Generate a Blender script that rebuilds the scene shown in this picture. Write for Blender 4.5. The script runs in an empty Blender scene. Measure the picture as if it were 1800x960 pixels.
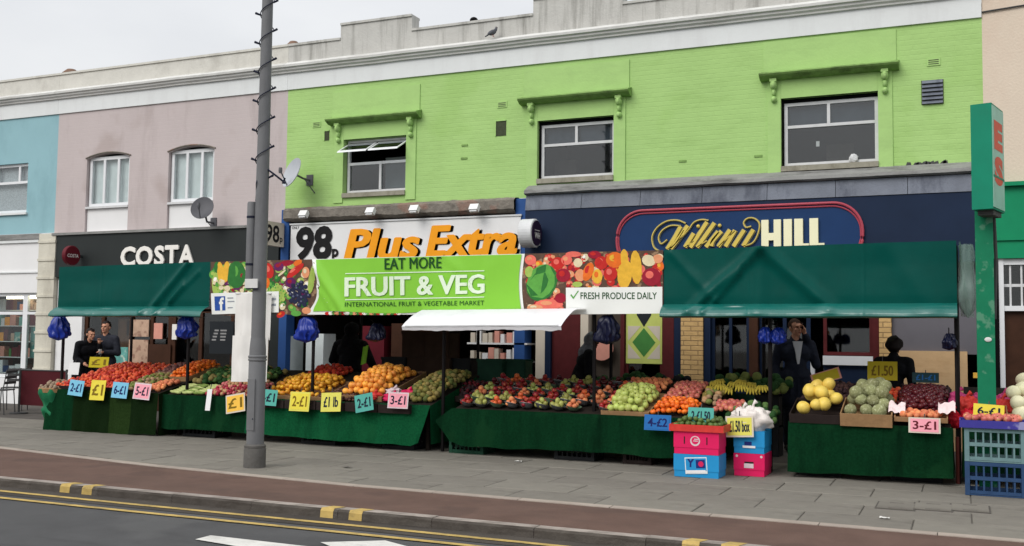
import bpy, math, random
from mathutils import Vector, Matrix, noise, Euler
random.seed(7)
sc = bpy.context.scene
col = sc.collection
R_ = math.radians
# ------------------------------------------------------------------ camera
EYE = Vector((0, 0, 1.48))
RT = Vector((0.91554155, 0.40203491, 0.01231301))
UP = Vector((0.01496129, -0.06463013, 0.99779713))
FW = Vector((-0.40194507, 0.9133405, 0.06518653))
cd = bpy.data.cameras.new('camera')
cd.sensor_width = 36.0
cd.lens = 36.0
cd.clip_end = 2000
cam = bpy.data.objects.new('camera', cd)
col.objects.link(cam)
cam.matrix_world = Matrix(((RT.x, UP.x, -FW.x, EYE.x), (RT.y, UP.y, -FW.y, EYE.y), (RT.z, UP.z, -FW.z, EYE.z), (0, 0, 0, 1)))
sc.camera = cam
# ------------------------------------------------------------------ overcast sky, soft sun, exposure
SUN_EL, SUN_AZ = 40, 200          # degrees; azimuth clockwise from +Y
w = bpy.data.worlds.new('World')
sc.world = w
w.use_nodes = True
nt = w.node_tree
nt.nodes.clear()
wo = nt.nodes.new('ShaderNodeOutputWorld')
bg = nt.nodes.new('ShaderNodeBackground')
sky = nt.nodes.new('ShaderNodeTexSky')
sky.sky_type = 'NISHITA'
sky.sun_disc = False
sky.sun_elevation = R_(SUN_EL)
sky.sun_rotation = R_(SUN_AZ)
sky.dust_density = 4
tc = nt.nodes.new('ShaderNodeTexCoord')
mp = nt.nodes.new('ShaderNodeMapping')
mp.inputs['Scale'].default_value = (1, 1, 2.6)
ns = nt.nodes.new('ShaderNodeTexNoise')
ns.inputs['Scale'].default_value = 2.2
ns.inputs['Detail'].default_value = 5
cr = nt.nodes.new('ShaderNodeValToRGB')
cr.color_ramp.elements[0].position = .32
cr.color_ramp.elements[0].color = (6.6, 6.75, 7.0, 1)
cr.color_ramp.elements[1].position = .68
cr.color_ramp.elements[1].color = (8.0, 8.1, 8.2, 1)
mx = nt.nodes.new('ShaderNodeMix')
mx.data_type = 'RGBA'
mx.inputs[0].default_value = .93
nt.links.new(tc.outputs['Generated'], mp.inputs['Vector'])
nt.links.new(mp.outputs['Vector'], ns.inputs['Vector'])
nt.links.new(ns.outputs['Fac'], cr.inputs['Fac'])
nt.links.new(sky.outputs['Color'], mx.inputs[6])
nt.links.new(cr.outputs['Color'], mx.inputs[7])
# overcast dome: brighter overhead than at the horizon, all the way round
sx_ = nt.nodes.new('ShaderNodeSeparateXYZ')
nt.links.new(tc.outputs['Generated'], sx_.inputs[0])
el = nt.nodes.new('ShaderNodeMath')
el.operation = 'MULTIPLY_ADD'
el.use_clamp = False
mxz = nt.nodes.new('ShaderNodeMath')
mxz.operation = 'MAXIMUM'
nt.links.new(sx_.outputs['Z'], mxz.inputs[0])
mxz.inputs[1].default_value = 0
nt.links.new(mxz.outputs[0], el.inputs[0])
el.inputs[1].default_value = .75
el.inputs[2].default_value = .8
sc_ = nt.nodes.new('ShaderNodeVectorMath')
sc_.operation = 'SCALE'
nt.links.new(mx.outputs[2], sc_.inputs[0])
nt.links.new(el.outputs[0], sc_.inputs['Scale'])
nt.links.new(sc_.outputs[0], bg.inputs['Color'])
bg.inputs['Strength'].default_value = .1
nt.links.new(bg.outputs['Background'], wo.inputs['Surface'])
sl = bpy.data.lights.new('sun', 'SUN')
sl.energy = 1.5
sl.angle = R_(35)
sl.color = (1, .97, .93)
so = bpy.data.objects.new('sun', sl)
col.objects.link(so)
sd = Vector((math.sin(R_(SUN_AZ)) * math.cos(R_(SUN_EL)), math.cos(R_(SUN_AZ)) * math.cos(R_(SUN_EL)), math.sin(R_(SUN_EL))))
so.rotation_euler = sd.to_track_quat('Z', 'Y').to_euler()
vs = sc.view_settings
vs.view_transform = 'Standard'
vs.look = 'None'
vs.exposure = 0.27
vs.gamma = 1
vs.use_curve_mapping = False
try:
    sc.cycles.max_bounces = 6
    sc.cycles.transparent_max_bounces = 8
    sc.cycles.sample_clamp_indirect = 4
except Exception:
    pass

# ------------------------------------------------------------------ helpers
def at(px, py, Y):
    """survey helper: the point at depth Y seen along a sight line of the survey photograph"""
    d = RT * (px - 900) - UP * (py - 480) + FW * 1800
    return EYE + d * (Y / d.y)

def gnd(px, py, z=0.0):
    d = RT * (px - 900) - UP * (py - 480) + FW * 1800
    return EYE + d * ((z - EYE.z) / d.z)

def lin(c):
    return tuple((v / 255 / 12.92 if v <= 10 else ((v / 255 + .055) / 1.055) ** 2.4) for v in c) + (1,)

MATS = {}
def M(name, c, rough=.7, var=.12, scale=6, bump=0, bscale=60, metal=0, spec=.14, rnd=0, stain=None, sscale=(3, 3, .4), samt=.5, coat=0, spots=None):
    """procedural material: base colour with noise variation, optional streaky stains, fine bump, per-object variation"""
    m = bpy.data.materials.new(name)
    MATS[name] = m
    m.use_nodes = True
    n = m.node_tree
    b = n.nodes['Principled BSDF']
    b.inputs['Roughness'].default_value = rough
    b.inputs['Metallic'].default_value = metal
    b.inputs['Specular IOR Level'].default_value = spec
    if coat:
        b.inputs['Coat Weight'].default_value = coat
        b.inputs['Coat Roughness'].default_value = .25
    base = lin(c)
    t = n.nodes.new('ShaderNodeTexCoord')
    nz = n.nodes.new('ShaderNodeTexNoise')
    nz.inputs['Scale'].default_value = scale
    nz.inputs['Detail'].default_value = 6
    nz.inputs['Roughness'].default_value = .65
    n.links.new(t.outputs['Object'], nz.inputs['Vector'])
    r = n.nodes.new('ShaderNodeValToRGB')
    r.color_ramp.elements[0].position = .3
    r.color_ramp.elements[1].position = .72
    r.color_ramp.elements[0].color = tuple(v * (1 - var) for v in base[:3]) + (1,)
    r.color_ramp.elements[1].color = tuple(min(1, v * (1 + var)) for v in base[:3]) + (1,)
    n.links.new(nz.outputs['Fac'], r.inputs['Fac'])
    out = r.outputs['Color']
    def mixin(fac, colr, src):
        k = n.nodes.new('ShaderNodeMix')
        k.data_type = 'RGBA'
        n.links.new(fac, k.inputs[0])
        n.links.new(src, k.inputs[6])
        k.inputs[7].default_value = lin(colr)
        return k.outputs[2]
    def ramp(src, a, bb, amt):
        q = n.nodes.new('ShaderNodeMapRange')
        q.inputs[1].default_value = a
        q.inputs[2].default_value = bb
        q.inputs[4].default_value = amt
        n.links.new(src, q.inputs[0])
        return q.outputs[0]
    if stain:
        mp = n.nodes.new('ShaderNodeMapping')
        mp.inputs['Scale'].default_value = sscale
        n.links.new(t.outputs['Object'], mp.inputs['Vector'])
        s2 = n.nodes.new('ShaderNodeTexNoise')
        s2.inputs['Scale'].default_value = 1
        s2.inputs['Detail'].default_value = 7
        s2.inputs['Roughness'].default_value = .7
        n.links.new(mp.outputs['Vector'], s2.inputs['Vector'])
        out = mixin(ramp(s2.outputs['Fac'], .5, .72, samt), stain, out)
    if spots:
        s3 = n.nodes.new('ShaderNodeTexNoise')
        s3.inputs['Scale'].default_value = spots[1]
        s3.inputs['Detail'].default_value = 3
        n.links.new(t.outputs['Object'], s3.inputs['Vector'])
        out = mixin(ramp(s3.outputs['Fac'], .56, .64, spots[2]), spots[0], out)
    if rnd:
        oi = n.nodes.new('ShaderNodeObjectInfo')
        hs = n.nodes.new('ShaderNodeHueSaturation')
        n.links.new(out, hs.inputs['Color'])
        mr = n.nodes.new('ShaderNodeMapRange')
        mr.inputs[3].default_value = 1 - rnd
        mr.inputs[4].default_value = 1 + rnd
        n.links.new(oi.outputs['Random'], mr.inputs[0])
        n.links.new(mr.outputs[0], hs.inputs['Value'])
        mh = n.nodes.new('ShaderNodeMath')
        mh.operation = 'MULTIPLY_ADD'
        n.links.new(oi.outputs['Random'], mh.inputs[0])
        mh.inputs[1].default_value = rnd * .09
        mh.inputs[2].default_value = .5 - rnd * .045
        n.links.new(mh.outputs[0], hs.inputs['Hue'])
        out = hs.outputs['Color']
    n.links.new(out, b.inputs['Base Color'])
    if bump:
        bz = n.nodes.new('ShaderNodeTexNoise')
        bz.inputs['Scale'].default_value = bscale
        bz.inputs['Detail'].default_value = 4
        n.links.new(t.outputs['Object'], bz.inputs['Vector'])
        bn = n.nodes.new('ShaderNodeBump')
        bn.inputs['Strength'].default_value = bump
        bn.inputs['Distance'].default_value = .02
        n.links.new(bz.outputs['Fac'], bn.inputs['Height'])
        n.links.new(bn.outputs['Normal'], b.inputs['Normal'])
    return m

def brick_bump(m, strength=.5, colour=None):
    """adds brick coursing relief (bricks here are about 7 px high, too small to build)"""
    n = m.node_tree
    b = n.nodes['Principled BSDF']
    t = n.nodes.new('ShaderNodeTexCoord')
    mp = n.nodes.new('ShaderNodeMapping')
    mp.inputs['Rotation'].default_value = (R_(-90), 0, 0)
    br = n.nodes.new('ShaderNodeTexBrick')
    br.inputs['Scale'].default_value = 1
    br.inputs['Brick Width'].default_value = .225
    br.inputs['Row Height'].default_value = .075
    br.inputs['Mortar Size'].default_value = .008
    br.inputs['Mortar Smooth'].default_value = .6
    n.links.new(t.outputs['Object'], mp.inputs['Vector'])
    n.links.new(mp.outputs['Vector'], br.inputs['Vector'])
    nz = n.nodes.new('ShaderNodeTexNoise')
    nz.inputs['Scale'].default_value = 14
    nz.inputs['Detail'].default_value = 4
    n.links.new(t.outputs['Object'], nz.inputs['Vector'])
    ad = n.nodes.new('ShaderNodeMath')
    ad.operation = 'MULTIPLY_ADD'
    n.links.new(br.outputs['Fac'], ad.inputs[0])
    ad.inputs[1].default_value = -.7
    n.links.new(nz.outputs['Fac'], ad.inputs[2])
    bn = n.nodes.new('ShaderNodeBump')
    bn.inputs['Strength'].default_value = strength
    bn.inputs['Distance'].default_value = .02
    n.links.new(ad.outputs[0], bn.inputs['Height'])
    n.links.new(bn.outputs['Normal'], b.inputs['Normal'])
    if colour:
        src = b.inputs['Base Color'].links[0].from_socket
        k = n.nodes.new('ShaderNodeMix')
        k.data_type = 'RGBA'
        n.links.new(br.outputs['Fac'], k.inputs[0])
        n.links.new(src, k.inputs[6])
        k.inputs[7].default_value = lin(colour)
        n.links.new(k.outputs[2], b.inputs['Base Color'])
    return m

def glass(name, tint=(.75, .8, .82), refl=.06):
    m = bpy.data.materials.new(name)
    MATS[name] = m
    m.use_nodes = True
    n = m.node_tree
    n.nodes.clear()
    o = n.nodes.new('ShaderNodeOutputMaterial')
    tr = n.nodes.new('ShaderNodeBsdfTransparent')
    tr.inputs['Color'].default_value = tint + (1,)
    gl = n.nodes.new('ShaderNodeBsdfGlossy')
    gl.inputs['Roughness'].default_value = .03
    lw = n.nodes.new('ShaderNodeLayerWeight')
    pw_ = n.nodes.new('ShaderNodeMath')
    pw_.operation = 'POWER'
    n.links.new(lw.outputs['Facing'], pw_.inputs[0])
    pw_.inputs[1].default_value = 4
    lw.inputs['Blend'].default_value = .5
    fr = n.nodes.new('ShaderNodeMath')
    fr.operation = 'MULTIPLY_ADD'
    n.links.new(pw_.outputs[0], fr.inputs[0])
    fr.inputs[1].default_value = .9
    fr.inputs[2].default_value = refl
    k = n.nodes.new('ShaderNodeMixShader')
    n.links.new(fr.outputs[0], k.inputs[0])
    n.links.new(tr.outputs[0], k.inputs[1])
    n.links.new(gl.outputs[0], k.inputs[2])
    n.links.new(k.outputs[0], o.inputs['Surface'])
    return m

def emit(name, c, s):
    m = M(name, c, .5)
    b = m.node_tree.nodes['Principled BSDF']
    b.inputs['Emission Color'].default_value = lin(c)
    b.inputs['Emission Strength'].default_value = s
    return m

class MB:
    def __init__(s):
        s.v, s.f, s.m = [], [], []
    def add(s, vs_, fs, mi=0):
        o = len(s.v)
        s.v += [tuple(p) for p in vs_]
        s.f += [tuple(i + o for i in q) for q in fs]
        s.m += [mi] * len(fs)
        return s
    def box(s, x0, x1, y0, y1, z0, z1, mi=0):
        return s.add([(x, y, z) for z in (z0, z1) for y in (y0, y1) for x in (x0, x1)],
                     [(0, 2, 3, 1), (4, 5, 7, 6), (0, 1, 5, 4), (2, 6, 7, 3), (0, 4, 6, 2), (1, 3, 7, 5)], mi)
    def obox(s, c, size, rot=(0, 0, 0), mi=0):
        e = Euler(rot).to_matrix()
        c = Vector(c)
        hx, hy, hz = (k / 2 for k in size)
        return s.add([c + e @ Vector((x * hx, y * hy, z * hz)) for z in (-1, 1) for y in (-1, 1) for x in (-1, 1)],
                     [(0, 2, 3, 1), (4, 5, 7, 6), (0, 1, 5, 4), (2, 6, 7, 3), (0, 4, 6, 2), (1, 3, 7, 5)], mi)
    def bar(s, a, b, t, mi=0, h=None):
        a, b = Vector(a), Vector(b)
        d = b - a
        q = d.to_track_quat('Z', 'Y').to_matrix()
        h = h or t
        vs_ = []
        for e in (a, b):
            for x, y in ((-1, -1), (1, -1), (1, 1), (-1, 1)):
                vs_.append(e + q @ Vector((x * t / 2, y * h / 2, 0)))
        return s.add(vs_, [(3, 2, 1, 0), (4, 5, 6, 7), (0, 1, 5, 4), (1, 2, 6, 5), (2, 3, 7, 6), (3, 0, 4, 7)], mi)
    def tube(s, pts, r, n=8, mi=0, caps=True):
        pts = [Vector(p) for p in pts]
        rs = r if isinstance(r, (list, tuple)) else [r] * len(pts)
        vs_, fs = [], []
        for i, p in enumerate(pts):
            d = (pts[min(i + 1, len(pts) - 1)] - pts[max(i - 1, 0)])
            if d.length < 1e-9:
                d = Vector((0, 0, 1))
            d.normalize()
            a = d.cross(Vector((0, 0, 1)))
            if a.length < .05:
                a = d.cross(Vector((1, 0, 0)))
            a.normalize()
            b = a.cross(d)
            for k in range(n):
                t = 2 * math.pi * k / n
                vs_.append(p + (a * math.cos(t) + b * math.sin(t)) * rs[i])
        for i in range(len(pts) - 1):
            for k in range(n):
                k2 = (k + 1) % n
                fs.append((i * n + k, i * n + k2, (i + 1) * n + k2, (i + 1) * n + k))
        if caps:
            fs.append(tuple(range(n))[::-1])
            fs.append(tuple((len(pts) - 1) * n + k for k in range(n)))
        return s.add(vs_, fs, mi)
    def lathe(s, prof, c=(0, 0, 0), n=16, mi=0, axis='Z'):
        """prof: (radius, height) pairs"""
        c = Vector(c)
        vs_, fs = [], []
        for r, h in prof:
            for k in range(n):
                t = 2 * math.pi * k / n
                x, y = r * math.cos(t), r * math.sin(t)
                p = {'Z': (x, y, h), 'Y': (x, h, y), 'X': (h, x, y)}[axis]
                vs_.append(c + Vector(p))
        for i in range(len(prof) - 1):
            for k in range(n):
                k2 = (k + 1) % n
                fs.append((i * n + k, i * n + k2, (i + 1) * n + k2, (i + 1) * n + k))
        fs.append(tuple(range(n))[::-1])
        fs.append(tuple((len(prof) - 1) * n + k for k in range(n)))
        return s.add(vs_, fs, mi)
    def ball(s, c, r, nu=10, nv=7, mi=0, rot=None, wob=0):
        c = Vector(c)
        if not isinstance(r, (tuple, list)):
            r = (r, r, r)
        e = Euler(rot).to_matrix() if rot else Matrix.Identity(3)
        vs_ = [c + e @ Vector((0, 0, r[2]))]
        for j in range(1, nv):
            ph = math.pi * j / nv
            for i in range(nu):
                t = 2 * math.pi * i / nu
                q = Vector((math.sin(ph) * math.cos(t), math.sin(ph) * math.sin(t), math.cos(ph)))
                k = 1 + (wob * noise.noise(q * 1.7 + c * 9) if wob else 0)
                vs_.append(c + e @ Vector((q.x * r[0] * k, q.y * r[1] * k, q.z * r[2] * k)))
        vs_.append(c + e @ Vector((0, 0, -r[2])))
        fs = [(0, 1 + i, 1 + (i + 1) % nu) for i in range(nu)]
        for j in range(nv - 2):
            for i in range(nu):
                a = 1 + j * nu + i
                b = 1 + j * nu + (i + 1) % nu
                fs.append((a, a + nu, b + nu, b))
        l = len(vs_) - 1
        o = 1 + (nv - 2) * nu
        fs += [(l, o + (i + 1) % nu, o + i) for i in range(nu)]
        return s.add(vs_, fs, mi)
    def grid(s, fn, nu, nv, mi=0, flip=False):
        vs_ = [fn(i / nu, j / nv) for j in range(nv + 1) for i in range(nu + 1)]
        w_ = nu + 1
        fs = []
        for j in range(nv):
            for i in range(nu):
                q = (j * w_ + i, j * w_ + i + 1, (j + 1) * w_ + i + 1, (j + 1) * w_ + i)
                fs.append(q[::-1] if flip else q)
        return s.add(vs_, fs, mi)
    def prism(s, poly, y0, y1, mi=0):
        """polygon in XZ extruded along Y"""
        n = len(poly)
        vs_ = [(x, y0, z) for x, z in poly] + [(x, y1, z) for x, z in poly]
        fs = [tuple(range(n)), tuple(range(2 * n - 1, n - 1, -1))]
        fs += [(i, n + i, n + (i + 1) % n, (i + 1) % n) for i in range(n)]
        return s.add(vs_, fs, mi)
    def build(s, name, mats, parent=None, smooth=False, off=None, loc=None):
        me = bpy.data.meshes.new(name)
        o_ = Vector(off) if off is not None else (Vector(parent['_o']) if parent is not None and '_o' in parent else Vector((0, 0, 0)))
        me.from_pydata([tuple(Vector(p) - o_) for p in s.v], [], s.f)
        if not isinstance(mats, (list, tuple)):
            mats = [mats]
        for m in mats:
            me.materials.append(MATS[m] if isinstance(m, str) else m)
        if len(mats) > 1:
            me.polygons.foreach_set('material_index', s.m)
        if smooth:
            me.polygons.foreach_set('use_smooth', [True] * len(me.polygons))
        me.update()
        ob = bpy.data.objects.new(name, me)
        col.objects.link(ob)
        if parent is not None:
            ob.parent = parent
            if '_o' in parent:
                ob['_o'] = tuple(parent['_o'])
        if loc is not None:
            ob.location = loc
        elif off is not None and parent is None:
            ob.location = off
        return ob

def tag(o, label=None, cat=None, group=None, kind=None):
    for k, v in (('label', label), ('category', cat), ('group', group), ('kind', kind)):
        if v:
            o[k] = v
    return o

def thing(name, label, cat, loc=(0, 0, 0), group=None, local=False, rz=0):
    """an Empty at the thing's base; local=True: its parts are built in local coordinates"""
    o = bpy.data.objects.new(name, None)
    o.empty_display_size = .1
    col.objects.link(o)
    o.location = loc
    o.rotation_euler = (0, 0, rz)
    if not local:
        o['_o'] = tuple(loc)
    return tag(o, label, cat, group)

def copy_tree(o, parent=None):
    c = o.copy()
    col.objects.link(c)
    c.parent = parent
    for ch in list(o.children):
        copy_tree(ch, c)
    return c

def smart(o, angle=35):
    for p in o.data.polygons:
        p.use_smooth = True
    try:
        o.data.set_sharp_from_angle(angle=R_(angle))
    except Exception:
        pass
    return o

def text_geo(body, shear=0, offset=0, spacing=1.0):
    cu = bpy.data.curves.new('lettering', 'FONT')
    cu.body = body
    cu.shear = shear
    cu.offset = offset
    cu.space_character = spacing
    cu.resolution_u = 3
    cu.fill_mode = 'FRONT'
    ob = bpy.data.objects.new('lettering', cu)
    col.objects.link(ob)
    bpy.context.view_layer.update()
    me = bpy.data.meshes.new_from_object(ob.evaluated_get(bpy.context.evaluated_depsgraph_get()))
    vs_ = [(v.co.x, v.co.y) for v in me.vertices]
    fs = [tuple(p.vertices) for p in me.polygons]
    bpy.data.objects.remove(ob)
    bpy.data.curves.remove(cu)
    bpy.data.meshes.remove(me)
    x0 = min(p[0] for p in vs_); x1 = max(p[0] for p in vs_)
    y0 = min(p[1] for p in vs_); y1 = max(p[1] for p in vs_)
    return [((x - x0) / (x1 - x0), (y - y0) / (y1 - y0)) for x, y in vs_], fs

def text(mb, body, fn, mi=0, thick=0, bold=0, **kw):
    """fn(u, v, d) maps the unit box of the text to the surface; thick adds side walls"""
    vs_, fs = text_geo(body, **kw)
    if bold:      # heavier weight: the glyphs overprinted with small shifts
        f0, vs0, fs0 = fn, vs_, fs
        for k, (du, dv) in enumerate(((bold, 0), (-bold, 0), (0, bold * 1.5), (0, -bold * 1.5))):
            mb.add([f0(u + du, v + dv, max(0, thick - .0006 * (k + 1)) if thick else -.0003 * (k + 1)) for u, v in vs0], fs0, mi)
    mb.add([fn(u, v, thick) for u, v in vs_], fs, mi)
    if thick:
        edges = {}
        for q in fs:
            for i in range(len(q)):
                e = (q[i], q[(i + 1) % len(q)])
                if (e[1], e[0]) in edges:
                    del edges[(e[1], e[0])]
                else:
                    edges[e] = 1
        vv, ff = [], []
        for a, b in edges:
            o = len(vv)
            vv += [fn(*vs_[a], 0), fn(*vs_[b], 0), fn(*vs_[b], thick), fn(*vs_[a], thick)]
            ff.append((o, o + 1, o + 2, o + 3))
        mb.add(vv, ff, mi)

def flat(x0, x1, z0, z1, y):
    """text map for a board facing the street"""
    return lambda u, v, d: (x0 + (x1 - x0) * u, y - .004 - d, z0 + (z1 - z0) * v)

# ------------------------------------------------------------------ materials
M('asphalt', (84, 84, 85), .9, .14, 1.3, .5, 180, spec=.08, stain=(54, 54, 55), sscale=(.16, 1.1, 1), samt=.8, spots=((96, 96, 96), .9, .5))
M('gutter_asphalt', (74, 69, 64), .85, .2, 3, .4, 150, stain=(52, 48, 45), sscale=(.5, 4, 1), samt=.7)
M('red_tarmac', (106, 86, 78), .9, .14, 2.2, .6, 200, spec=.08, spots=((92, 76, 70), 1.3, .6), stain=(92, 78, 72), sscale=(.4, 1.4, 1), samt=.6)
M('slab', (122, 118, 110), .85, .1, 3, .35, 90, rnd=.07, stain=(92, 88, 82), sscale=(1.3, 1.9, 1), samt=.75, spots=((102, 97, 90), 1.1, .6))
M('joint', (106, 102, 96), .95, .2, 6)
M('pavement', (86, 82, 78), .9, .2, 2, .3, 60)
M('edging', (158, 147, 137), .85, .1, 3, .2, 60, rnd=.05, stain=(128, 117, 108), sscale=(2, 2, 1), samt=.6)
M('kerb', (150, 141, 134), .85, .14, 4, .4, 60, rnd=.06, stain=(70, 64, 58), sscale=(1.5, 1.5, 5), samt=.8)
M('kerb_face', (78, 73, 68), .9, .25, 5, .4, 60, rnd=.08, stain=(56, 50, 45), sscale=(2, 2, 6), samt=.8)  # front of the stones: grime, with shade also put into the darker colour
M('yellow_paint', (182, 156, 94), .8, .2, 9, .2, 90, stain=(104, 94, 74), sscale=(4, 9, 5), samt=.9)
M('white_paint', (205, 203, 198), .75, .1, 7, .2, 90, stain=(150, 148, 146), sscale=(5, 9, 3), samt=.6)
M('cover_iron', (112, 110, 107), .6, .15, 12, .5, 150, metal=.2)
brick_bump(M('green_wall', (166, 201, 126), .8, .06, .8, stain=(142, 176, 102), sscale=(1.1, 1, 4), samt=.5, spots=((152, 190, 108), .7, .5)), .27)
brick_bump(M('pink_wall', (190, 179, 178), .85, .05, .7, stain=(160, 148, 146), sscale=(1.4, 1, .3), samt=.7, spots=((170, 156, 152), .8, .6)), .12)
M('blue_wall', (144, 182, 190), .85, .05, .8, .1, 20, stain=(122, 158, 166), sscale=(.9, .9, .4), samt=.7)
M('peach_wall', (214, 199, 181), .8, .04, .7, .25, 30, stain=(200, 172, 154), sscale=(.9, .9, .4), samt=.4)
M('green_paint', (167, 202, 127), .8, .05, 3, .15, 30, stain=(144, 174, 112), sscale=(1.1, 1, 5), samt=.4)
M('hood_green', (128, 160, 92), .75, .2, 5, .2, 40, stain=(64, 76, 52), sscale=(3, 3, 6), samt=.8)
M('frieze', (219, 222, 222), .7, .03, 1.5, .08, 20, stain=(196, 196, 196), sscale=(1.5, 1.5, .3), samt=.5)
M('cornice', (208, 208, 205), .8, .06, 4, .2, 30, stain=(150, 148, 142), sscale=(.9, 3, 5), samt=.65)
M('parapet', (190, 189, 184), .9, .08, 3, .3, 30, stain=(112, 110, 104), sscale=(4.5, 4.5, .35), samt=.75)
M('parapet_pale', (206, 204, 196), .9, .07, 3, .3, 30, stain=(160, 156, 148), sscale=(1.2, 1.2, .8), samt=.6)
M('pvc', (222, 224, 226), .4, .04, 5)
M('grey_frame', (206, 207, 208), .45, .08, 8)
M('dark_frame', (74, 74, 74), .6, .1)
M('sill_stone', (150, 146, 132), .85, .14, 8, .3, 40, stain=(92, 86, 72), sscale=(4, 4, 2), samt=.7)
M('ledge_concrete', (126, 120, 112), .95, .25, 9, .6, 25, stain=(72, 66, 60), sscale=(3, 3, 6), samt=.8, spots=((150, 98, 80), 2.3, .35))
M('lead', (112, 117, 128), .55, .2, 2, .2, 30, stain=(46, 50, 66), sscale=(1.3, 1, .5), samt=1.0)
M('zinc_ledge', (138, 138, 136), .6, .12, 4, .2, 30, stain=(66, 64, 62), sscale=(1.5, 3, 8), samt=.8)
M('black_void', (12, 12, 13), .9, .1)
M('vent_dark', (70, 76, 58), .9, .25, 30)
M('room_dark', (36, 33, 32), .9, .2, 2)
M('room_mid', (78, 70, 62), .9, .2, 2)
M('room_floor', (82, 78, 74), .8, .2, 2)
M('curtain_pale', (214, 222, 222), .9, .08, 5)
M('lace', (176, 182, 186), .9, .3, 30)
glass('shop_glass', (.78, .82, .82))
M('blind_grey', (116, 122, 130), .9, .15, 5, stain=(80, 84, 92), sscale=(3, 3, .4), samt=.6)
M('cardbox_dim', (96, 84, 72), .9, .2, 6)
glass('upper_glass', (.66, .7, .72), .09)
glass('clear_glass', (.93, .95, .95))
M('navy_fascia', (26, 40, 64), .5, .12, 2, stain=(36, 48, 70), sscale=(2, 2, .4), samt=.4)
M('navy_lozenge', (28, 56, 98), .38, .06, 2)
M('neon_red', (172, 74, 88), .35, .05)
M('gold', (214, 190, 92), .4, .06)
M('gold_edge', (150, 148, 120), .4, .06)
M('cream_letter', (240, 236, 200), .45, .03)
M('costa_grey', (46, 50, 50), .5, .06, 2)
M('white_letter', (235, 232, 226), .4, .03)
M('maroon', (96, 28, 38), .45, .08)
M('maroon_wood', (84, 34, 36), .5, .15, 8)
M('sign_white', (226, 226, 226), .5, .04, 2)
M('sign_cream', (206, 196, 180), .5, .06, 3)
M('letter_black', (28, 27, 28), .5, .05)
M('letter_orange', (240, 158, 32), .5, .05)
M('blue_pier', (48, 84, 142), .6, .08, 3)
M('stone_pier', (204, 200, 186), .85, .08, 3, .3, 30, stain=(150, 144, 130), sscale=(2, 2, .6), samt=.5)
M('white_plaster', (226, 226, 226), .75, .03, 2)
brick_bump(M('yellow_brick', (205, 170, 116), .85, .12, 5, rnd=.0), .6, (150, 122, 88))
M('grey_shutter', (104, 102, 108), .6, .06, 3)
M('plywood', (206, 172, 130), .75, .1, 3, .1, 30, stain=(184, 142, 98), sscale=(1.2, 1, 7), samt=.6)
M('shop_green', (20, 134, 92), .5, .07, 3)
M('wood_dark', (66, 42, 30), .5, .2, 6)
M('wood_brown', (112, 74, 48), .55, .2, 6)
M('poster_tan', (188, 158, 136), .7, .16, 6, spots=((120, 80, 70), 7, .6))
M('poster_pink', (214, 150, 134), .7, .08, 6)
M('poster_lime', (196, 206, 112), .7, .08, 5)
M('poster_green', (72, 132, 66), .6, .1, 5)
M('poster_dark', (38, 42, 46), .6, .1)
M('poster_teal', (96, 158, 150), .7, .3, 7, spots=((210, 216, 200), 9, .7))
M('chalk', (150, 150, 150), .8, .2, 30)
emit('tube_light', (255, 236, 200), 9)

# ------------------------------------------------------------------ ground
YF = 15.8          # shop fronts
ROAD = -.08
def ggrid(x0, x1, y0, y1, z, nx=24, ny=6):
    return MB().grid(lambda u, v: (x0 + (x1 - x0) * u, y0 + (y1 - y0) * v, z), nx, ny)
tag(ggrid(-220, 220, -160, 320, -.16).build('ground', 'pavement'), kind='structure')
tag(ggrid(-120, 90, -4, 7.62, ROAD, 60, 8).build('road', 'asphalt'), kind='structure')
tag(ggrid(-120, 90, 7.22, 7.62, ROAD + .004, 60, 2).build('road_gutter', 'gutter_asphalt'), kind='structure')
KY = 7.73          # back of the kerb's front edge
kerb = tag(MB().box(-120, 90, KY - .1, KY - .003, -.16, -.03).build('kerb', 'joint'), kind='structure')
kmesh = None
for i in range(40):
    x = -26 + i * .915
    if kmesh is None:
        e = .018
        prof = [(-.135 - .012, -.14), (-.135, -e), (-.135 + e, 0), (.0, 0), (.0, -.14)]
        mb = MB()
        n = len(prof)
        mb.add([(0, y, z) for y, z in prof] + [(.908, y, z) for y, z in prof],
               [tuple(range(n)), tuple(range(2 * n - 1, n - 1, -1))] + [(k, n + k, n + (k + 1) % n, (k + 1) % n) for k in range(n)])
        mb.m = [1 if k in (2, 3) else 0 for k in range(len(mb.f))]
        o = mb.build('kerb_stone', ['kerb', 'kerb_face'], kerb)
        kmesh = o.data
    else:
        o = bpy.data.objects.new('kerb_stone', kmesh)
        col.objects.link(o)
        o.parent = kerb
    o.location = (x, KY + random.uniform(-.003, .003), random.uniform(-.003, .003))
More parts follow.
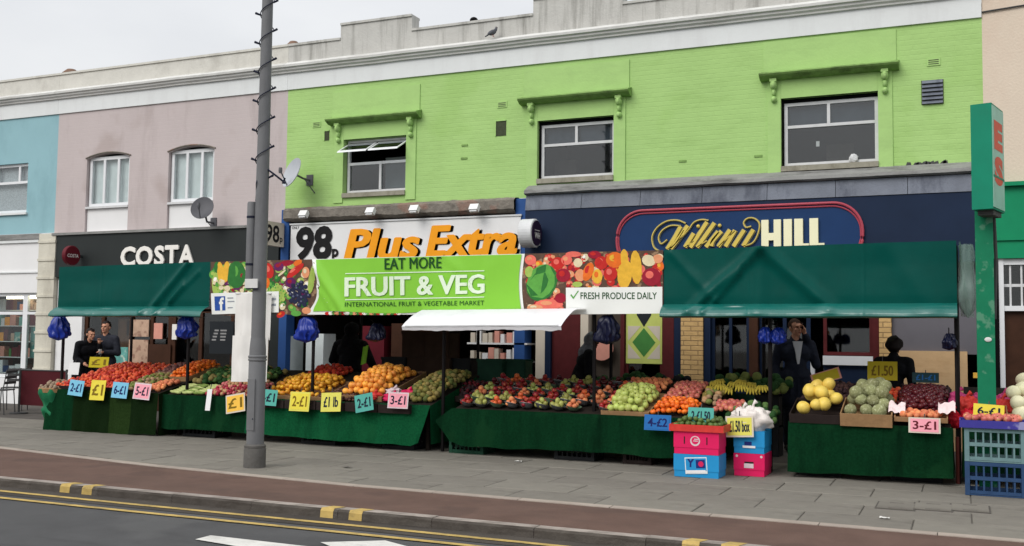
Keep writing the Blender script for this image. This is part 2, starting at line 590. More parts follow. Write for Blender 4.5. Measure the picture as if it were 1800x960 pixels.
# pale edging line between red strip and slabs (polyline from the survey)
EDGE = [(-40, 13.4), (-11.42, 9.58), (-8.6, 9.12), (-5.72, 8.86), (-2.2, 8.80), (.4, 8.77), (30, 8.74)]
def edge_y(x):
    for (a, b), (c, d) in zip(EDGE, EDGE[1:]):
        if a <= x <= c:
            t = (x - a) / (c - a)
            return b + (d - b) * t
    return EDGE[-1][1]
mb = MB()
xs = [-40 + i * .5 for i in range(141)]
mb.add([(x, KY, -.004) for x in xs] + [(x, edge_y(x), -.004) for x in xs],
       [(i, i + 1, len(xs) + i + 1, len(xs) + i) for i in range(len(xs) - 1)])
tag(mb.build('red_tarmac_strip', 'red_tarmac'), kind='structure')
edging = tag(ggrid(-40, 30, 8.7, 8.72, -.03, 2, 1).build('edging', 'joint'), kind='structure')
x = -20.0
while x < 4:
    L = .9
    y0, y1 = edge_y(x), edge_y(x + L - .008)
    MB().add([(x, y0, .003), (x + L - .008, y1, .003), (x + L - .008, y1 + .12, .003), (x, y0 + .12, .003),
              (x, y0, -.05), (x + L - .008, y1, -.05), (x + L - .008, y1 + .12, -.05), (x, y0 + .12, -.05)],
             [(0, 1, 2, 3), (7, 6, 5, 4), (0, 4, 5, 1), (1, 5, 6, 2), (2, 6, 7, 3), (3, 7, 4, 0)]).build('edging_stone', 'edging', edging)
    x += L
pav = tag(ggrid(-120, 90, KY - .02, 16.2, -.014, 40, 4).build('pavement', 'joint'), kind='structure')
slabs = {}
row = 0
y = 8.88
while y < 12.5:
    dep = .6
    x = -17.5 - (row % 2) * .45
    while x < 3.2:
        wdt = .9
        yy = y
        if y + dep > edge_y(x) + .13 and y + dep > edge_y(x + wdt) + .13:
            cut = max(0, max(edge_y(x), edge_y(x + wdt)) + .122 - y)
            cut = round(cut, 2)
            if dep - cut > .08:
                k = (wdt, cut)
                if k not in slabs:
                    e = .006
                    a, b, c, d = .004, wdt - .004, cut + .004, dep - .004
                    slabs[k] = MB().add([(a, c, -.04), (b, c, -.04), (b, d, -.04), (a, d, -.04), (a, c, -e), (b, c, -e), (b, d, -e), (a, d, -e),
                                         (a + e, c + e, 0), (b - e, c + e, 0), (b - e, d - e, 0), (a + e, d - e, 0)],
                                        [(0, 1, 5, 4), (1, 2, 6, 5), (2, 3, 7, 6), (3, 0, 4, 7), (4, 5, 9, 8), (5, 6, 10, 9), (6, 7, 11, 10), (7, 4, 8, 11), (8, 9, 10, 11)])
                    o = slabs[k].build('paving_slab', 'slab', pav)
                    slabs[k] = o.data
                else:
                    o = bpy.data.objects.new('paving_slab', slabs[k])
                    col.objects.link(o)
                    o.parent = pav
                o.location = (x, y, random.uniform(-.0035, .0015))
        x += wdt
    y += dep
    row += 1
tag(ggrid(-60, 40, y, 21.5, -.004, 40, 4).build('shop_forecourt', 'pavement'), kind='structure')
tag(ggrid(-60, -17.9, 8.9, y, -.004, 10, 4).build('far_pavement', 'slab'), kind='structure')
tag(ggrid(3.2, 40, 8.9, y, -.004, 10, 4).build('near_pavement', 'slab'), kind='structure')
# painted lines
def lines(name, y0, y1):
    mb = MB()
    xs = [-60 + i * .4 for i in range(220)]
    a = [(x, y0 + .02 * noise.noise((x * .35, 3, 0)), ROAD + .009) for x in xs]
    b = [(x, y1 + .02 * noise.noise((x * .35, 3, 0)), ROAD + .009) for x in xs]
    mb.add(a + b, [(i, i + 1, len(xs) + i + 1, len(xs) + i) for i in range(len(xs) - 1)])
    o = mb.build(name, 'yellow_paint')
    return tag(o, kind='structure')
ya, yb = gnd(300, 894, ROAD).y, gnd(300, 907, ROAD).y
lines('yellow_line', ya - .035, ya + .035)
lines('yellow_line', yb - .035, yb + .035)
for n_, pts in (('road_marking', [(343, 948), (370, 941), (600, 967), (560, 984)]), ('road_marking', [(563, 953), (677, 950), (760, 972), (640, 985)])):
    g = [gnd(a, b, ROAD + .009) for a, b in pts]
    tag(MB().add(g, [(3, 2, 1, 0)]).build(n_, 'white_paint'), kind='structure')
for px in (150, 597, 1247):
    base = gnd(px, {150: 850, 597: 895, 1247: 949}[px])
    for s in (-.17, .12):
        mb = MB()
        x = base.x + s
        a, b = KY - .135, KY - .002
        mb.add([(x, a - .010, -.078), (x + .13, a - .010, -.078), (x + .13, a - .004, -.018), (x, a - .004, -.018), (x, a + .017, .005), (x + .13, a + .017, .005), (x + .17, b, .005), (x + .04, b, .005)],
               [(0, 1, 2, 3), (3, 2, 5, 4), (4, 5, 6, 7)])
        tag(mb.build('kerb_mark', 'yellow_paint'), kind='structure')
# inspection covers in the pavement
for i, (a, b) in enumerate(((1575, 890), (1640, 892), (1705, 894))):
    p = gnd(a, b)
    t = thing('inspection_cover', 'rectangular metal inspection cover let into the paving in front of the melon stall', 'manhole cover', (p.x, p.y, 0), 'inspection covers in the pavement')
    MB().box(p.x - .17, p.x + .17, p.y - .22, p.y + .22, -.01, .005).build('frame', 'pavement', t)
    MB().box(p.x - .155, p.x + .155, p.y - .2, p.y + .2, 0, .008).build('lid', 'slab', t)
    for s in (-1, 1):
        MB().box(p.x - .06, p.x + .06, p.y + s * .16 - .014, p.y + s * .16 + .014, 0, .0105).build('lifting_slot', 'joint', t)
for px, py, w_ in ((912, 812, .06), (598, 911, .06), (180, 745, .05), (1555, 912, .05), (610, 822, .07)):
    p = gnd(px, py, 0 if py < 880 else -.0)
    if px == 598:
        p = gnd(px, py, ROAD)
    mb = MB()
    mb.grid(lambda u, v: (p.x + (u - .5) * w_ * 1.6, p.y + (v - .5) * w_, p.z + .008 + .02 * abs(noise.noise((u * 3, v * 3, px)))), 5, 4)
    tag(mb.build('litter', 'white_paint' if px != 610 else 'joint', off=(p.x, p.y, p.z)), 'scrap of litter lying on the ground before the stalls', 'litter', 'scraps of litter')

# ------------------------------------------------------------------ terrace buildings
def fz(px, py, y=YF):
    return at(px, py, y)
XB, XP, XG = fz(100, 300).x, fz(504, 260).x, fz(1727, 110).x
XS = fz(927, 350).x
ZF, ZC, ZP, ZT = 6.15, 6.46, 6.66, 7.0

def wall(mb, x0, x1, z0, z1, holes, y=YF, rev=.2, mi=0, mr=0):
    xs = sorted({x0, x1, *[h[0] for h in holes], *[h[1] for h in holes]})
    zs = sorted({z0, z1, *[h[2] for h in holes], *[h[3] for h in holes]})
    for a, b in zip(xs, xs[1:]):
        for c, d in zip(zs, zs[1:]):
            cx, cz = (a + b) / 2, (c + d) / 2
            if any(h[0] < cx < h[1] and h[2] < cz < h[3] for h in holes):
                continue
            mb.add([(a, y, c), (b, y, c), (b, y, d), (a, y, d)], [(0, 1, 2, 3)], mi)
    for a, b, c, d in holes:
        mb.add([(a, y, c), (b, y, c), (b, y, d), (a, y, d), (a, y + rev, c), (b, y + rev, c), (b, y + rev, d), (a, y + rev, d)],
               [(0, 4, 5, 1), (1, 5, 6, 2), (2, 6, 7, 3), (3, 7, 4, 0)], mr)
    return mb

def roofline(t, x0, x1, par='parapet', ups=()):
    MB().box(x0, x1, YF + .31, YF + 9, 6.3, 6.45).build('flat_roof', 'room_dark', t)
    MB().box(x0, x1, YF - .03, YF + .3, ZF, ZC + .03).build('frieze', 'frieze', t)
    mb = MB()
    prof = [(YF - .03, ZC), (YF - .07, ZC + .005), (YF - .075, ZC + .03), (YF - .11, ZC + .055), (YF - .115, ZC + .09), (YF - .15, ZC + .1), (YF - .155, ZC + .14), (YF - .07, ZP), (YF + .25, ZP + .01), (YF + .25, ZC)]
    n = len(prof)
    nx = max(2, int((x1 - x0) / .6))
    for i in range(nx):
        a, b = x0 + (x1 - x0) * i / nx, x0 + (x1 - x0) * (i + 1) / nx
        ja, jb = (.008 * noise.noise((a * 1.3, 0, 0)) for a in (a, b))
        mb.add([(a, y, z + ja) for y, z in prof] + [(b, y, z + jb) for y, z in prof], [(k, n + k, n + (k + 1) % n, (k + 1) % n) for k in range(n)])
    mb.build('cornice', 'cornice', t)
    # parapet with raised blocks
    pts = [(x0, 0)]
    for a, b, h in ups:
        pts += [(a, 0), (a, h), (b, h), (b, 0)]
    pts.append((x1, 0))
    poly = [(x0, ZP - .01)] + [(x, ZT + h + .012 * noise.noise((x * 2.1, 5, 0))) for x, h in pts] + [(x1, ZP - .01)]
    MB().prism(poly[::-1], YF - .02, YF + .24).build('parapet_wall', par, t)
    segs = list(zip(pts, pts[1:]))
    for (a, ha), (b, hb) in segs:
        if ha == hb and b - a > .05:
            MB().box(a + .0, b - .003, YF - .045, YF + .27, ZT + ha - .012, ZT + ha + .03).build('coping', par, t)

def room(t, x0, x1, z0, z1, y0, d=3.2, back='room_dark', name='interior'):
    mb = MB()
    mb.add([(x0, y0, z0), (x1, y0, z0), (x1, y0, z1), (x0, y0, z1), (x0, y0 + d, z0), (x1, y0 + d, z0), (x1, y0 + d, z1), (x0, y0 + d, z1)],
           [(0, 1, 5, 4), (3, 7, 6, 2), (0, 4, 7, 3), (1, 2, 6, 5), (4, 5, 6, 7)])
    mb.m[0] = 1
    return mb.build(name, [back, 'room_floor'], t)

def window(t, x0, x1, z0, z1, y, fr=.055, mull=(), trans=(), fm='pvc', gm='upper_glass', label=None, vert_split=None):
    """frame with mullions (x fractions) and transoms (z fractions); panes are sub-parts"""
    mb = MB()
    mb.box(x0, x0 + fr, y, y + .06, z0, z1).box(x1 - fr, x1, y, y + .06, z0, z1)
    mb.box(x0 + fr, x1 - fr, y, y + .06, z0, z0 + fr).box(x0 + fr, x1 - fr, y, y + .06, z1 - fr, z1)
    zt = [z0 + (z1 - z0) * k for k in trans]
    xm = [x0 + (x1 - x0) * k for k in mull]
    for z in zt:
        mb.box(x0 + fr, x1 - fr, y - .006, y + .05, z - fr * .45, z + fr * .45)
    for x in xm:
        if zt:
            if vert_split == 'top':
                mb.box(x - fr * .45, x + fr * .45, y - .004, y + .05, zt[0] + fr * .45, z1 - fr)
            else:
                mb.box(x - fr * .45, x + fr * .45, y - .004, y + .05, z0 + fr, z1 - fr)
        else:
            mb.box(x - fr * .45, x + fr * .45, y - .004, y + .05, z0 + fr, z1 - fr)
    o = mb.build('window', fm, t)
    if label:
        o['label'] = label
    zs = [z0 + fr] + zt + [z1 - fr]
    for c, d in zip(zs, zs[1:]):
        xx = [x0 + fr] + (xm if not (vert_split == 'top' and c == zs[0]) else []) + [x1 - fr]
        for a, b in zip(xx, xx[1:]):
            MB().box(a, b, y + .025, y + .031, c, d).build('pane', gm, o)
    return o

def hood(t, x0, x1, z, th=.07):
    """moulded hood shelf on two corbels"""
    mb = MB()
    prof = [(YF + .0, z - .03), (YF - .10, z - .02), (YF - .19, z + .025), (YF - .21, z + .05), (YF - .20, z + th), (YF - .02, z + th + .05), (YF, z + th + .06)]
    n = len(prof)
    mb.add([(x0, a, b) for a, b in prof] + [(x1, a, b) for a, b in prof], [tuple(range(n)), tuple(range(2 * n - 1, n - 1, -1))] + [(k, n + k, n + (k + 1) % n, (k + 1) % n) for k in range(n)])
    h = mb.build('hood_mould', 'hood_green', t)
    for x in (x0 + .2, x1 - .2):
        c = MB()
        c.ball((x, YF - .07, z - .10), (.055, .08, .075), 10, 8).box(x - .05, x + .05, YF - .13, YF, z - .06, z - .012)
        c.ball((x, YF - .05, z - .21), (.035, .045, .06), 10, 7).ball((x, YF - .045, z - .32), (.045, .06, .05), 10, 7)
        smart(c.build('corbel', 'green_paint', h))
    return h

# --- blue building
xl = XB - 9
bl = thing('terrace_building', 'pale blue painted two storey building with white shop front beside the pink one', 'building', (XB - 4, YF, 0))
w0 = fz(-62, 290); w1 = fz(50, 286); w2 = fz(48, 373)
bw = (w0.x, w1.x, w2.z, w1.z)
wall(MB(), xl, XB, 3.62, ZF, [bw]).build('wall', 'blue_wall', bl)
room(bl, bw[0] - .2, bw[1] + .2, bw[2] - .1, bw[3] + .1, YF + .2, 1.5)
MB().box(bw[0] + .02, bw[1] - .02, YF + .16, YF + .17, bw[2] + .02, bw[3] - .02).build('net_curtain', 'lace', bl)
window(bl, *bw, YF + .06, .06, (.5, .84), (.62,), vert_split='top', gm='clear_glass')
MB().box(bw[0] - .04, bw[1] + .04, YF - .05, YF + .1, bw[2] - .05, bw[2] - .003).build('window_sill', 'frieze', bl)
roofline(bl, xl, XB - .003, 'parapet_pale')
zl = fz(40, 418).z
MB().box(xl, fz(78, 420).x, YF - .12, YF + .1, zl - .05, zl + .06).build('ledge', 'zinc_ledge', bl)
zs = fz(40, 515).z
MB().box(xl, fz(75, 420).x, YF - .06, YF + .15, zs, zl - .08).build('fascia', 'white_plaster', bl)
MB().box(xl, fz(75, 420).x, YF - .09, YF - .055, zs + .42, zs + .45).build('fascia_trim', 'frieze', bl)
MB().box(xl, fz(75, 420).x, YF - .1, YF - .0, zl - .12, zl - .055).build('fascia_moulding', 'frieze', bl)
xa, xb = fz(75, 500).x, fz(104, 500).x
pier = MB().box(xa, xb, YF - .14, YF + .3, 0, fz(90, 412).z).build('pier', 'stone_pier', bl)
for k in range(9):
    z = .35 + k * .38
    MB().box(xa - .012, xb + .012, YF - .16, YF - .1, z, z + .05).build('pier_band', 'stone_pier', pier)
xm = fz(42, 600).x
window(bl, xl, xm, .55, zs, YF, .07, (.3, .62, .82), (.76,), gm='shop_glass')
window(bl, xm + .003, xa, .55, zs, YF, .06, (), (.76,), gm='shop_glass')
MB().box(xl, xa, YF - .04, YF + .2, 0, .54).build('stall_riser', 'white_plaster', bl)
room(bl, xl, xa, 0, zs + .1, YF + .25, 3.5, 'room_mid')
for a, b in ((fz(5, 520).x, fz(35, 520).x), (fz(46, 520).x, fz(72, 520).x)):
    MB().box(a, b, YF + .1, YF + .14, zs - .12, zs - .05).build('strip_light', 'tube_light', bl)
for j in range(5):
    z = .62 + j * .34
    sh_ = MB().box(xl + 3, xa - .05, YF + .35, YF + .6, z, z + .02).build('shelf', 'sign_white', bl)
    x = xl + 3.05
    while x < xa - .2:
        wd_ = random.uniform(.08, .2)
        MB().box(x, x + wd_ - .012, YF + .36, YF + .5, z + .021, z + random.uniform(.14, .29)).build('packet', random.choice(['poster_pink', 'poster_teal', 'sign_cream', 'maroon', 'letter_orange', 'poster_green', 'sign_white', 'wood_brown', 'wood_dark', 'poster_tan', 'navy_lozenge']), sh_)
        x += wd_
p0, p1 = fz(46, 575), fz(72, 630)
MB().box(p0.x, p1.x, YF + .12, YF + .13, p1.z, p0.z).build('window_poster', 'poster_teal', bl)
for i, px in enumerate((2, 14, 24, 33)):
    q = fz(px, 600, YF + .9)
    MB().box(q.x - .12, q.x + .12, YF + .8, YF + 1, .3, 1.5 + .3 * (i % 2)).build('display_stand', ('wood_dark', 'wood_brown', 'maroon', 'poster_dark')[i], bl)

# --- pink building
pk = thing('terrace_building', 'dusty pink painted building with two arched windows above the grey cafe fascia', 'building', (-14.5, YF, 0))
pw = []
for a, b, c, d in ((151, 226, 275, 403), (295, 375, 263, 397)):
    p, q = fz(a, (c + d) / 2), fz(b, (c + d) / 2)
    pw.append((p.x, q.x, fz(a, d).z, fz(a, c + 4).z))
zpk = fz(260, 403).z
pw = [(a, b, zpk, d) for a, b, c, d in pw]
mb = wall(MB(), XB, XP, zpk, ZF, [])
mb = MB()
wall(mb, XB, XP, zpk - .02, ZF, [(a, b, c, d + .1) for a, b, c, d in pw], rev=.14)
for a, b, c, d in pw:      # segmental arch infill over each opening
    n = 10
    arc = [(a + (b - a) * i / n, d - .02 + .1 * (1 - (2 * i / n - 1) ** 2)) for i in range(n + 1)]
    for (x1_, z1_), (x2_, z2_) in zip(arc, arc[1:]):
        mb.add([(x1_, YF, z1_), (x2_, YF, z2_), (x2_, YF, d + .1), (x1_, YF, d + .1), (x1_, YF + .14, z1_), (x2_, YF + .14, z2_)], [(0, 1, 2, 3), (0, 4, 5, 1)])
mb.build('wall', 'pink_wall', pk)
for a, b, c, d in pw:
    zm = c + (d - c) * .34
    room(pk, a - .1, b + .1, zm, d + .1, YF + .2, 1.2)
    MB().box(a + .02, b - .02, YF + .17, YF + .18, zm, d + .05).build('curtain', 'curtain_pale', pk)
    window(pk, a + .02, b - .02, zm, d + .02, YF + .07, .065, (.36, .7), gm='clear_glass')
    MB().box(a + .01, b - .01, YF + .05, YF + .12, c - .02, zm - .05).build('white_panel', 'white_plaster', pk)
    MB().box(a + .004, b - .004, YF - .01, YF + .12, zm - .047, zm - .003).build('window_sill', 'grey_frame', pk)
    o = MB()
    n = 10
    arc = [(a - .03 + (b - a + .06) * i / n, d + .0 + .1 * (1 - (2 * i / n - 1) ** 2)) for i in range(n + 1)]
    o.tube([(x, YF - .005, z) for x, z in arc], .017, 6)
    o.build('arch_drip', 'ledge_concrete', pk)
roofline(pk, XB, XP - .003, 'parapet_pale')
xf0, xf1 = fz(107, 440).x, fz(497, 420).x
MB().box(XB + .1, XP - .02, YF - .16, YF + .1, zpk - .07, zpk - .02).build('ledge', 'zinc_ledge', pk)
ZD = 2.62
MB().box(XB, XP, YF + .02, YF + .25, ZD, zpk - .072).build('wall_band', 'white_plaster', pk)
# Costa shop front below
xs0 = fz(146, 600).x
MB().box(xb + .02, xs0, YF - .05, YF + .2, 0, ZD).build('white_pier', 'white_plaster', pk)
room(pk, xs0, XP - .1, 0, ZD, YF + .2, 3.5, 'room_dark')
window(pk, xs0, fz(300, 600).x, .3, ZD, YF + .02, .09, (.22, .55, .78), (.72,), 'wood_dark', 'shop_glass')
window(pk, fz(300, 600).x + .003, XP - .25, .3, ZD, YF + .02, .09, (.3, .62), (.72,), 'wood_dark', 'shop_glass')
MB().box(xs0, XP - .25, YF - .02, YF + .2, 0, .29).build('stall_riser', 'wood_dark', pk)
MB().box(XP - .24, XP - .02, YF - .05, YF + .2, 0, ZD).build('end_pier', 'costa_grey', pk)
for a, b, c, d, m in ((232, 262, 562, 592, 'poster_tan'), (228, 260, 597, 642, 'poster_tan'), (272, 286, 568, 596, 'poster_pink'), (304, 311, 570, 597, 'white_letter'), (198, 225, 610, 640, 'poster_teal'),
                      (205, 228, 563, 590, 'wood_brown'), (190, 207, 560, 640, 'wood_brown'), (262, 300, 605, 640, 'wood_dark')):
    p, q = fz(a, c), fz(b, d)
    MB().box(p.x, q.x, YF - .02 if m != 'wood_brown' else YF + .28, YF + .0 if m != 'wood_brown' else YF + .35, q.z, p.z).build('window_poster', m, pk)
p, q = fz(371, 565), fz(412, 590)
o = MB().box(p.x, q.x, YF - .03, YF - .005, q.z - .35, p.z).build('menu_board', 'poster_dark', pk)
c_ = MB()
for i in range(4):
    c_.box(p.x + .06 + .02 * i, p.x + .16 + .02 * i, YF - .034, YF - .031, q.z + .06 * i - .1, q.z + .06 * i - .07).box(p.x + .26, p.x + .38 + .01 * i, YF - .034, YF - .031, q.z + .06 * i - .1, q.z + .06 * i - .07)
c_.build('chalk_marks', 'chalk', o)
sg = thing('shop_sign', 'dark grey cafe fascia sign with white COSTA lettering under the pink wall', 'sign', ((xf0 + xf1) / 2, YF - .1, ZD))
ztop = zpk - .075
MB().box(xf0, xf1, YF - .12, YF + .0, ZD + .05, ztop).build('board', 'costa_grey', sg)
a, b = fz(215, 450, YF - .12), fz(343, 450, YF - .12)
zt_, zb_ = fz(280, 433, YF - .12).z, fz(280, 467, YF - .12).z
mb = MB()
cx = a.x
words = [('C', 0, .2), ('O', .215, .44), ('S', .47, .6), ('T', .615, .79), ('A', .8, 1.0)]
for ch, u0, u1 in words:
    x0_, x1_ = a.x + (b.x - a.x) * u0, a.x + (b.x - a.x) * u1
    m_ = MB()
    text(m_, ch, flat(x0_, x1_, zb_, zt_, YF - .12), thick=.04, offset=.02, bold=.02)
    m_.build('letter', 'white_letter', sg)
p = fz(152, 452)
rs = thing('projecting_sign', 'round maroon projecting sign over the left end of the cafe fascia', 'sign', (p.x, YF - .1, p.z))
MB().bar((p.x, YF - .13, p.z), (p.x, YF - .2, p.z), .05).build('bracket', 'costa_grey', rs)
pr = thing
MB().lathe([(.19, -.05), (.2, -.04), (.2, .04), (.19, .05)], (p.x, YF - .40, p.z), 28, axis='X').build('drum', 'maroon', rs)
mb = MB()
text(mb, 'COSTA', lambda u, v, d: (p.x + .054, YF - .54 + .28 * u, p.z - .04 + .07 * v), offset=.01)
mb.build('lettering', 'white_letter', rs)

# --- green building, two shops
gb = thing('terrace_building', 'bright lime green painted building with three hooded windows over two shops', 'building', (-6, YF, 0))
gw = []
for a, b, c, d in ((604, 714, 241, 344), (945, 1079, 207, 319), (1373, 1544, 166, 297)):
    p, q = fz(a, (c + d) / 2), fz(b, (c + d) / 2)
    gw.append((p.x, q.x, (fz(a, d).z + fz(b, d - (b - a) * .03).z) / 2, (fz(a, c + 6).z + fz(b, c - 4).z) / 2))
zg1, zg2 = fz(720, 358).z, fz(1320, 320).z
mb = MB()
wall(mb, XP, XS, zg1, ZF, [gw[0]], rev=.16)
wall(mb, XS, XG, zg1 + .1, ZF, gw[1:], rev=.16)
mb.build('wall', 'green_wall', gb)
for i, (a, b, c, d) in enumerate(gw):
    room(gb, a - .15, b + .15, c - .1, d + .1, YF + .2, 1.6)
    # flat painted surround, a little proud of the brickwork
    s = .2
    for q in ((a - s, a, c - .12, d + .3), (b, b + s, c - .12, d + .3), (a, b, d, d + .3)):
        MB().box(q[0] + .001, q[1] - .001, YF - .022, YF + .05, q[2], q[3]).build('surround', 'green_paint', gb)
    MB().box(a - s - .06, b + s + .06, YF - .018, YF + .05, d + .42, d + .9).build('hood_panel', 'green_paint', gb)
    hood(gb, a - s - .1, b + s + .1, d + .31)
    if i:
        window(gb, a + .035, b - .005, c + .06, d - .06, YF + .09, .05, (.48,), (.62,), 'grey_frame', vert_split='top')
        MB().box(a + .08, b - .04, YF + .19, YF + .195, c + (d - c) * .6, d - .12).build('roller_blind', 'blind_grey', gb)
        MB().box(a + .1 + .5 * (i - 1), a + .5 + .5 * (i - 1), YF + .55, YF + .6, c - .05, c + .45).build('stored_box', 'cardbox_dim', gb)
        MB().box(a + .003, a + .034, YF + .06, YF + .15, c + .05, d - .002).build('shadow_reveal', 'black_void', gb)  # black strip standing in for the shade on the left reveal
        MB().box(a + .035, b - .003, YF + .08, YF + .15, d - .059, d - .002).build('head_shade', 'black_void', gb)  # black filler: deep shade under the window head put in as colour
    MB().box(a - .0, b + .0, YF - .05, YF + .14, c - .03, c + .05).build('window_sill', 'sill_stone', gb)
# first window: two casements hung open at the top
a, b, c, d = gw[0]
zt = c + (d - c) * .6
window(gb, a + .02, b - .02, c + .06, zt, YF + .1, .05, (.55,), (), 'grey_frame')
fr0 = MB().box(a + .02, a + .06, YF + .1, YF + .16, zt, d - .01).box(b - .06, b - .02, YF + .1, YF + .16, zt, d - .01).box(a + .06, b - .06, YF + .1, YF + .16, d - .05, d - .01).build('window_frame', 'grey_frame', gb)
for x0_, x1_ in ((a + .03, (a + b) / 2 - .02), ((a + b) / 2 + .02, b - .03)):
    h_ = zt - d
    ang = R_(62)
    def tilt(x, s, e=0):
        return (x, YF + .11 - math.sin(ang) * s * (d - zt) * 1.0 + e * math.cos(ang), d - .06 - math.cos(ang) * s * (d - zt) - e * math.sin(ang) * 0)
    mb = MB()
    for u0, u1, s0, s1 in ((0, .05, 0, 1), (.95, 1, 0, 1), (.05, .95, 0, .1), (.05, .95, .9, 1)):
        q = [tilt(x0_ + (x1_ - x0_) * u, s) for u, s in ((u0, s0), (u1, s0), (u1, s1), (u0, s1))]
        q2 = [(x, y - .02, z - .03) for x, y, z in q]
        mb.add(q + q2, [(0, 1, 2, 3), (7, 6, 5, 4), (0, 4, 5, 1), (1, 5, 6, 2), (2, 6, 7, 3), (3, 7, 4, 0)])
    o = mb.build('open_casement', 'pvc', gb)
    MB().add([tilt(x0_ + (x1_ - x0_) * u, s, .0) for u, s in ((.05, .1), (.95, .1), (.95, .9), (.05, .9))], [(0, 1, 2, 3)]).build('pane', 'upper_glass', o)
MB().box(a + .35, b - .4, YF + .9, YF + .95, c + .1, d - .2).build('curtain', 'curtain_pale', gb)
# small white things on the inner sill of the third window
a, b, c, d = gw[2]
MB().ball((b - .36, YF + .06, c + .12), (.07, .05, .07), 12, 8, wob=.3).build('white_vent', 'grey_frame', gb)
MB().box(a + .5, a + .55, YF + .118, YF + .122, c + .35, c + .43).build('sticker', 'white_letter', gb)
# vents
for px, py, wd, ht, kind in ((575, 239, 10, 18, 0), (881, 226, 22, 30, 0), (1639, 162, 35, 42, 1)):
    p = fz(px, py)
    k = 1 / 105 if px < 700 else 1 / 118
    wd, ht = wd * k, ht * k
    o = MB().box(p.x - wd / 2, p.x + wd / 2, YF - .008, YF + .01, p.z - ht / 2, p.z + ht / 2).build('air_vent', 'vent_dark', gb)
    if kind:
        for j in range(6):
            z = p.z - ht / 2 + ht * (j + .5) / 6
            MB().obox((p.x, YF - .022, z), (wd * .94, .008, ht / 6), (R_(-35), 0, 0)).build('louvre', 'lead', o)
    else:
        MB().box(p.x - wd / 2 - .015, p.x - wd / 2, YF - .02, YF, p.z - ht / 2, p.z + ht / 2).box(p.x - wd / 2, p.x + wd / 2, YF - .02, YF, p.z + ht / 2, p.z + ht / 2 + .02).build('vent_frame', 'green_paint', o)
for px, py in ((557, 219), (883, 184), (1641, 109)):
    p = fz(px, py)
    o = MB().box(p.x - .09, p.x + .09, YF - .012, YF + .0, p.z - .055, p.z + .055).build('air_brick', 'green_paint', gb)
    for j in range(3):
        MB().box(p.x - .07, p.x + .07, YF - .015, YF - .011, p.z - .035 + j * .028, p.z - .024 + j * .028).build('slot', 'vent_dark', o)
for px, py in ((1200, 283), (1333, 274), (817, 255), (1030, 196), (816, 278)):
    p = fz(px, py)
    MB().box(p.x - .06, p.x + .06, YF - .012, YF + .01, p.z - .02, p.z + .012).build('wall_bracket', 'hood_green', gb)
for i in range(9):      # flaked paint along the foot of the wall over the right ledge
    xq = fz(1600 + i * 8 + random.uniform(-3, 3), 295).x
    zq = zg1 + .235 + .0 * i
    MB().prism([(xq - .03 - random.uniform(0, .03), zq - .03), (xq + .04, zq - .035), (xq + .03, zq + random.uniform(.0, .03)), (xq - .02, zq + random.uniform(.0, .02))], YF - .004, YF + .004).build('flaked_patch', 'dark_frame', gb)
ra, rb = fz(600, 60).x, fz(725, 50).x
rc, rd = fz(938, 20).x, fz(1095, 10).x
roofline(gb, XP, XG - .003, 'parapet', ((ra, rb, .27), (rc, rd, .27)))
# ground floor: piers and shop fronts
ZS = 2.75
for x0_, x1_ in ((XP, XP + .17), (XS - .17, XS + .02)):
    MB().box(x0_, x1_, YF - .1, YF + .2, 0, zg1 - .02).build('pier', 'blue_pier', gb)
# rough ledge over the left shop
mb = MB()
n = 60
def led(u, v):
    x = XP + .1 + (XS - .26 - XP) * u
    k = .012 * noise.noise((x * 3, v * 3, 1)) + .012 * noise.noise((x * 11, v * 9, 1))
    prof = [(YF + .05, zg1 + .02), (YF - .14, zg1 - .0), (YF - .2, zg1 - .05), (YF - .2, zg1 - .2), (YF - .14, zg1 - .25), (YF, zg1 - .26)]
    y, z = prof[round(v * 5)]
    return (x, y - k, z + k)
mb.grid(led, n, 5, flip=True)
mb.build('ledge', 'ledge_concrete', gb)
# lead flashing and sloping ledge over the right shop
zc_, zd_ = fz(1000, 337).z, fz(1000, 346).z
mb = MB()
prof = [(YF, zc_ + .14), (YF - .1, zc_ + .1), (YF - .24, zc_ + .02), (YF - .25, zc_ - .03), (YF - .2, zc_ - .05), (YF, zc_ - .06)]
def zl_(u, v):
    x = XS + .04 + (XG + .02 - XS - .06) * u
    y, z = prof[round(v * 5)]
    return (x, y, z + .008 * noise.noise((x * 2.3, v, 4)))
mb.grid(zl_, 40, 5, flip=True)
mb.build('ledge', 'zinc_ledge', gb)
zfl0, zfl1 = zc_ - .06, zc_ - .31
npan = 7
for i in range(npan):
    x0_ = XS + .05 + (XG - XS - .06) * i / npan
    x1_ = XS + .05 + (XG - XS - .06) * (i + 1) / npan - .008
    MB().add([(x0_, YF - .17, zfl0), (x1_, YF - .17, zfl0), (x1_, YF - .215, zfl1), (x0_, YF - .215, zfl1)], [(3, 2, 1, 0)]).build('lead_flashing', 'lead', gb)
MB().box(XS + .025, XG - .012, YF - .08, YF + .2, zfl1 - .016, zg1 + .16).build('wall_band', 'lead', gb)
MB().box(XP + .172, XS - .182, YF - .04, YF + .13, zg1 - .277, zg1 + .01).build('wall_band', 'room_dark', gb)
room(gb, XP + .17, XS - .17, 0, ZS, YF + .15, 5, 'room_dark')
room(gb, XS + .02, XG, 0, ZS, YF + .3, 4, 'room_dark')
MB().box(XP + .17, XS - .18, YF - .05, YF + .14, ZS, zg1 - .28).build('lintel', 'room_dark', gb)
MB().box(XS + .03, XG - .01, YF - .1, YF + .2, ZS, zfl1 - .02).build('lintel', 'navy_fascia', gb)
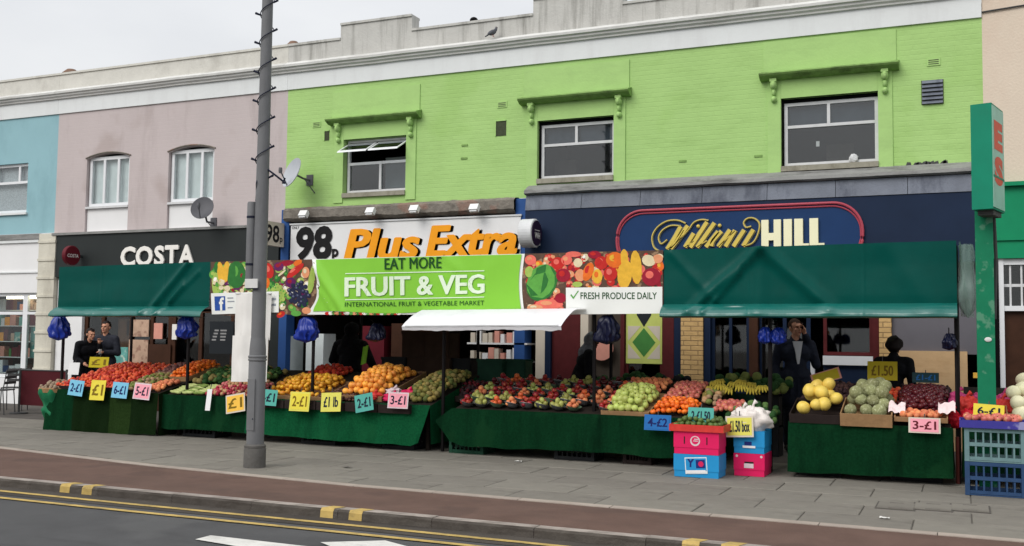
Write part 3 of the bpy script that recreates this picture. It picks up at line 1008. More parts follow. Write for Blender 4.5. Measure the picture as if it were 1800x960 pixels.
# right shop's ground floor bays
def bay(a, b, m, y0=YF - .06, y1=YF + .25, z0=0, z1=ZS, name='shop_pier'):
    return MB().box(fz(a, 600).x, fz(b, 600).x, y0, y1, z0, z1).build(name, m, gb)
bay(944, 960, 'sign_cream')
bay(960.3, 970, 'navy_fascia')
bay(970.3, 1022, 'maroon_wood', YF, YF + .1, name='door')
bay(1022.4, 1036, 'sign_cream')
bay(1036.4, 1092, 'room_mid', YF + .1, YF + .2, name='door')
bay(1092.5, 1099, 'maroon_wood')
bay(1166, 1186, 'maroon_wood')
bay(1186.5, 1199, 'navy_fascia')
bay(1199.5, 1238, 'yellow_brick', YF - .1)
bay(1238.5, 1250, 'navy_fascia')
bay(1318, 1333, 'wood_dark')
bay(1425, 1432, 'pvc', YF - .04, YF + .05, .3, 1.48, 'door_post')
bay(1535, 1546, 'maroon_wood')
bay(1546.4, 1568, 'yellow_brick', YF - .1)
bay(1099.4, 1165.6, 'white_plaster', YF - .02, YF + .1, 0, .75, 'stall_riser')
bay(1250.3, 1317.6, 'navy_fascia', YF - .02, YF + .1, 0, .7, 'stall_riser')
bay(1447, 1534.6, 'pvc', YF - .06, YF + .1, fz(1490, 642).z, fz(1490, 626).z, 'window_sill')
bay(1447, 1534.6, 'navy_fascia', YF, YF + .1, 0, fz(1490, 643).z, 'stall_riser')
window(gb, fz(1099.4, 600).x, fz(1165.6, 600).x, .75, ZS, YF, .05, (), (), 'maroon_wood', 'shop_glass')
window(gb, fz(1250.3, 600).x, fz(1317.6, 600).x, .7, ZS, YF + .02, .05, (.5,), (), 'navy_fascia', 'shop_glass')
window(gb, fz(1447, 600).x, fz(1534.6, 600).x, fz(1490, 625).z, ZS, YF + .02, .05, (), (), 'maroon_wood', 'shop_glass')
window(gb, fz(1334, 600).x, fz(1424, 600).x, 0, ZS, YF + .05, .06, (.5,), (), 'navy_fascia', 'shop_glass')
# lime poster with a green diamond
p, q = fz(1101, 556), fz(1164, 640)
po = MB().box(p.x, q.x, YF - .012, YF - .006, q.z, p.z + .25).build('window_poster', 'poster_lime', gb)
cx, cz = (p.x + q.x) / 2, fz(1131, 602).z
MB().prism([(cx - .19, cz), (cx, cz - .23), (cx + .19, cz), (cx, cz + .23)], YF - .0155, YF - .0125).build('diamond', 'poster_green', po)
for sx in (-1, 1):
    for sz in (-1, 1):
        MB().prism([(cx + sx * .05, cz + sz * .26), (cx + sx * .26, cz + sz * .02), (cx + sx * .265, cz + sz * .26)][::sx * sz], YF - .0155, YF - .0125).build('diamond', 'sign_cream', po)
MB().prism([(cx - .12, p.z + .02), (cx, p.z - .17), (cx + .12, p.z + .02), (cx + .1, p.z + .2), (cx - .1, p.z + .2)], YF - .0155, YF - .0125).build('dark_motif', 'poster_dark', po)
p = fz(1058, 612)
MB().lathe([(.2, 0), (.2, .01)], (p.x, YF - .02, p.z), 24, axis='Y').build('round_poster', 'poster_pink', gb)
# grey boarded bay and plywood at the right end
o = bay(1568.5, 1722, 'grey_shutter', YF - .02, YF + .1, fz(1630, 622).z, ZS, 'shutter')
o = bay(1568.5, 1700, 'plywood', YF - .08, YF - .0, 0, fz(1630, 617).z, 'plywood_board')
# left shop interior: white shelving and goods
q0, q1 = fz(826, 575, YF + .0), fz(930, 640, YF + .0)
for j in range(6):
    z = .5 + j * .3
    o = MB().box(q0.x, q1.x, YF - .1, YF + .3, z, z + .03).build('shelf', 'sign_white', gb)
    for i in range(9):
        x = q0.x + .06 + i * (q1.x - q0.x - .1) / 9
        h = random.uniform(.12, .24)
        MB().box(x, x + random.uniform(.07, .11), YF - .09, YF + .1, z + .032, z + .03 + h).build('packet', random.choice(['sign_white', 'sign_white', 'sign_cream', 'poster_pink', 'curtain_pale']), o)
for i, (a, b, zz, m) in enumerate(((478, 500, 1.6, 'sign_cream'), (512, 536, 1.5, 'curtain_pale'), (560, 590, 1.55, 'curtain_pale'), (628, 648, 1.4, 'sign_cream'), (652, 690, 1.7, 'maroon'), (700, 745, 1.75, 'wood_dark'), (748, 800, 1.8, 'wood_dark'))):
    x0_, x1_ = fz(a, 600, YF + .5).x, fz(b, 600, YF + .5).x
    MB().box(x0_, x1_, YF + .0 + .05 * i, YF + .4 + .05 * i, 0, zz).build('display_stand', m, gb)

# --- peach building with green shop front on the right
pb = thing('terrace_building', 'peach rendered building with green fascia and white barred door frame', 'building', (4, YF, 0))
wall(MB(), XG, XG + 9, 3.75, 7.3, []).build('wall', 'peach_wall', pb)
MB().box(XG, XG + 9, YF - .2, YF + .3, 7.3, 7.5).build('cornice', 'cornice', pb)
MB().tube([(XG, YF - .02, fz(1728, 22).z), (XG + 2.5, YF - .02, fz(1728, 22).z + .16), (XG + 9, YF - .02, fz(1728, 22).z + .5)], .012, 6).build('cable', 'dark_frame', pb)
zt, zb = fz(1780, 330).z, fz(1780, 455).z
MB().box(XG, XG + 9, YF - .12, YF + .2, zb, zt).build('fascia', 'shop_green', pb)
MB().box(XG, XG + 9, YF - .15, YF - .118, fz(1780, 424).z, fz(1780, 418).z).build('fascia_trim', 'shop_green', pb)
MB().box(XG, XG + 9, YF - .2, YF + .2, zt + .003, zt + .06).build('fascia_cap', 'shop_green', pb)
x0_, x1_ = fz(1757, 600).x, fz(1766, 600).x
MB().box(XG + .01, x0_ - .004, YF - .1, YF + .2, 0, zb).build('pier', 'black_void', pb)
MB().box(x0_, x1_, YF - .08, YF + .1, 0, zb - .003).build('door_post', 'pvc', pb)
zr0, zr1 = fz(1780, 538).z, fz(1780, 466).z
MB().box(x1_ + .001, XG + 3, YF - .06, YF + .1, zr0 - .07, zr0).build('transom', 'pvc', pb)
MB().box(x1_ + .001, XG + 3, YF - .06, YF + .1, zr1, zb - .004).build('door_head', 'pvc', pb)
MB().box(x1_, XG + 3, YF - .02, YF + .06, (zr0 + zr1) / 2 - .02, (zr0 + zr1) / 2 + .02).build('glazing_bar', 'grey_frame', pb)
for i in range(14):
    x = x1_ + .14 * (i + .6)
    MB().box(x - .012, x + .012, YF - .03, YF + .03, zr0 + .001, zr1 - .001).build('bar', 'grey_frame', pb)
MB().box(x1_ + .002, XG + 3, YF + .03, YF + .04, zr0, zr1).build('pane', 'shop_glass', pb)
MB().box(x1_ + .002, XG + 3, YF + .02, YF + .1, 0, zr0 - .072).build('door', 'wood_dark', pb)
MB().box(XG + 3.001, XG + 9, YF - .02, YF + .2, 0, zb - .004).build('shop_wall', 'pvc', pb)
room(pb, x1_, XG + 3, 0, zb, YF + .3, 2)
MB().box(XG + .002, XG + 9, YF + .3, YF + 9, 6.3, 6.45).build('flat_roof', 'room_dark', pb)

# ------------------------------------------------------------------ right shop's fascia sign
yw = YF - .2
sg = thing('shop_sign', 'navy fascia sign with red neon lozenge and gold William HILL lettering', 'sign', (-3.4, YF - .15, ZS))
MB().box(XS + .05, XG - .02, yw, YF - .101, ZS - .1, zfl1 - .004).build('board', 'navy_fascia', sg)
a0, a1 = fz(1086, 430, yw).x, fz(1517, 400, yw).x
z1_ = fz(1300, 364, yw).z
z0_ = z1_ - .92
def lozenge(x0, x1, z0, z1, r, n=10):
    out = []
    for cx, cz, t0 in ((x1 - r, z1 - r, 0), (x0 + r, z1 - r, 90), (x0 + r, z0 + r, 180), (x1 - r, z0 + r, 270)):
        for i in range(n + 1):
            t = R_(t0 + 90 * i / n)
            out.append((cx + r * math.cos(t), cz + r * math.sin(t)))
    return out
lz = lozenge(a0, a1, z0_, z1_, .42)
MB().prism(lz, yw - .03, yw - .003).build('lozenge', 'navy_lozenge', sg)
MB().tube([(x, yw - .05, z) for x, z in lz] + [(lz[0][0], yw - .05, lz[0][1])], .021, 8).build('neon_tube', 'neon_red', sg)
MB().tube([(x * .985 + (a0 + a1) / 2 * .015, yw - .04, (z - (z0_ + z1_) / 2) * .9 + (z0_ + z1_) / 2) for x, z in lz] + [((lz[0][0]) * .985 + (a0 + a1) / 2 * .015, yw - .04, (lz[0][1] - (z0_ + z1_) / 2) * .9 + (z0_ + z1_) / 2)], .012, 6).build('neon_tube', 'neon_red', sg)
# HILL in slab letters
ha, hb = fz(1340, 410, yw).x, fz(1450, 410, yw).x
ht, hz = fz(1395, 386, yw).z, fz(1395, 386, yw).z - .5
W = hb - ha
def slab(name, rects):
    mb = MB()
    for u0, u1, v0, v1 in rects:
        mb.box(ha + W * u0, ha + W * u1, yw - .085, yw - .031, hz + (ht - hz) * v0, hz + (ht - hz) * v1)
    mb.build('letter', 'cream_letter', sg)
slab('H', [(0, .115, 0, 1), (.2, .315, 0, 1), (.115, .2, .38, .6)])
slab('I', [(.36, .49, 0, 1)])
slab('L', [(.53, .665, 0, 1), (.665, .76, 0, .26)])
slab('L', [(.77, .905, 0, 1), (.905, 1.0, 0, .26)])
# William in slanted script strokes
wa = fz(1147, 410, yw).x
sx = (fz(1335, 410, yw).x - wa) / (1055 - 88)
wz = fz(1240, 386, yw).z
def wp(x, y):
    return wa + (x - 88) * sx, wz - (y - 78) * sx * 1.02
def ribbon(mb, pts, w0, y, n=14):
    P = [Vector(wp(*q)).to_3d() for q in pts]
    # Catmull-Rom
    S = []
    for i in range(len(P) - 1):
        p0, p1, p2, p3 = P[max(i - 1, 0)], P[i], P[i + 1], P[min(i + 2, len(P) - 1)]
        for k in range(6):
            t = k / 6
            S.append(.5 * ((2 * p1) + (p2 - p0) * t + (2 * p0 - 5 * p1 + 4 * p2 - p3) * t * t + (3 * p1 - p0 - 3 * p2 + p3) * t ** 3))
    S.append(P[-1])
    v, f = [], []
    for i, p in enumerate(S):
        d = (S[min(i + 1, len(S) - 1)] - S[max(i - 1, 0)]).normalized()
        nn = Vector((-d.y, d.x, 0)) * w0 / 2
        for q in (p + nn, p - nn):
            v += [(q.x, y, q.y), (q.x, y + .03, q.y)]
    for i in range(len(S) - 1):
        o = i * 4
        f += [(o, o + 2, o + 6, o + 4), (o, o + 4, o + 5, o + 1), (o + 2, o + 3, o + 7, o + 6)]
    mb.add(v, f)
thick = [[(360, 135), (300, 240), (235, 335)], [(425, 130), (345, 240), (270, 332)], [(480, 200), (400, 322)], [(600, 105), (450, 325)], [(668, 115), (510, 325)], [(700, 190), (590, 325)],
         [(730, 190), (655, 270), (640, 318)], [(805, 180), (700, 325)], [(850, 185), (765, 325)], [(930, 185), (835, 325)], [(1010, 185), (920, 325)]]
thin = [[(405, 110), (330, 80), (230, 85), (140, 140), (95, 220), (110, 310), (160, 350)], [(360, 132), (270, 125), (190, 165), (155, 230), (180, 285), (235, 250)],
        [(270, 330), (420, 180), (480, 105), (550, 82), (612, 92)], [(920, 325), (1000, 300), (1045, 230), (1062, 140), (1020, 90), (960, 85), (925, 120), (945, 162), (990, 155)], [(240, 335), (310, 290), (390, 170)],
        [(400, 322), (450, 290), (480, 270)], [(510, 325), (560, 290), (600, 270)], [(700, 325), (760, 270), (850, 190)]]
g1, g2 = MB(), MB()
for q in thick:
    ribbon(g1, q, .085, yw - .05)
    ribbon(g2, q, .055, yw - .075)
for q in thin:
    ribbon(g1, q, .032, yw - .055)
    ribbon(g2, q, .012, yw - .075)
for q in ((520, 140), (712, 140)):
    x, z = wp(*q)
    g2.ball((x, yw - .06, z), .03, 10, 6)
g1.build('script_outline', 'gold_edge', sg)
g2.build('script_lettering', 'gold', sg)
# drum sign between the shops
p = fz(952, 415)
rs = thing('projecting_sign', 'round purple and white drum sign projecting between the two shop fascias', 'sign', (p.x, YF - .2, p.z))
MB().box(p.x - .06, p.x + .06, YF - .22, YF - .201, p.z - .18, p.z + .18).build('bracket_plate', 'grey_frame', rs)
M('purple_drum', (44, 28, 52), .4, .08)
MB().lathe([(.22, -.13), (.235, -.12), (.235, .1), (.22, .11)], (p.x - .02, YF - .45, p.z), 32, axis='X').build('drum', 'grey_frame', rs)
MB().lathe([(.205, .108), (.205, .125)], (p.x - .02, YF - .45, p.z), 32, axis='X').build('drum_face', 'purple_drum', rs)
mb = MB()
text(mb, 'WH', lambda u, v, d: (p.x + .11, YF - .56 + .22 * u, p.z - .09 + .1 * v), offset=.02)
mb.box(p.x + .105, p.x + .109, YF - .55, YF - .35, p.z + .04, p.z + .05)
mb.build('lettering', 'white_letter', rs)
# ------------------------------------------------------------------ left shop's sign
yb_ = YF - .12
p0, p1 = fz(511, 420, yb_), fz(915, 410, yb_)
zt = (fz(511, 397, yb_).z + fz(915, 379, yb_).z) / 2
sg = thing('shop_sign', 'white fascia sign reading 98p Plus Extra in black and orange', 'sign', ((p0.x + p1.x) / 2, yb_, ZS))
MB().box(p0.x, p1.x, yb_, YF - .051, ZS - .1, zt).build('board', 'sign_white', sg)
MB().box(p0.x - .02, p1.x + .02, yb_ - .02, YF - .05, zt + .002, zt + .03).build('trim', 'grey_frame', sg)
def seg(px0, px1, py0, py1):
    a, b = fz(px0, 420, yb_).x, fz(px1, 410, yb_).x
    return a, b, fz((px0 + px1) / 2, py1, yb_).z, fz((px0 + px1) / 2, py0, yb_).z
mb = MB()
text(mb, '98', flat(*seg(522, 584, 399, 457), yb_), thick=.012, offset=.025, shear=.06, bold=.016)
text(mb, 'p', flat(*seg(585, 596, 438, 457), yb_), thick=.012, offset=.02, bold=.02)
mb.build('price_lettering', 'letter_black', sg)
mb = MB()
text(mb, 'ONLY', flat(*seg(513, 526, 398, 403), yb_), offset=.01)
mb.build('small_lettering', 'letter_black', sg)
for word, s_ in (('Plus', (607, 738, 402, 456)), ('Extra', (751, 909, 395, 450))):
    mb, ms = MB(), MB()
    f = flat(*seg(*s_), yb_)
    text(mb, word, lambda u, v, d: (f(u, v, 0)[0], yb_ - .012 - d, f(u, v, 0)[2]), thick=.012, offset=.02, shear=.2, bold=.011)
    text(ms, word, lambda u, v, d: (f(u, v, 0)[0] + .045, yb_ - .005, f(u, v, 0)[2] - .012), offset=.02, shear=.2, bold=.011)
    mb.build('lettering', 'letter_orange', sg)
    ms.build('letter_shadow', 'letter_black', sg)
# small 98p box sign on the pier
p = fz(503, 412)
zt, zb = fz(485, 391, YF - .35).z, fz(485, 433, YF - .35).z
sg = thing('projecting_sign', 'small cream box sign reading 98p fixed to the blue pier', 'sign', (p.x, YF - .12, zb))
MB().box(p.x - .05, p.x + .05, YF - .72, YF - .13, zb, zt).build('sign_box', 'sign_cream', sg)
MB().bar((p.x, YF - .14, zb + .1), (p.x, YF - .09, zb + .1), .05).bar((p.x, YF - .14, zt - .1), (p.x, YF - .09, zt - .1), .05).build('bracket', 'dark_frame', sg)
mb = MB()
text(mb, '98', lambda u, v, d: (p.x + .054, YF - .68 + .4 * u, zb + .06 + (zt - zb - .12) * v), offset=.02)
text(mb, 'p', lambda u, v, d: (p.x + .054, YF - .26 + .08 * u, zb + .05 + .12 * v), offset=.02)
mb.build('lettering', 'letter_black', sg)
# floodlights on the ledge
for px, py in ((539, 376), (656, 371), (733, 367), (838, 365)):
    p = fz(px, py, YF - .25)
    t = thing('floodlight', 'small white floodlight fixed to the rough ledge over the white and orange sign', 'floodlight', (p.x, YF - .2, p.z), 'floodlights over the sign')
    MB().tube([(p.x, YF - .18, p.z + .05), (p.x, YF - .26, p.z + .03), (p.x, YF - .3, p.z)], .018, 6).build('arm', 'grey_frame', t)
    mb = MB()
    mb.obox((p.x, YF - .34, p.z - .02), (.16, .09, .12), (R_(-35), 0, 0))
    mb.build('housing', 'sign_white', t)
    MB().obox((p.x, YF - .378, p.z - .047), (.13, .01, .09), (R_(-35), 0, 0)).build('lens', 'grey_frame', t)
# ------------------------------------------------------------------ satellite dishes
M('dish_grey', (176, 180, 186), .5, .06, 4)
M('dish_dark', (92, 92, 96), .5, .1, 4)
def dish(label, px, py, wall_px, R0, aim, mat):
    y = YF - .45
    p = at(px, py, y)
    wpt = fz(*wall_px)
    t = thing('satellite_dish', label, 'satellite dish', (wpt.x, YF, wpt.z))
    q = Vector(aim).normalized().to_track_quat('Z', 'Y').to_matrix()
    mb = MB()
    n = 24
    vs_, fs = [], []
    for j in range(6):
        r = R0 * (j + .02) / 5
        for k in range(n):
            a = 2 * math.pi * k / n
            vs_.append(p + q @ Vector((r * math.cos(a), r * 1.08 * math.sin(a), r * r / (4 * R0) * 1.1)))
    m0 = len(vs_)
    vs_ += [v - q @ Vector((0, 0, .012)) for v in vs_]
    for j in range(5):
        for k in range(n):
            k2 = (k + 1) % n
            fs.append((j * n + k, j * n + k2, (j + 1) * n + k2, (j + 1) * n + k))
            fs.append((m0 + j * n + k, m0 + (j + 1) * n + k, m0 + (j + 1) * n + k2, m0 + j * n + k2))
    for k in range(n):
        k2 = (k + 1) % n
        fs.append((5 * n + k, 5 * n + k2, m0 + 5 * n + k2, m0 + 5 * n + k))
    mb.add(vs_, fs)
    smart(mb.build('reflector', mat, t))
    foc = p + q @ Vector((0, R0 * .0 - R0 * .25, R0 * 1.05))
    MB().tube([p + q @ Vector((0, -R0 * 1.0, R0 * .2)), foc], .012, 6).build('feed_arm', 'dish_dark', t)
    MB().lathe([(.03, -.05), (.035, 0), (.03, .05)], foc, 10).build('receiver', 'dish_dark', t)
    back = p - q @ Vector((0, 0, .07))
    MB().tube([p, back, Vector((wpt.x, YF - .2, wpt.z)), Vector((wpt.x, YF - .01, wpt.z))], .02, 8).build('mast', 'dish_dark', t)
    MB().box(wpt.x - .07, wpt.x + .07, YF - .02, YF + .0, wpt.z - .1, wpt.z + .1).build('wall_plate', 'dish_dark', t)
    MB().tube([(wpt.x, YF - .18, wpt.z), (wpt.x + .12, YF - .01, wpt.z - .25)], .01, 6).build('stay', 'dish_dark', t)
dish('pale satellite dish on a bracket at the left edge of the lime green wall', 518, 306, (545, 317), .27, (-.4, -.85, .34), 'dish_grey')
dish('grey satellite dish in front of the white panel under the pink building window', 357, 368, (376, 392), .22, (.3, -.85, .4), 'dish_dark')
# ------------------------------------------------------------------ roof odds and ends
M('terracotta', (120, 96, 82), .9, .2, 6)
for px, py, s in ((125, 132, .2), (516, 84, .16)):
    p = fz(px, py, YF + .5)
    t = thing('ridge_vent', 'weathered brown roof vent hump showing over the parapet ' + ('of the blue building' if px < 300 else 'next to the lamp post'), 'roof vent', (p.x, YF + .5, 6.45))
    MB().lathe([(s, 6.44), (s, p.z - .05), (s * .9, p.z + .04), (s * .45, p.z + .12), (.01, p.z + .13)], (p.x, YF + .5, 0), 14).build('cowl', 'terracotta', t)
p = fz(833, 36, YF + .5)
t = thing('roof_cowl', 'small black roof cowl showing above the grey parapet', 'roof cowl', (p.x, YF + .5, 6.45))
MB().tube([(p.x, YF + .5, 6.45), (p.x, YF + .5, p.z)], .035, 10).build('pipe', 'dark_frame', t)
smart(MB().ball((p.x, YF + .5, p.z), (.075, .075, .06), 14, 8).build('cap', 'black_void', t))

# ------------------------------------------------------------------ street furniture
M('lamp_grey', (110, 111, 113), .5, .07, 5, .05, 60, stain=(84, 84, 86), sscale=(5, 5, .8), samt=.5)
M('lamp_base', (92, 90, 87), .7, .15, 12, .2, 80, stain=(70, 66, 60), sscale=(8, 8, 8), samt=.6)
M('cable_black', (30, 34, 52), .5, .1)
M('label_white', (206, 206, 204), .6, .06, 9)
LX, LY = -7.41, 9.62
lp = thing('lamp_post', 'tall grey steel lamp post standing on the pavement before the banner', 'lamp post', (LX, LY, 0))
smart(MB().lathe([(.125, -.02), (.125, .2), (.118, .22), (.122, .225), (.122, .245), (.1, .262)], (LX, LY, 0), 24).build('base', 'lamp_base', lp))
smart(MB().lathe([(.098, .25), (.098, 1.19), (.094, 1.2), (.106, 1.21), (.106, 1.225), (.098, 1.235), (.106, 1.245), (.106, 1.26), (.094, 1.27), (.094, 1.33), (.085, 1.44), (.082, 1.47)], (LX, LY, 0), 24).build('lower_column', 'lamp_grey', lp))
smart(MB().lathe([(.08, 1.46), (.078, 2.6), (.067, 4.5), (.05, 9.0)], (LX, LY, 0), 24).build('upper_column', 'lamp_grey', lp))
dr = MB().box(LX - .05, LX + .05, LY - .103, LY - .09, .42, 1.0).build('access_door', 'lamp_grey', lp)
MB().ball((LX + .035, LY - .104, .55), .008, 8, 6).build('lock', 'cable_black', dr)
mb = MB()
mb.tube([(LX, LY, 8.95), (LX, LY - .3, 9.5), (LX, LY - .9, 9.7), (LX, LY - 1.6, 9.72)], .04, 10)
mb.build('arm', 'lamp_grey', lp)
MB().ball((LX, LY - 1.9, 9.7), (.12, .38, .07), 12, 8).build('lantern', 'lamp_grey', lp)
cxo = LX - .118
sh = MB().lathe([(.052, 2.14), (.052, 3.02), (.045, 3.04)], (cxo, LY - .03, 0), 16).build('side_conduit', 'lamp_grey', lp)
smart(sh)
for z in (2.3, 2.85):
    MB().lathe([(.056, z), (.056, z + .025)], (cxo, LY - .03, 0), 16).build('clamp_band', 'cable_black', lp)
p = at(443, 498, LY - .1)
MB().box(p.x - .09, p.x + .085, LY - .115, LY - .1, p.z - .055, p.z + .05).build('number_plate', 'label_white', lp)
MB().box(p.x - .08, p.x + .08, LY - .104, LY - .085, p.z - .07, p.z - .056).build('plate_clip', 'cable_black', lp)
# fairy lights wound round the shaft
fl = thing('fairy_light_string', 'dark cable of fairy lights spiralling up the lamp post', 'string lights', (LX, LY, 3.2))
pts = []
for i in range(0, 400):
    z = 3.45 + i * .0095
    a = (z - 3.45) / .345 * 2 * math.pi + 2.4
    r = .088 - (z - 3.4) * .006
    pts.append((LX + r * math.cos(a), LY + r * math.sin(a), z))
pts = [(LX - .09, LY, 3.05), (LX - .02, LY - .09, 3.25)] + pts
MB().tube(pts, .0065, 5).build('cable', 'cable_black', fl)
for k in range(11):
    z = 3.52 + k * .345
    for a, l in ((math.pi + .25, .075), (.25, .06)):
        zz = z if l > .07 else z - .2
        r = .07
        MB().tube([(LX + r * math.cos(a), LY + r * math.sin(a), zz), (LX + (r + l) * math.cos(a), LY + (r + l) * math.sin(a), zz + .03)], [.01, .015], 8).build('bulb_holder', 'cable_black', fl)
q = at(497, 322, LY + .15)
MB().tube([(LX + .06, LY, 3.42), (LX + .14, LY + .03, 3.36), (LX + .25, LY + .1, 3.26), tuple(q), (q.x + .03, q.y, q.z + .06)], .012, 6).build('loose_end', 'cable_black', fl)

# green totem sign on a post
M('totem_green', (18, 128, 100), .45, .06, 4, stain=(40, 96, 78), sscale=(3, 3, 2), samt=.3)
M('post_green', (22, 116, 82), .5, .1, 6, spots=((150, 180, 160), 9, .25))
M('totem_face', (150, 196, 178), .45, .1, 5)
M('totem_red', (206, 92, 72), .5, .1, 8)
TX, TY = .22, 11.72
tt = thing('totem_sign', 'dark green box sign with red lettering on a tall green post', 'sign', (TX, TY, 0))
zb, zt = at(1728, 368, 11.35).z, at(1728, 183, 11.35).z
MB().box(TX - .085, TX + .085, TY - .08, TY + .08, 0, zb + .02).build('post', 'post_green', tt)
ca, sa = math.cos(R_(-14)), math.sin(R_(-14))
x0_, x1_ = at(1707, 280, 11.35).x, at(1745, 280, 11.35).x
def rot(x, y):
    return (x0_ + (x - x0_) * ca - (y - 11.35) * sa, 11.35 + (x - x0_) * sa + (y - 11.35) * ca)
def rbox(mb, xa, xb, ya, yb, za, zb_, mi=0):
    v = [(*rot(x, y), z) for z in (za, zb_) for y in (ya, yb) for x in (xa, xb)]
    return mb.add(v, [(0, 2, 3, 1), (4, 5, 7, 6), (0, 1, 5, 4), (2, 6, 7, 3), (0, 4, 6, 2), (1, 3, 7, 5)], mi)
D = .5
rbox(MB(), x0_, x1_, 11.35, 11.35 + D, zb, zt).build('sign_box', 'totem_green', tt)
rbox(MB(), x1_, x1_ + .006, 11.36, 11.35 + D - .01, zb + .02, zt - .02).build('sign_face', 'totem_face', tt)
for k, ch in enumerate(('E', 'S')):
    mb = MB()
    z0 = zt - .58 - k * .36 + .12
    text(mb, ch, lambda u, v, d: (*rot(x1_ + .0075, 11.42 + .36 * u), z0 + .3 * v), offset=.07)
    mb.build('letter', 'totem_red', tt)
rbox(MB(), x1_ + .006, x1_ + .01, 11.37, 11.35 + D - .02, zb + .33, zb + .35).build('face_joint', 'totem_green', tt)
rbox(MB(), x0_ + .03, x1_ - .02, 11.45, 11.35 + D - .05, zb - .05, zb - .001).build('underside_tray', 'dark_frame', tt)
MB().ball((TX + .02, TY - .085, at(1736, 597, TY - .08).z), (.035, .01, .025), 12, 6).build('sticker', 'label_white', tt)
pts = [(TX + .1, TY + .12, z) for z in (zb - .02, zb - .5, zb - 1.1)]
MB().tube([(x + .015 * math.sin(i * 2), y, z) for i, (x, y, z) in enumerate(pts)], .018, 8).build('cable', 'dark_frame', tt)

# ------------------------------------------------------------------ canopies
YC = 12.0
M('tarp_green', (0, 72, 65), .36, .08, 2, .12, 7, spec=.1, stain=(8, 60, 54), sscale=(1.5, 1, .5), samt=.5)
M('tarp_gloss_lit', (8, 96, 88), .34, .1, 3, .25, 9, spec=.75)  # same tarp as the front, sky light put into a paler base colour
M('tarp_under', (12, 40, 34), .7, .1, 2)
M('clear_plastic', (126, 150, 142), .25, .15, 5, .2, 8)
MATS['clear_plastic'].node_tree.nodes['Principled BSDF'].inputs['Alpha'].default_value = .5
M('pole_black', (22, 19, 20), .5, .1)
M('pole_red', (92, 44, 40), .5, .2, 9)
M('flap_white', (224, 224, 228), .5, .03, 3, .15, 8, stain=(196, 196, 200), sscale=(2.5, 2.5, 1), samt=.5)
def seg_crease(x, z, a, b, wd, amp):
    ax, az = a; bx, bz = b
    dx, dz = bx - ax, bz - az
    t = max(0, min(1, ((x - ax) * dx + (z - az) * dz) / (dx * dx + dz * dz)))
    d2 = (x - ax - dx * t) ** 2 + (z - az - dz * t) ** 2
    return amp * math.exp(-d2 / (wd * wd))
PROF = [(0, 1.0), (0, .9), (.005, .7), (.0, .5), (-.005, .3), (0.0, .2), (-.075, .165), (-.14, .11), (-.17, .06), (-.175, .02), (-.12, .005), (0, .005)]
def tarp(t, x0, x1, za, zb, zbot, creases, nx, name='front_sheet'):
    """front sheet with a rolled lower edge that leans out over the goods"""
    def fn(u, v):
        x = x0 + (x1 - x0) * u
        k = v * (len(PROF) - 1)
        i = min(int(k), len(PROF) - 2)
        f = k - i
        dy = PROF[i][0] * (1 - f) + PROF[i + 1][0] * f
        h = PROF[i][1] * (1 - f) + PROF[i + 1][1] * f
        top = za + (zb - za) * u - .025 * math.sin(math.pi * u) * 0
        z = zbot + (top - zbot) * h
        y = YC + dy
        for c in creases:
            y -= seg_crease(x, z, *c)
        y -= .006 * math.exp(-(((x + .35) % 1.25 - .6) / .012) ** 2)
        y -= .012 * noise.noise((x * 1.6, z * 2.2, 2)) + .006 * noise.noise((x * 6, z * 3, 8)) * (1 - h)
        if h < .16:
            z += .012 * noise.noise((x * 2.4, 1, 1))
            y += .03 * noise.noise((x * 2.7, 4, 1))
        return (x, y, z)
    k5 = 5 / (len(PROF) - 1)
    o = MB().grid(lambda u, v: fn(u, v * k5), nx * 3, 20).build(name, 'tarp_green', t, smooth=True)
    MB().grid(lambda u, v: fn(u, k5 + v * (1 - k5)), nx * 3, 26).build('valance', 'tarp_gloss_lit', t, smooth=True)
    return o
def canopy(label, x0, x1, za, zb, posts, back=14.0, roofcol='tarp_green'):
    t = thing('market_canopy', label, 'canopy', ((x0 + x1) / 2, YC, 0))
    mb = MB()
    mb.grid(lambda u, v: (x0 + (x1 - x0) * u, YC + .01 + (back - YC) * v, za + (zb - za) * u - .012 + .10 * v - .05 * math.sin(math.pi * v) + .02 * noise.noise((u * 9, v * 4, x0))), 24, 10)
    mb.build('roof_sheet', 'tarp_green', t, smooth=True)
    MB().tube([(x0, YC + .05, za - .04), (x1, YC + .05, zb - .04)], .022, 8).build('front_rail', 'pole_black', t)
    MB().tube([(x0, back, za + .06), (x1, back, zb + .06)], .022, 8).build('back_rail', 'pole_black', t)
    MB().tube([(x0, YC + .05, 1.84), (x1, YC + .05, 1.86)], .018, 8).build('lower_rail', 'pole_black', t)
    for x in posts:
        u = (x - x0) / (x1 - x0)
        z = za + (zb - za) * u
        MB().tube([(x, YC + .12, 0), (x, YC + .12, z - .05)], .024, 8).build('post', 'pole_black', t)
        xk = x if x > -1 else x - .4
        MB().tube([(xk, back, 0), (xk, back, z + .06)], .024, 8).build('post', 'pole_black', t)
        MB().tube([(x, YC + .05, z - .05), (x, back, z + .05)], .018, 8).build('rafter', 'pole_black', t)
    return t
def cx_(px, py=500):
    return at(px, py, YC).x
xL0, xL1, xM1, xR1 = cx_(103), cx_(370), cx_(1165), cx_(1682)
def cz(px, py):
    p = at(px, py, YC)
    return (p.x, p.z)
cl = canopy('dark green tarpaulin canopy hiding the lower part of the cafe fascia', xL0, xL1 - .01, 2.55, 2.575, (xL0 + .02, cx_(325)))
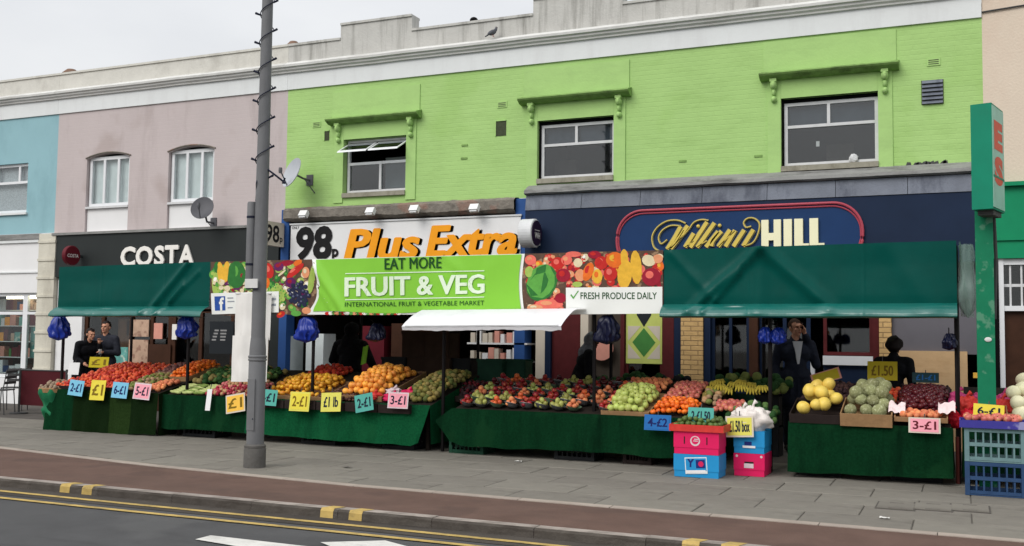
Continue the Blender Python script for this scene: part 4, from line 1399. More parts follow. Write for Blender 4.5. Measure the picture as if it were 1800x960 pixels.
tarp(cl, xL0, xL1 - .01, 2.55, 2.575, 1.755, [(cz(332, 462), cz(262, 548), .05, .05), (cz(322, 500), cz(280, 560), .04, .03), (cz(350, 478), cz(300, 530), .03, .025), (cz(180, 470), cz(200, 550), .2, .015)], 60)
cm = canopy('middle canopy frame that carries the fruit and veg banner', xL1, xM1, 2.575, 2.585, (cx_(545), cx_(775), cx_(1040)))
cr_ = canopy('dark green tarpaulin canopy covering the lower edge of the navy fascia', xM1 + .01, xR1, 2.585, 2.61, (cx_(1350), cx_(1680)))
pk_ = cz(1338, 436)
tarp(cr_, xM1 + .01, xR1, 2.585, 2.61, 1.765, [(pk_, cz(1215, 545), .06, .06), (pk_, cz(1460, 540), .07, .05), (pk_, cz(1335, 545), .1, .03), (cz(1560, 430), cz(1640, 540), .12, .02), (cz(1180, 445), cz(1260, 530), .05, .02), (cz(1300, 480), cz(1240, 548), .03, .03)], 80)
# clear plastic bundle at the right end
mb = MB()
def side(u, v):
    y = YC + .02 + 1.5 * u
    z = 2.6 - .82 * v + .05 * u
    return (xR1 + .03 + .06 * v * math.sin(u * 5) + .03 * noise.noise((u * 9, v * 3, 3)) + .08 * v * v, y, z)
mb.grid(side, 24, 12)
mb.build('side_sheet', 'clear_plastic', cr_, smooth=True)
e0 = at(1694, 540, YC + .1)
mb = MB()
def bnd(u, v):
    a = 2 * math.pi * u
    prof = [.07, .08, .085, .09, .1, .125, .13, .09, 0]
    k = v * 8
    i = min(int(k), 7)
    r = prof[i] * (1 - k + i) + prof[i + 1] * (k - i)
    r *= 1 + .3 * noise.noise((math.cos(a) * 2, math.sin(a) * 2, v * 4)) + .16 * math.sin(a * 6 + v * 2)
    return (e0.x + .04 + r * math.cos(a) * .8, e0.y - .03 + r * math.sin(a), 2.57 - .8 * v)
mb.grid(bnd, 20, 24)
mb.build('gathered_plastic', 'clear_plastic', cr_, smooth=True)
MB().tube([(xR1 - .02, YC + .08, 0), (xR1 - .02, YC + .08, .5)], .02, 8).build('post_sleeve', 'pole_red', cr_)

# ------------------------------------------------------------------ the banner
M('banner_lime', (134, 200, 66), .42, .04, 2, .06, 4)
M('banner_white', (232, 234, 230), .45, .03, 2)
M('banner_letter', (224, 240, 214), .45, .03)
M('banner_dark', (30, 76, 36), .5, .05)
M('banner_back', (92, 70, 58), .55, .25, 9, spots=((170, 140, 110), 11, .7))
PC = dict(red=(190, 44, 40), crimson=(150, 30, 50), orange=(226, 110, 40), yellow=(226, 176, 60), dgreen=(48, 112, 52), green=(92, 160, 70), lgreen=(160, 186, 90), purple=(96, 34, 90), berry=(38, 42, 68), peach=(222, 150, 110), cream=(220, 206, 170), brown=(110, 76, 54), pale=(238, 236, 226), berrylt=(92, 98, 124), redlt=(226, 110, 96), fblue=(48, 84, 160), grey=(150, 156, 164))
for k, v in PC.items():
    M('print_' + k, v, .45, .14, 14)
PK = list(PC)
def by(x, z):
    """banner surface: shallow sags and creases"""
    d = .02 * noise.noise((x * .9, z * 1.5, 7)) + .01 * noise.noise((x * 3, z * 2, 3))
    for c in BCR:
        d += seg_crease(x, z, *c)
    return YC - .015 - d
BCR = [(cz(556, 470), cz(606, 548), .06, .05), (cz(556, 500), cz(590, 550), .03, .03), (cz(782, 452), cz(815, 478), .05, .012), (cz(860, 470), cz(850, 545), .1, .015)]
def bz(px, py):
    return at(px, py, YC - .02)
bn = thing('fruit_and_veg_banner', 'long printed banner with lime panel reading EAT MORE FRUIT & VEG', 'banner', ((xL1 + xM1) / 2, YC, 1.8))
def panel(pxs, top, bot, mat, name, off=0, n=40, m=10):
    def fn(u, v):
        px = pxs[0] + (pxs[1] - pxs[0]) * u
        t_, b_ = top(px), bot(px)
        q = at(px, t_ + (b_ - t_) * v, YC - .02)
        return (q.x, by(q.x, q.z) - off, q.z)
    return MB().grid(fn, n, m).build(name, mat, bn, smooth=True)
btop = lambda px: 460.5 - (px - 370) * .0262
panel((370, 1165), btop, lambda px: 553 - (px - 370) * .002 - 4 * (px > 1000) * (px - 1000) / 165 + 2 * math.sin(px * .05), 'banner_back', 'backing_sheet', 0, 160, 12)
def lime_edge(side):
    return lambda v: 0
def limefn(u, v):
    a = 556 + 7 * math.sin(math.pi * min(1, v * 1.05)) - 10 * max(0, v - .75) * 4 * .6
    b = 917 - 5 * math.sin(math.pi * v)
    px = a + (b - a) * u
    t_ = btop(px) + 1
    b_ = 549 + 2 * math.sin(px * .03) - (px > 705) * 0
    q = at(px, t_ + (b_ - t_) * v, YC - .02)
    return (q.x, by(q.x, q.z) - .013, q.z)
def whitefn(u, v):
    a = 548 + 10 * math.sin(math.pi * min(1, v * 1.05)) - 14 * max(0, v - .75) * 4 * .6
    b = 922 - 5 * math.sin(math.pi * v)
    px = a + (b - a) * u
    t_ = btop(px)
    b_ = 553
    q = at(px, t_ + (b_ - t_) * v, YC - .02)
    return (q.x, by(q.x, q.z) - .003, q.z)
MB().grid(whitefn, 90, 14).build('white_border', 'banner_white', bn, smooth=True)
MB().grid(limefn, 90, 14).build('lime_panel', 'banner_lime', bn, smooth=True)
def bmap(px0, px1, py0, py1, slope, off):
    """text box on the banner; slope is the drift of the baseline"""
    def fn(u, v, d):
        px = px0 + (px1 - px0) * u
        py = py1 + (py0 - py1) * v + slope * (px - (px0 + px1) / 2)
        q = at(px, py, YC - .02)
        return (q.x, by(q.x, q.z) - off, q.z)
    return fn
mb = MB(); text(mb, 'EAT MORE', bmap(678, 777, 453, 473, -.03, .026), offset=.0, bold=.004); mb.build('lettering', 'banner_dark', bn)
mb = MB(); text(mb, 'FRUIT & VEG', bmap(608, 853, 485, 519, -.022, .026), offset=.012, bold=.004); mb.build('lettering', 'banner_letter', bn)
mb = MB(); text(mb, 'INTERNATIONAL FRUIT & VEGETABLE MARKET', bmap(608, 853, 530, 538, -.012, .022), offset=.0); mb.build('small_lettering', 'banner_dark', bn)
mb = MB()
for y_ in (478, 524):
    f = bmap(608, 853, y_, y_ + 1.6, -.02, .022)
    mb.grid(lambda u, v: f(u, v, 0), 30, 1, flip=True)
mb.build('rule', 'banner_letter', bn)
# printed fruit: flat print laid on the sheet
def blob(mb, px, py, rx, ry, col_, rotd=0, lay=0, hi=None):
    n = 14
    c, s = math.cos(R_(rotd)), math.sin(R_(rotd))
    def pt(a, k):
        ex, ey = rx * k * math.cos(a), ry * k * math.sin(a)
        q = at(px + ex * c - ey * s, py + ex * s + ey * c, YC - .02)
        return (q.x, by(q.x, q.z) - .0025 - lay * .0006, q.z)
    mb.add([pt(2 * math.pi * i / n, 1) for i in range(n)][::-1], [tuple(range(n))], PK.index(col_))
    if hi:
        px2, py2 = px - rx * .2, py - ry * .25
        def pt2(a):
            ex, ey = rx * .42 * math.cos(a), ry * .42 * math.sin(a)
            q = at(px2 + ex * c - ey * s, py2 + ex * s + ey * c, YC - .02)
            return (q.x, by(q.x, q.z) - .003 - lay * .0006, q.z)
        mb.add([pt2(2 * math.pi * i / n) for i in range(n)][::-1], [tuple(range(n))], PK.index(hi))
pl = MB()
rr = random.Random(3)
for i in range(300):
    left = i < 130
    px = rr.uniform(375, 545) if left else rr.uniform(928, 1160)
    py = rr.uniform(btop(px) + 6, 544)
    r = rr.uniform(4, 9)
    c_ = rr.choice(['brown', 'green', 'cream', 'purple', 'lgreen', 'dgreen'] if left else ['crimson', 'red', 'peach', 'redlt', 'orange', 'brown', 'cream', 'crimson', 'red'])
    blob(pl, px, py, r, r * rr.uniform(.7, 1), c_, rr.uniform(0, 180), .004 * i, {'red': 'redlt', 'crimson': 'red', 'orange': 'yellow', 'peach': 'cream', 'green': 'lgreen', 'dgreen': 'green', 'purple': 'crimson', 'brown': 'peach' if not left else 'ginger_' if False else 'cream', 'cream': 'pale', 'lgreen': 'cream', 'redlt': 'peach'}.get(c_))
lays = [(380, 500, 7, 22, 'lgreen', 0, None), (381, 470, 5, 10, 'dgreen', 0, None), (388, 480, 6, 20, 'yellow', -8, None), (397, 478, 6, 19, 'yellow', 5, 'cream'), (415, 483, 17, 24, 'dgreen', 0, 'green'), (390, 496, 5, 6, 'cream', 0, None), (400, 507, 5, 5, 'cream', 0, None),
        (389, 506, 4, 4, 'cream', 0, None), (472, 476, 9, 14, 'red', -15, 'redlt'), (468, 498, 6, 10, 'orange', 10, 'yellow'), (490, 469, 9, 8, 'purple', 0, 'crimson'), (503, 463, 14, 5, 'crimson', -10, None), (519, 476, 19, 6, 'red', -42, 'redlt'), (523, 462, 8, 5, 'orange', -30, None),
        (537, 479, 7, 10, 'peach', 0, 'cream'), (511, 497, 9, 9, 'purple', 0, 'crimson'), (548, 492, 6, 25, 'lgreen', 10, None), (494, 553, 8, 5, 'red', -30, 'orange'), (520, 551, 9, 5, 'green', 0, None), (538, 546, 8, 6, 'peach', 0, None), (496, 480, 9, 2, 'cream', -40, None),
        (932, 457, 10, 9, 'redlt', 0, 'peach'), (930, 478, 8, 10, 'lgreen', 0, None), (952, 497, 26, 34, 'dgreen', 25, None), (951, 495, 24, 32, 'green', 25, None), (947, 497, 15, 24, 'dgreen', 25, 'green'), (980, 463, 12, 11, 'red', 0, 'redlt'), (996, 457, 10, 9, 'redlt', 0, 'peach'), (990, 484, 13, 12, 'crimson', 0, 'red'), (1008, 447, 14, 5, 'redlt', 0, None),
        (1016, 462, 8, 8, 'cream', 0, None), (1020, 484, 9, 11, 'peach', 0, None), (1034, 478, 9, 17, 'orange', 20, 'red'), (1050, 486, 9, 13, 'yellow', 0, 'orange'), (1057, 462, 12, 12, 'red', 0, 'redlt'), (1045, 448, 12, 7, 'crimson', 0, 'red'), (1073, 481, 12, 13, 'red', 0, 'redlt'), (1081, 457, 16, 14, 'orange', 0, 'yellow'), (1098, 482, 13, 26, 'yellow', 5, 'cream'), (1097, 455, 7, 17, 'yellow', 0, None),
        (1118, 470, 10, 30, 'yellow', -4, 'orange'), (1145, 487, 17, 16, 'crimson', 0, 'redlt'), (1140, 458, 12, 10, 'cream', 20, None), (1156, 455, 9, 8, 'peach', 0, None), (965, 535, 25, 9, 'redlt', 0, 'peach'), (940, 541, 14, 6, 'peach', 0, 'cream'), (985, 524, 10, 9, 'crimson', 0, None), (1015, 500, 9, 5, 'lgreen', 0, None)]
for i, (a, b, c, d, e, r_, h_) in enumerate(lays):
    blob(pl, a, b, c, d, e, r_, 2.5 + i * .12, h_)
for i in range(26):
    a, r_ = i * 2.4, 3.6 * math.sqrt(i)
    blob(pl, 526 + r_ * math.cos(a) * 1.0, 517 + r_ * math.sin(a) * 1.2, 4, 4, 'berry', 0, 9 + i * .1, 'berrylt' if i % 2 else None)
for i in range(18):
    a, r_ = i * 2.4, 3.0 * math.sqrt(i)
    blob(pl, 489 + r_ * math.cos(a), 516 + r_ * math.sin(a) * 1.3, 3.6, 4, 'lgreen', 0, 9 + i * .1, 'green' if i % 2 else None)
for i in range(22):     # strip of printed fruit along the lower edge
    blob(pl, 575 + i * 6, 551, 4.5, 2.8, ['red', 'pale', 'green', 'peach', 'dgreen'][i % 5], 0, 12)
tag(pl.build('printed_fruit', ['print_' + k for k in PK], bn), kind='stuff')
def wpanel(px0, px1, py0, py1, sl, name):
    f = bmap(px0, px1, py0, py1, sl, .014)
    return MB().grid(lambda u, v: f(u, 1 - v, 0), 20, 4).build(name, 'banner_white', bn, smooth=True)
wpanel(995, 1164.5, 505, 552, -.01, 'white_panel')
wpanel(372, 491, 514, 551, -.03, 'white_panel')
mb = MB(); text(mb, 'FRESH PRODUCE DAILY', bmap(1021, 1155, 514, 526, .0, .017), offset=.01); mb.build('lettering', 'banner_dark', bn)
mb = MB()
f = bmap(1003, 1018, 511, 526, 0, .017)
mb.add([f(0, .45, 0), f(.35, 0, 0), f(1, .95, 0), f(.9, 1, 0), f(.36, .25, 0), f(.1, .6, 0)], [(0, 1, 2, 3, 4, 5)])
mb.build('tick_mark', 'print_green', bn)
f = bmap(378, 397, 521, 546, -.03, .017)
mb = MB().grid(lambda u, v: f(u, 1 - v, 0), 4, 4)
mb.build('logo_square', 'print_fblue', bn)
mb = MB(); text(mb, 'f', bmap(386, 395, 523, 546, -.03, .019), offset=.03); mb.build('logo_letter', 'banner_white', bn)
mb = MB()
for y_, x_ in ((523, 411), (529, 413), (540, 410)):
    f = bmap(401, x_, y_, y_ + 2, -.03, .017)
    mb.grid(lambda u, v: f(u, 1 - v, 0), 3, 1)
for y_ in (524, 534):
    f = bmap(474, 486, y_, y_ + 4, -.03, .017)
    mb.grid(lambda u, v: f(u, 1 - v, 0), 3, 1)
mb.build('faint_print', 'print_grey', bn)
# white flap propped out under the banner
def flapfn(u, v):
    a = at(742 + (1030 - 742) * u, 545 - 3 * u, YC - .04)
    b = at(706 + (986 - 706) * u, 574 + 1 * math.sin(u * 6), YC - .55)
    p = a.lerp(b, v ** .9)
    p.z += .03 * math.sin(math.pi * v) + .03 * noise.noise((u * 6, v * 2, 1)) * v + .012 * noise.noise((u * 21, v * 3, 1)) * v
    if u > .93:
        p.z += (u - .93) * .7 * math.sin(math.pi * v)
    return p
fl_ = thing('awning_flap', 'plain white sheet propped out below the lime banner', 'awning', tuple(at(850, 560, YC - .3)))
MB().grid(flapfn, 50, 10).build('sheet', 'flap_white', fl_, smooth=True)
mb = MB()
def edgefn(u, v):
    p = flapfn(u, 1.0)
    return (p[0], p[1] + .004 + .015 * v, p[2] - .045 * v)
mb.grid(edgefn, 50, 2)
mb.build('hem', 'flap_white', fl_, smooth=True)
MB().tube([flapfn(0.02, .98), flapfn(.5, .98), flapfn(.98, .98)], .014, 6).build('edge_pole', 'grey_frame', fl_)
# white plastic sheets hung behind the lamp post
M('poly_white', (224, 222, 218), .45, .05, 3, .1, 6)
ws = thing('plastic_sheet', 'white plastic sheeting hanging from the banner behind the lamp post', 'plastic sheet', tuple(at(440, 670, YC - .12)))
for a, b, c, d, yy in ((415, 476, 516, 598, .10), (409, 470, 590, 671, .14)):
    def sf(u, v):
        q = at(a + (b - a) * u - 3 * v, c + (d - c) * v, YC - yy)
        return (q.x, q.y - .05 * math.sin(math.pi * u) + .02 * math.sin(u * 14) + .012 * noise.noise((u * 4, v * 3, 1)), q.z)
    o = MB().grid(sf, 20, 14).build('sheet', 'poly_white', ws, smooth=True)
MB().tube([at(414, 516, YC - .1), at(477, 516, YC - .1)], .012, 6).build('hanging_rod', 'grey_frame', ws)

# ------------------------------------------------------------------ stall tables
M('grass_dark', (13, 54, 31), .95, .3, 40, .8, 220, spec=.04, stain=(5, 24, 14), sscale=(5, 4, .5), samt=.7, spots=((24, 66, 38), 2.2, .5))
M('grass_bright', (20, 88, 54), .95, .3, 40, .8, 220, spec=.04, spots=((26, 92, 56), 2.4, .5), stain=(8, 46, 28), sscale=(4, 4, .5), samt=.6)
M('grass_olive', (20, 38, 16), .95, .3, 40, .8, 220, spec=.04)
M('grass_olive_light', (38, 58, 26), .95, .3, 40, .8, 220, spec=.04)
M('board_dark', (40, 34, 30), .9, .2, 6)
M('crate_wood', (150, 118, 84), .8, .2, 8, .2, 40)
M('cardboard', (158, 122, 88), .85, .12, 8)
M('box_dark', (44, 36, 34), .8, .2, 8)
SL = .245
def table(label, x0, x1, y0, zt, zb, secs, flare=(0, 0)):
    t = thing('market_stall_table', label, 'stall table', ((x0 + x1) / 2, y0, 0))
    tb = MB()
    tb.add([(x0, y0 + .02, zt - .03), (x1, y0 + .02, zt - .03), (x1, y0 + 1.5, zt - .03 + 1.48 * SL), (x0, y0 + 1.5, zt - .03 + 1.48 * SL),
            (x0, y0 + .02, zt), (x1, y0 + .02, zt), (x1, y0 + 1.5, zt + 1.48 * SL), (x0, y0 + 1.5, zt + 1.48 * SL)],
           [(3, 2, 1, 0), (4, 5, 6, 7), (0, 1, 5, 4), (1, 2, 6, 5), (2, 3, 7, 6), (3, 0, 4, 7)])
    tb.build('top_board', 'board_dark', t)
    for i, (a, b, m) in enumerate(secs):
        def fn(u, v):
            x = a + (b - a) * u
            gu = (x - x0) / (x1 - x0)
            z = zt + .012 - (zt + .012 - zb - .03 * noise.noise((x * 2.2, 0, 1)) - .02 * math.sin(x * 1.1)) * v
            y = y0 - .012 - .045 * v * (1 + 1.3 * noise.noise((x * 2.6, v * .8, 2))) - .012 * noise.noise((x * 7, v * 3, 5)) * v - .012 * v * math.sin(x * 21 + 2 * noise.noise((x * 2, 0, 0))) - i * .004
            e = .25
            if flare[0] and gu < e / (x1 - x0):
                k = 1 - gu * (x1 - x0) / e
                x -= flare[0] * k * (v / .4 if v < .4 else 1 - (v - .4) / .6)
                z += .05 * k * v
            if flare[1] and gu > 1 - e / (x1 - x0):
                k = 1 - (1 - gu) * (x1 - x0) / e
                x += flare[1] * k * v
                z += .03 * k * v
            return (x, y, z)
        MB().grid(fn, max(8, int((b - a) / .025)), 14).build('grass_cloth', m, t, smooth=True)
    for sx, xx in ((-1, x0), (1, x1)):
        MB().grid(lambda u, v: (xx + sx * (.004 + .02 * v * (1 + noise.noise((u * 4, v, xx)))), y0 + 1.4 * u, zt + 1.4 * u * SL - (zt + 1.4 * u * SL - zb) * v), 12, 6).build('side_cloth', secs[0 if sx < 0 else -1][2], t, smooth=True)
    for xx in (x0 + .12, x1 - .12):
        for yy in (y0 + .2, y0 + 1.35):
            MB().box(xx - .025, xx + .025, yy - .025, yy + .025, 0, zt - .03 + (yy - y0 - .02) * SL).build('leg', 'board_dark', t)
    return t
X = lambda px, y: at(px, 740, y).x
T1 = dict(x0=X(84, 11.85), x1=X(277, 11.85), y0=11.85, zt=.62)
T2 = dict(x0=X(288, 11.95), x1=X(755, 11.95), y0=11.95, zt=.6)
T3 = dict(x0=X(797, 11.95), x1=-2.7, y0=11.95, zt=.575)
T4 = dict(x0=X(1389, 11.85), x1=X(1671, 11.85), y0=11.85, zt=.6)
T5 = dict(x0=.0, x1=1.7, y0=12.08, zt=.62)
def secs(T, pxs, ms):
    xs = [T['x0']] + [X(p, T['y0']) for p in pxs] + [T['x1']]
    return [(a - .02, b + .02, m) for a, b, m in zip(xs, xs[1:], ms)]
table('stall table with four olive and green grass cloth strips under the tomatoes', T1['x0'], T1['x1'], 11.85, .62, .01, secs(T1, (132, 196, 234), ('grass_dark', 'grass_olive', 'grass_olive_light', 'grass_olive')))
table('long stall table with brighter green grass cloth behind the lamp post', T2['x0'], T2['x1'], 11.95, .6, .1, secs(T2, (438, 585, 668), ('grass_dark', 'grass_bright', 'grass_bright', 'grass_bright')), (0, -.14))
table('stall table with dark green grass cloth under the rows of fruit bowls', T3['x0'], T3['x1'], 11.95, .575, .11, secs(T3, (1040,), ('grass_dark', 'grass_dark')), (.22, 0))
table('stall table with dark green grass cloth under the melon boxes', T4['x0'], T4['x1'], 11.85, .6, .08, secs(T4, (1500,), ('grass_dark', 'grass_dark')))
table('small stall table behind the green sign post', T5['x0'], T5['x1'], 12.08, .62, .08, secs(T5, (), ('grass_dark',)))
# dark box fronts standing along the edge of the long table
for i, (pa, pb_) in enumerate(((452, 500), (502, 556), (558, 606), (608, 664), (666, 722))):
    xa_, xb2_ = X(pa, 11.9), X(pb_, 11.9)
    bt = thing('edge_box', 'low dark cardboard box front along the long table edge between price cards', 'box', ((xa_ + xb2_) / 2, 11.9, .5), 'dark boxes along the long table edge')
    MB().box(xa_, xb2_, 11.865, 11.88, .49, .6 + .012 * (i % 2)).build('front_panel', 'box_dark', bt)
    for xq in (xa_, xb2_ - .012):
        MB().box(xq, xq + .012, 11.8801, 12.02, .49, .6).build('side_panel', 'box_dark', bt)
    MB().box(xa_ + .0121, xb2_ - .0121, 11.8801, 12.02, .49, .5).build('bottom', 'box_dark', bt)
# knotted green cloth at the end of the first table
p = at(78, 715, 11.8)
M('cloth_green', (34, 110, 74), .8, .15, 5, .2, 40)
kt = thing('cloth_bundle', 'crumpled green cloth wrapped over a basket at the end of the tomato table', 'cloth', (p.x, 11.75, .1))
def kn(u, v):
    a = 2 * math.pi * u
    prof = [.3, .31, .27, .22, .2, .24, .2, .15, .13]
    k = v * 8; i = min(int(k), 7)
    r = prof[i] * (1 - k + i) + prof[i + 1] * (k - i)
    r *= 1 + .16 * math.sin(a * 7 + v * 3) * v + .12 * noise.noise((math.cos(a) * 2, math.sin(a) * 2, v * 4))
    return (p.x + .02 + r * math.cos(a) * .75, 11.98 + r * math.sin(a) * .8, .63 - .57 * v + .05 * v * math.sin(a * 3 + 1))
MB().grid(kn, 48, 20).build('cloth', 'cloth_green', kt, smooth=True)
MB().lathe([(.01, .56), (.24, .57), (.25, .63), (.22, .64)], (p.x + .02, 11.98, 0), 20).build('basket_rim', 'crate_wood', kt)

# ------------------------------------------------------------------ trays, bowls and fruit
def mark(o, label, cat, group):
    return tag(o, label, cat, group)
FR = {}
def fruit_mesh(kind, c, r, wob=.05, nu=12, nv=8, rough=.42, var=.14, rnd=.2, spots=None, scale=12, stem=True, coat=0, bump=0):
    m = M('skin_' + kind, c, rough, var, scale, bump, 90, rnd=rnd, spots=spots, coat=coat, spec=.35)
    if not isinstance(r, tuple):
        r = (r, r, r * .93)
    mb = MB()
    mb.ball((0, 0, 0), r, nu, nv, 0, None, wob)
    # dimple at the stem end
    mb.v = [(x, y, z - (.25 * r[2] if (stem and z > .97 * r[2]) else 0)) for x, y, z in mb.v]
    if stem:
        mb.tube([(0, 0, r[2] * .7), (.003, 0, r[2] * 1.02)], .0035, 4, 1)
    me = bpy.data.meshes.new(kind)
    me.from_pydata(mb.v, [], mb.f)
    me.materials.append(m)
    me.materials.append(MATS['board_dark'])
    me.polygons.foreach_set('material_index', mb.m)
    me.polygons.foreach_set('use_smooth', [True] * len(me.polygons))
    FR[kind] = (me, r)
fruit_mesh('orange', (236, 140, 40), .041, bump=.15)
fruit_mesh('grapefruit', (240, 160, 66), .049, bump=.15)
fruit_mesh('tangerine', (238, 116, 36), (.034, .034, .028))
fruit_mesh('mango', (228, 168, 48), (.046, .033, .032), .1, spots=((226, 132, 50), 14, .6))
fruit_mesh('yellow_melon', (234, 204, 98), (.088, .074, .074), .05, 18, 12, .45, stem=False, rnd=.06)
fruit_mesh('netted_melon', (138, 140, 98), (.078, .076, .074), .05, 18, 12, .8, .16, spots=((180, 182, 146), 46, .8), stem=False, bump=.5)
fruit_mesh('cream_melon', (222, 218, 182), (.09, .085, .085), .05, 18, 12, .6, stem=False, rnd=.06)
fruit_mesh('red_apple', (150, 34, 40), .037, .08, rough=.3, spots=((196, 120, 70), 16, .6))
fruit_mesh('green_apple', (178, 190, 100), .037, .08, rough=.3, spots=((204, 206, 130), 16, .5))
fruit_mesh('pink_apple', (196, 104, 92), .038, .08, rough=.3, spots=((214, 176, 110), 14, .6))
fruit_mesh('peach', (222, 136, 92), .037, .05, rough=.7, spots=((200, 84, 62), 12, .6))
fruit_mesh('plum', (84, 24, 32), .036, .05, rough=.25, var=.25)
fruit_mesh('lime', (84, 106, 48), (.034, .028, .028), .05)
fruit_mesh('pear', (160, 160, 84), (.036, .034, .046), .06)
fruit_mesh('nectarine', (214, 96, 56), .036, .05, spots=((230, 160, 80), 14, .5))
NOM = {'orange': 'orange', 'grapefruit': 'orange', 'tangerine': 'tangerine', 'mango': 'mango', 'yellow_melon': 'melon', 'netted_melon': 'melon', 'cream_melon': 'melon', 'red_apple': 'apple', 'green_apple': 'apple', 'pink_apple': 'apple', 'peach': 'peach', 'plum': 'plum', 'lime': 'lime', 'pear': 'pear', 'nectarine': 'nectarine'}
POSTX = [xL0 + .02, cx_(325), cx_(545), cx_(775), cx_(1040), cx_(1350), cx_(1680)]
def put(kind, loc, label, group, s=1.0):
    me, r = FR[kind]
    o = bpy.data.objects.new(kind, me)
    col.objects.link(o)
    o.location = loc
    o.rotation_euler = (random.uniform(-.7, .7), random.uniform(-.7, .7), random.uniform(0, 6.28))
    k = s * random.uniform(.86, 1.1)
    o.scale = (k * random.uniform(.93, 1.05), k, k * random.uniform(.93, 1.05))
    return tag(o, label, NOM[kind], group)
def heap(kind, T, x0, x1, y0, y1, dome, label, group, layers=1, z0=.0, mixk=None, s=1.0):
    """fruit packed in rows over a gently domed, sloping pile; a second layer sits in the hollows"""
    r = max(FR[kind][1][:2]) * s * .97
    n = 0
    for L in range(layers):
        ins = L * r * 1.0
        xa, xb, ya, yb = x0 + r + ins, x1 - r - ins, y0 + r + ins, y1 - r - ins
        ny = max(1, int((yb - ya) / (r * 1.75)) + 1)
        for j in range(ny):
            y = ya + (yb - ya) * (j / max(1, ny - 1)) if ny > 1 else (ya + yb) / 2
            nx = max(1, int((xb - xa) / (r * 1.95)) + 1)
            for i in range(nx):
                x = xa + (xb - xa) * ((i + (.5 if j % 2 else 0)) / nx) + r * .5
                x += random.uniform(-.4, .4) * r
                yy = y + random.uniform(-.4, .4) * r
                if any(abs(x - q) < r + .03 and abs(yy - YC - .12) < r + .03 for q in POSTX):
                    continue
                u, v = (x - x0) / (x1 - x0) * 2 - 1, (yy - y0) / (y1 - y0) * 2 - 1
                z = T['zt'] + (yy - T['y0']) * SL + z0 + r * .9 + dome * max(0, 1 - u * u) * max(0, 1 - v * v) + L * r * 1.25 + random.uniform(-.25, .25) * r
                k = kind if not mixk or random.random() > .3 else mixk
                put(k, (x, yy, z), label, group, s)
                n += 1
    return n
def stuff(name, label, cat, T, x0, x1, y0, y1, dome, r, mats, n=None, elong=1, z0=0, jit=.3):
    """small produce too fine to pick apart: one heap of real little bodies"""
    mb = MB()
    st = r * 1.7
    ny, nx = max(2, int((y1 - y0) / st)), max(2, int((x1 - x0) / (st * max(1, elong * .8))))
    for L in range(2):
        for j in range(ny):
            for i in range(nx):
                if L and random.random() < .55:
                    continue
                x = x0 + (x1 - x0) * (i + .5 + random.uniform(-jit, jit)) / nx
                y = y0 + (y1 - y0) * (j + .5 + random.uniform(-jit, jit)) / ny
                u, v = (x - x0) / (x1 - x0) * 2 - 1, (y - y0) / (y1 - y0) * 2 - 1
                z = T['zt'] + (y - T['y0']) * SL + z0 + r * .9 + dome * max(0, 1 - u * u) * max(0, 1 - v * v) + L * r * .9
                rr_ = r * random.uniform(.8, 1.15)
                mb.ball((x, y, z), (rr_ * elong, rr_, rr_ * .92), 7, 5, random.randrange(len(mats)), (random.uniform(-.5, .5), random.uniform(-.5, .5), random.uniform(0, 6)), .12)
    # soil-dark bed below so no gaps show the board
    o = mb.build(name, mats, smooth=True)
    return tag(o, label, cat, kind='stuff')
def tray(label, x0, x1, y0, y1, T, h, mat, group=None, name='fruit_tray', z0=.002, lift=0):
    """shallow open box lying on the sloping board"""
    w_, d_ = x1 - x0, y1 - y0
    z = T['zt'] + (y0 - T['y0']) * SL + z0 + lift
    t = thing(name, label, 'tray', ((x0 + x1) / 2, y0, z), group, local=True)
    t.rotation_euler = (math.atan(SL), 0, 0)
    k = .012
    MB().box(-w_ / 2, w_ / 2, 0, d_, 0, k).build('bottom', mat, t)
    MB().box(-w_ / 2, w_ / 2, -k, 0, 0, h).build('front_panel', mat, t)
    MB().box(-w_ / 2, w_ / 2, d_, d_ + k, 0, h).build('back_panel', mat, t)
    MB().box(-w_ / 2 - k, -w_ / 2, -k, d_ + k, 0, h * 1.0).build('side_panel', mat, t)
    MB().box(w_ / 2, w_ / 2 + k, -k, d_ + k, 0, h * 1.0).build('side_panel', mat, t)
    return t
# --- first table
M('tomato', (206, 74, 48), .35, .12, 9); M('tomato2', (226, 104, 66), .35, .12, 9); M('tomato3', (176, 52, 44), .35, .12, 9)
a, b = T1['x0'], T1['x1']
stuff('tomato_heap', 'heap of red and orange tomatoes above the light blue and yellow price cards', 'tomatoes', T1, a + .1, a + 1.35, 11.9, 13.2, .07, .034, ['tomato', 'tomato2', 'tomato3', 'tomato2'])
tray('dark tray under the tomato heap', a + .1, a + 1.35, 11.9, 13.2, T1, .05, 'box_dark')
M('kiwi', (138, 124, 76), .8, .2, 20); M('kiwi2', (120, 130, 70), .8, .2, 20); M('ginger', (170, 140, 110), .8, .2, 20)
stuff('kiwi_heap', 'heap of green brown kiwi fruit between the tomatoes and the oranges', 'kiwi fruit', T1, a + 1.42, a + 1.82, 11.9, 12.7, .06, .03, ['kiwi', 'kiwi2', 'ginger'], elong=1.3)
M('shallot', (122, 76, 74), .6, .25, 20); M('shallot2', (150, 108, 100), .6, .2, 20)
stuff('shallot_heap', 'small heap of dull purple shallots behind the kiwi fruit', 'shallots', T1, a + 1.3, a + 1.72, 12.72, 13.3, .05, .028, ['shallot', 'shallot2'])
tray('shallow tray holding the tangerines at the end of the tomato table', a + 1.78, b - .02, 12.5, 13.25, T1, .07, 'crate_wood')
heap('tangerine', T1, a + 1.78, b, 12.5, 13.25, .08, 'bright tangerine in the heap next to the kiwi fruit', 'tangerines beside the kiwi fruit', 2, .03)
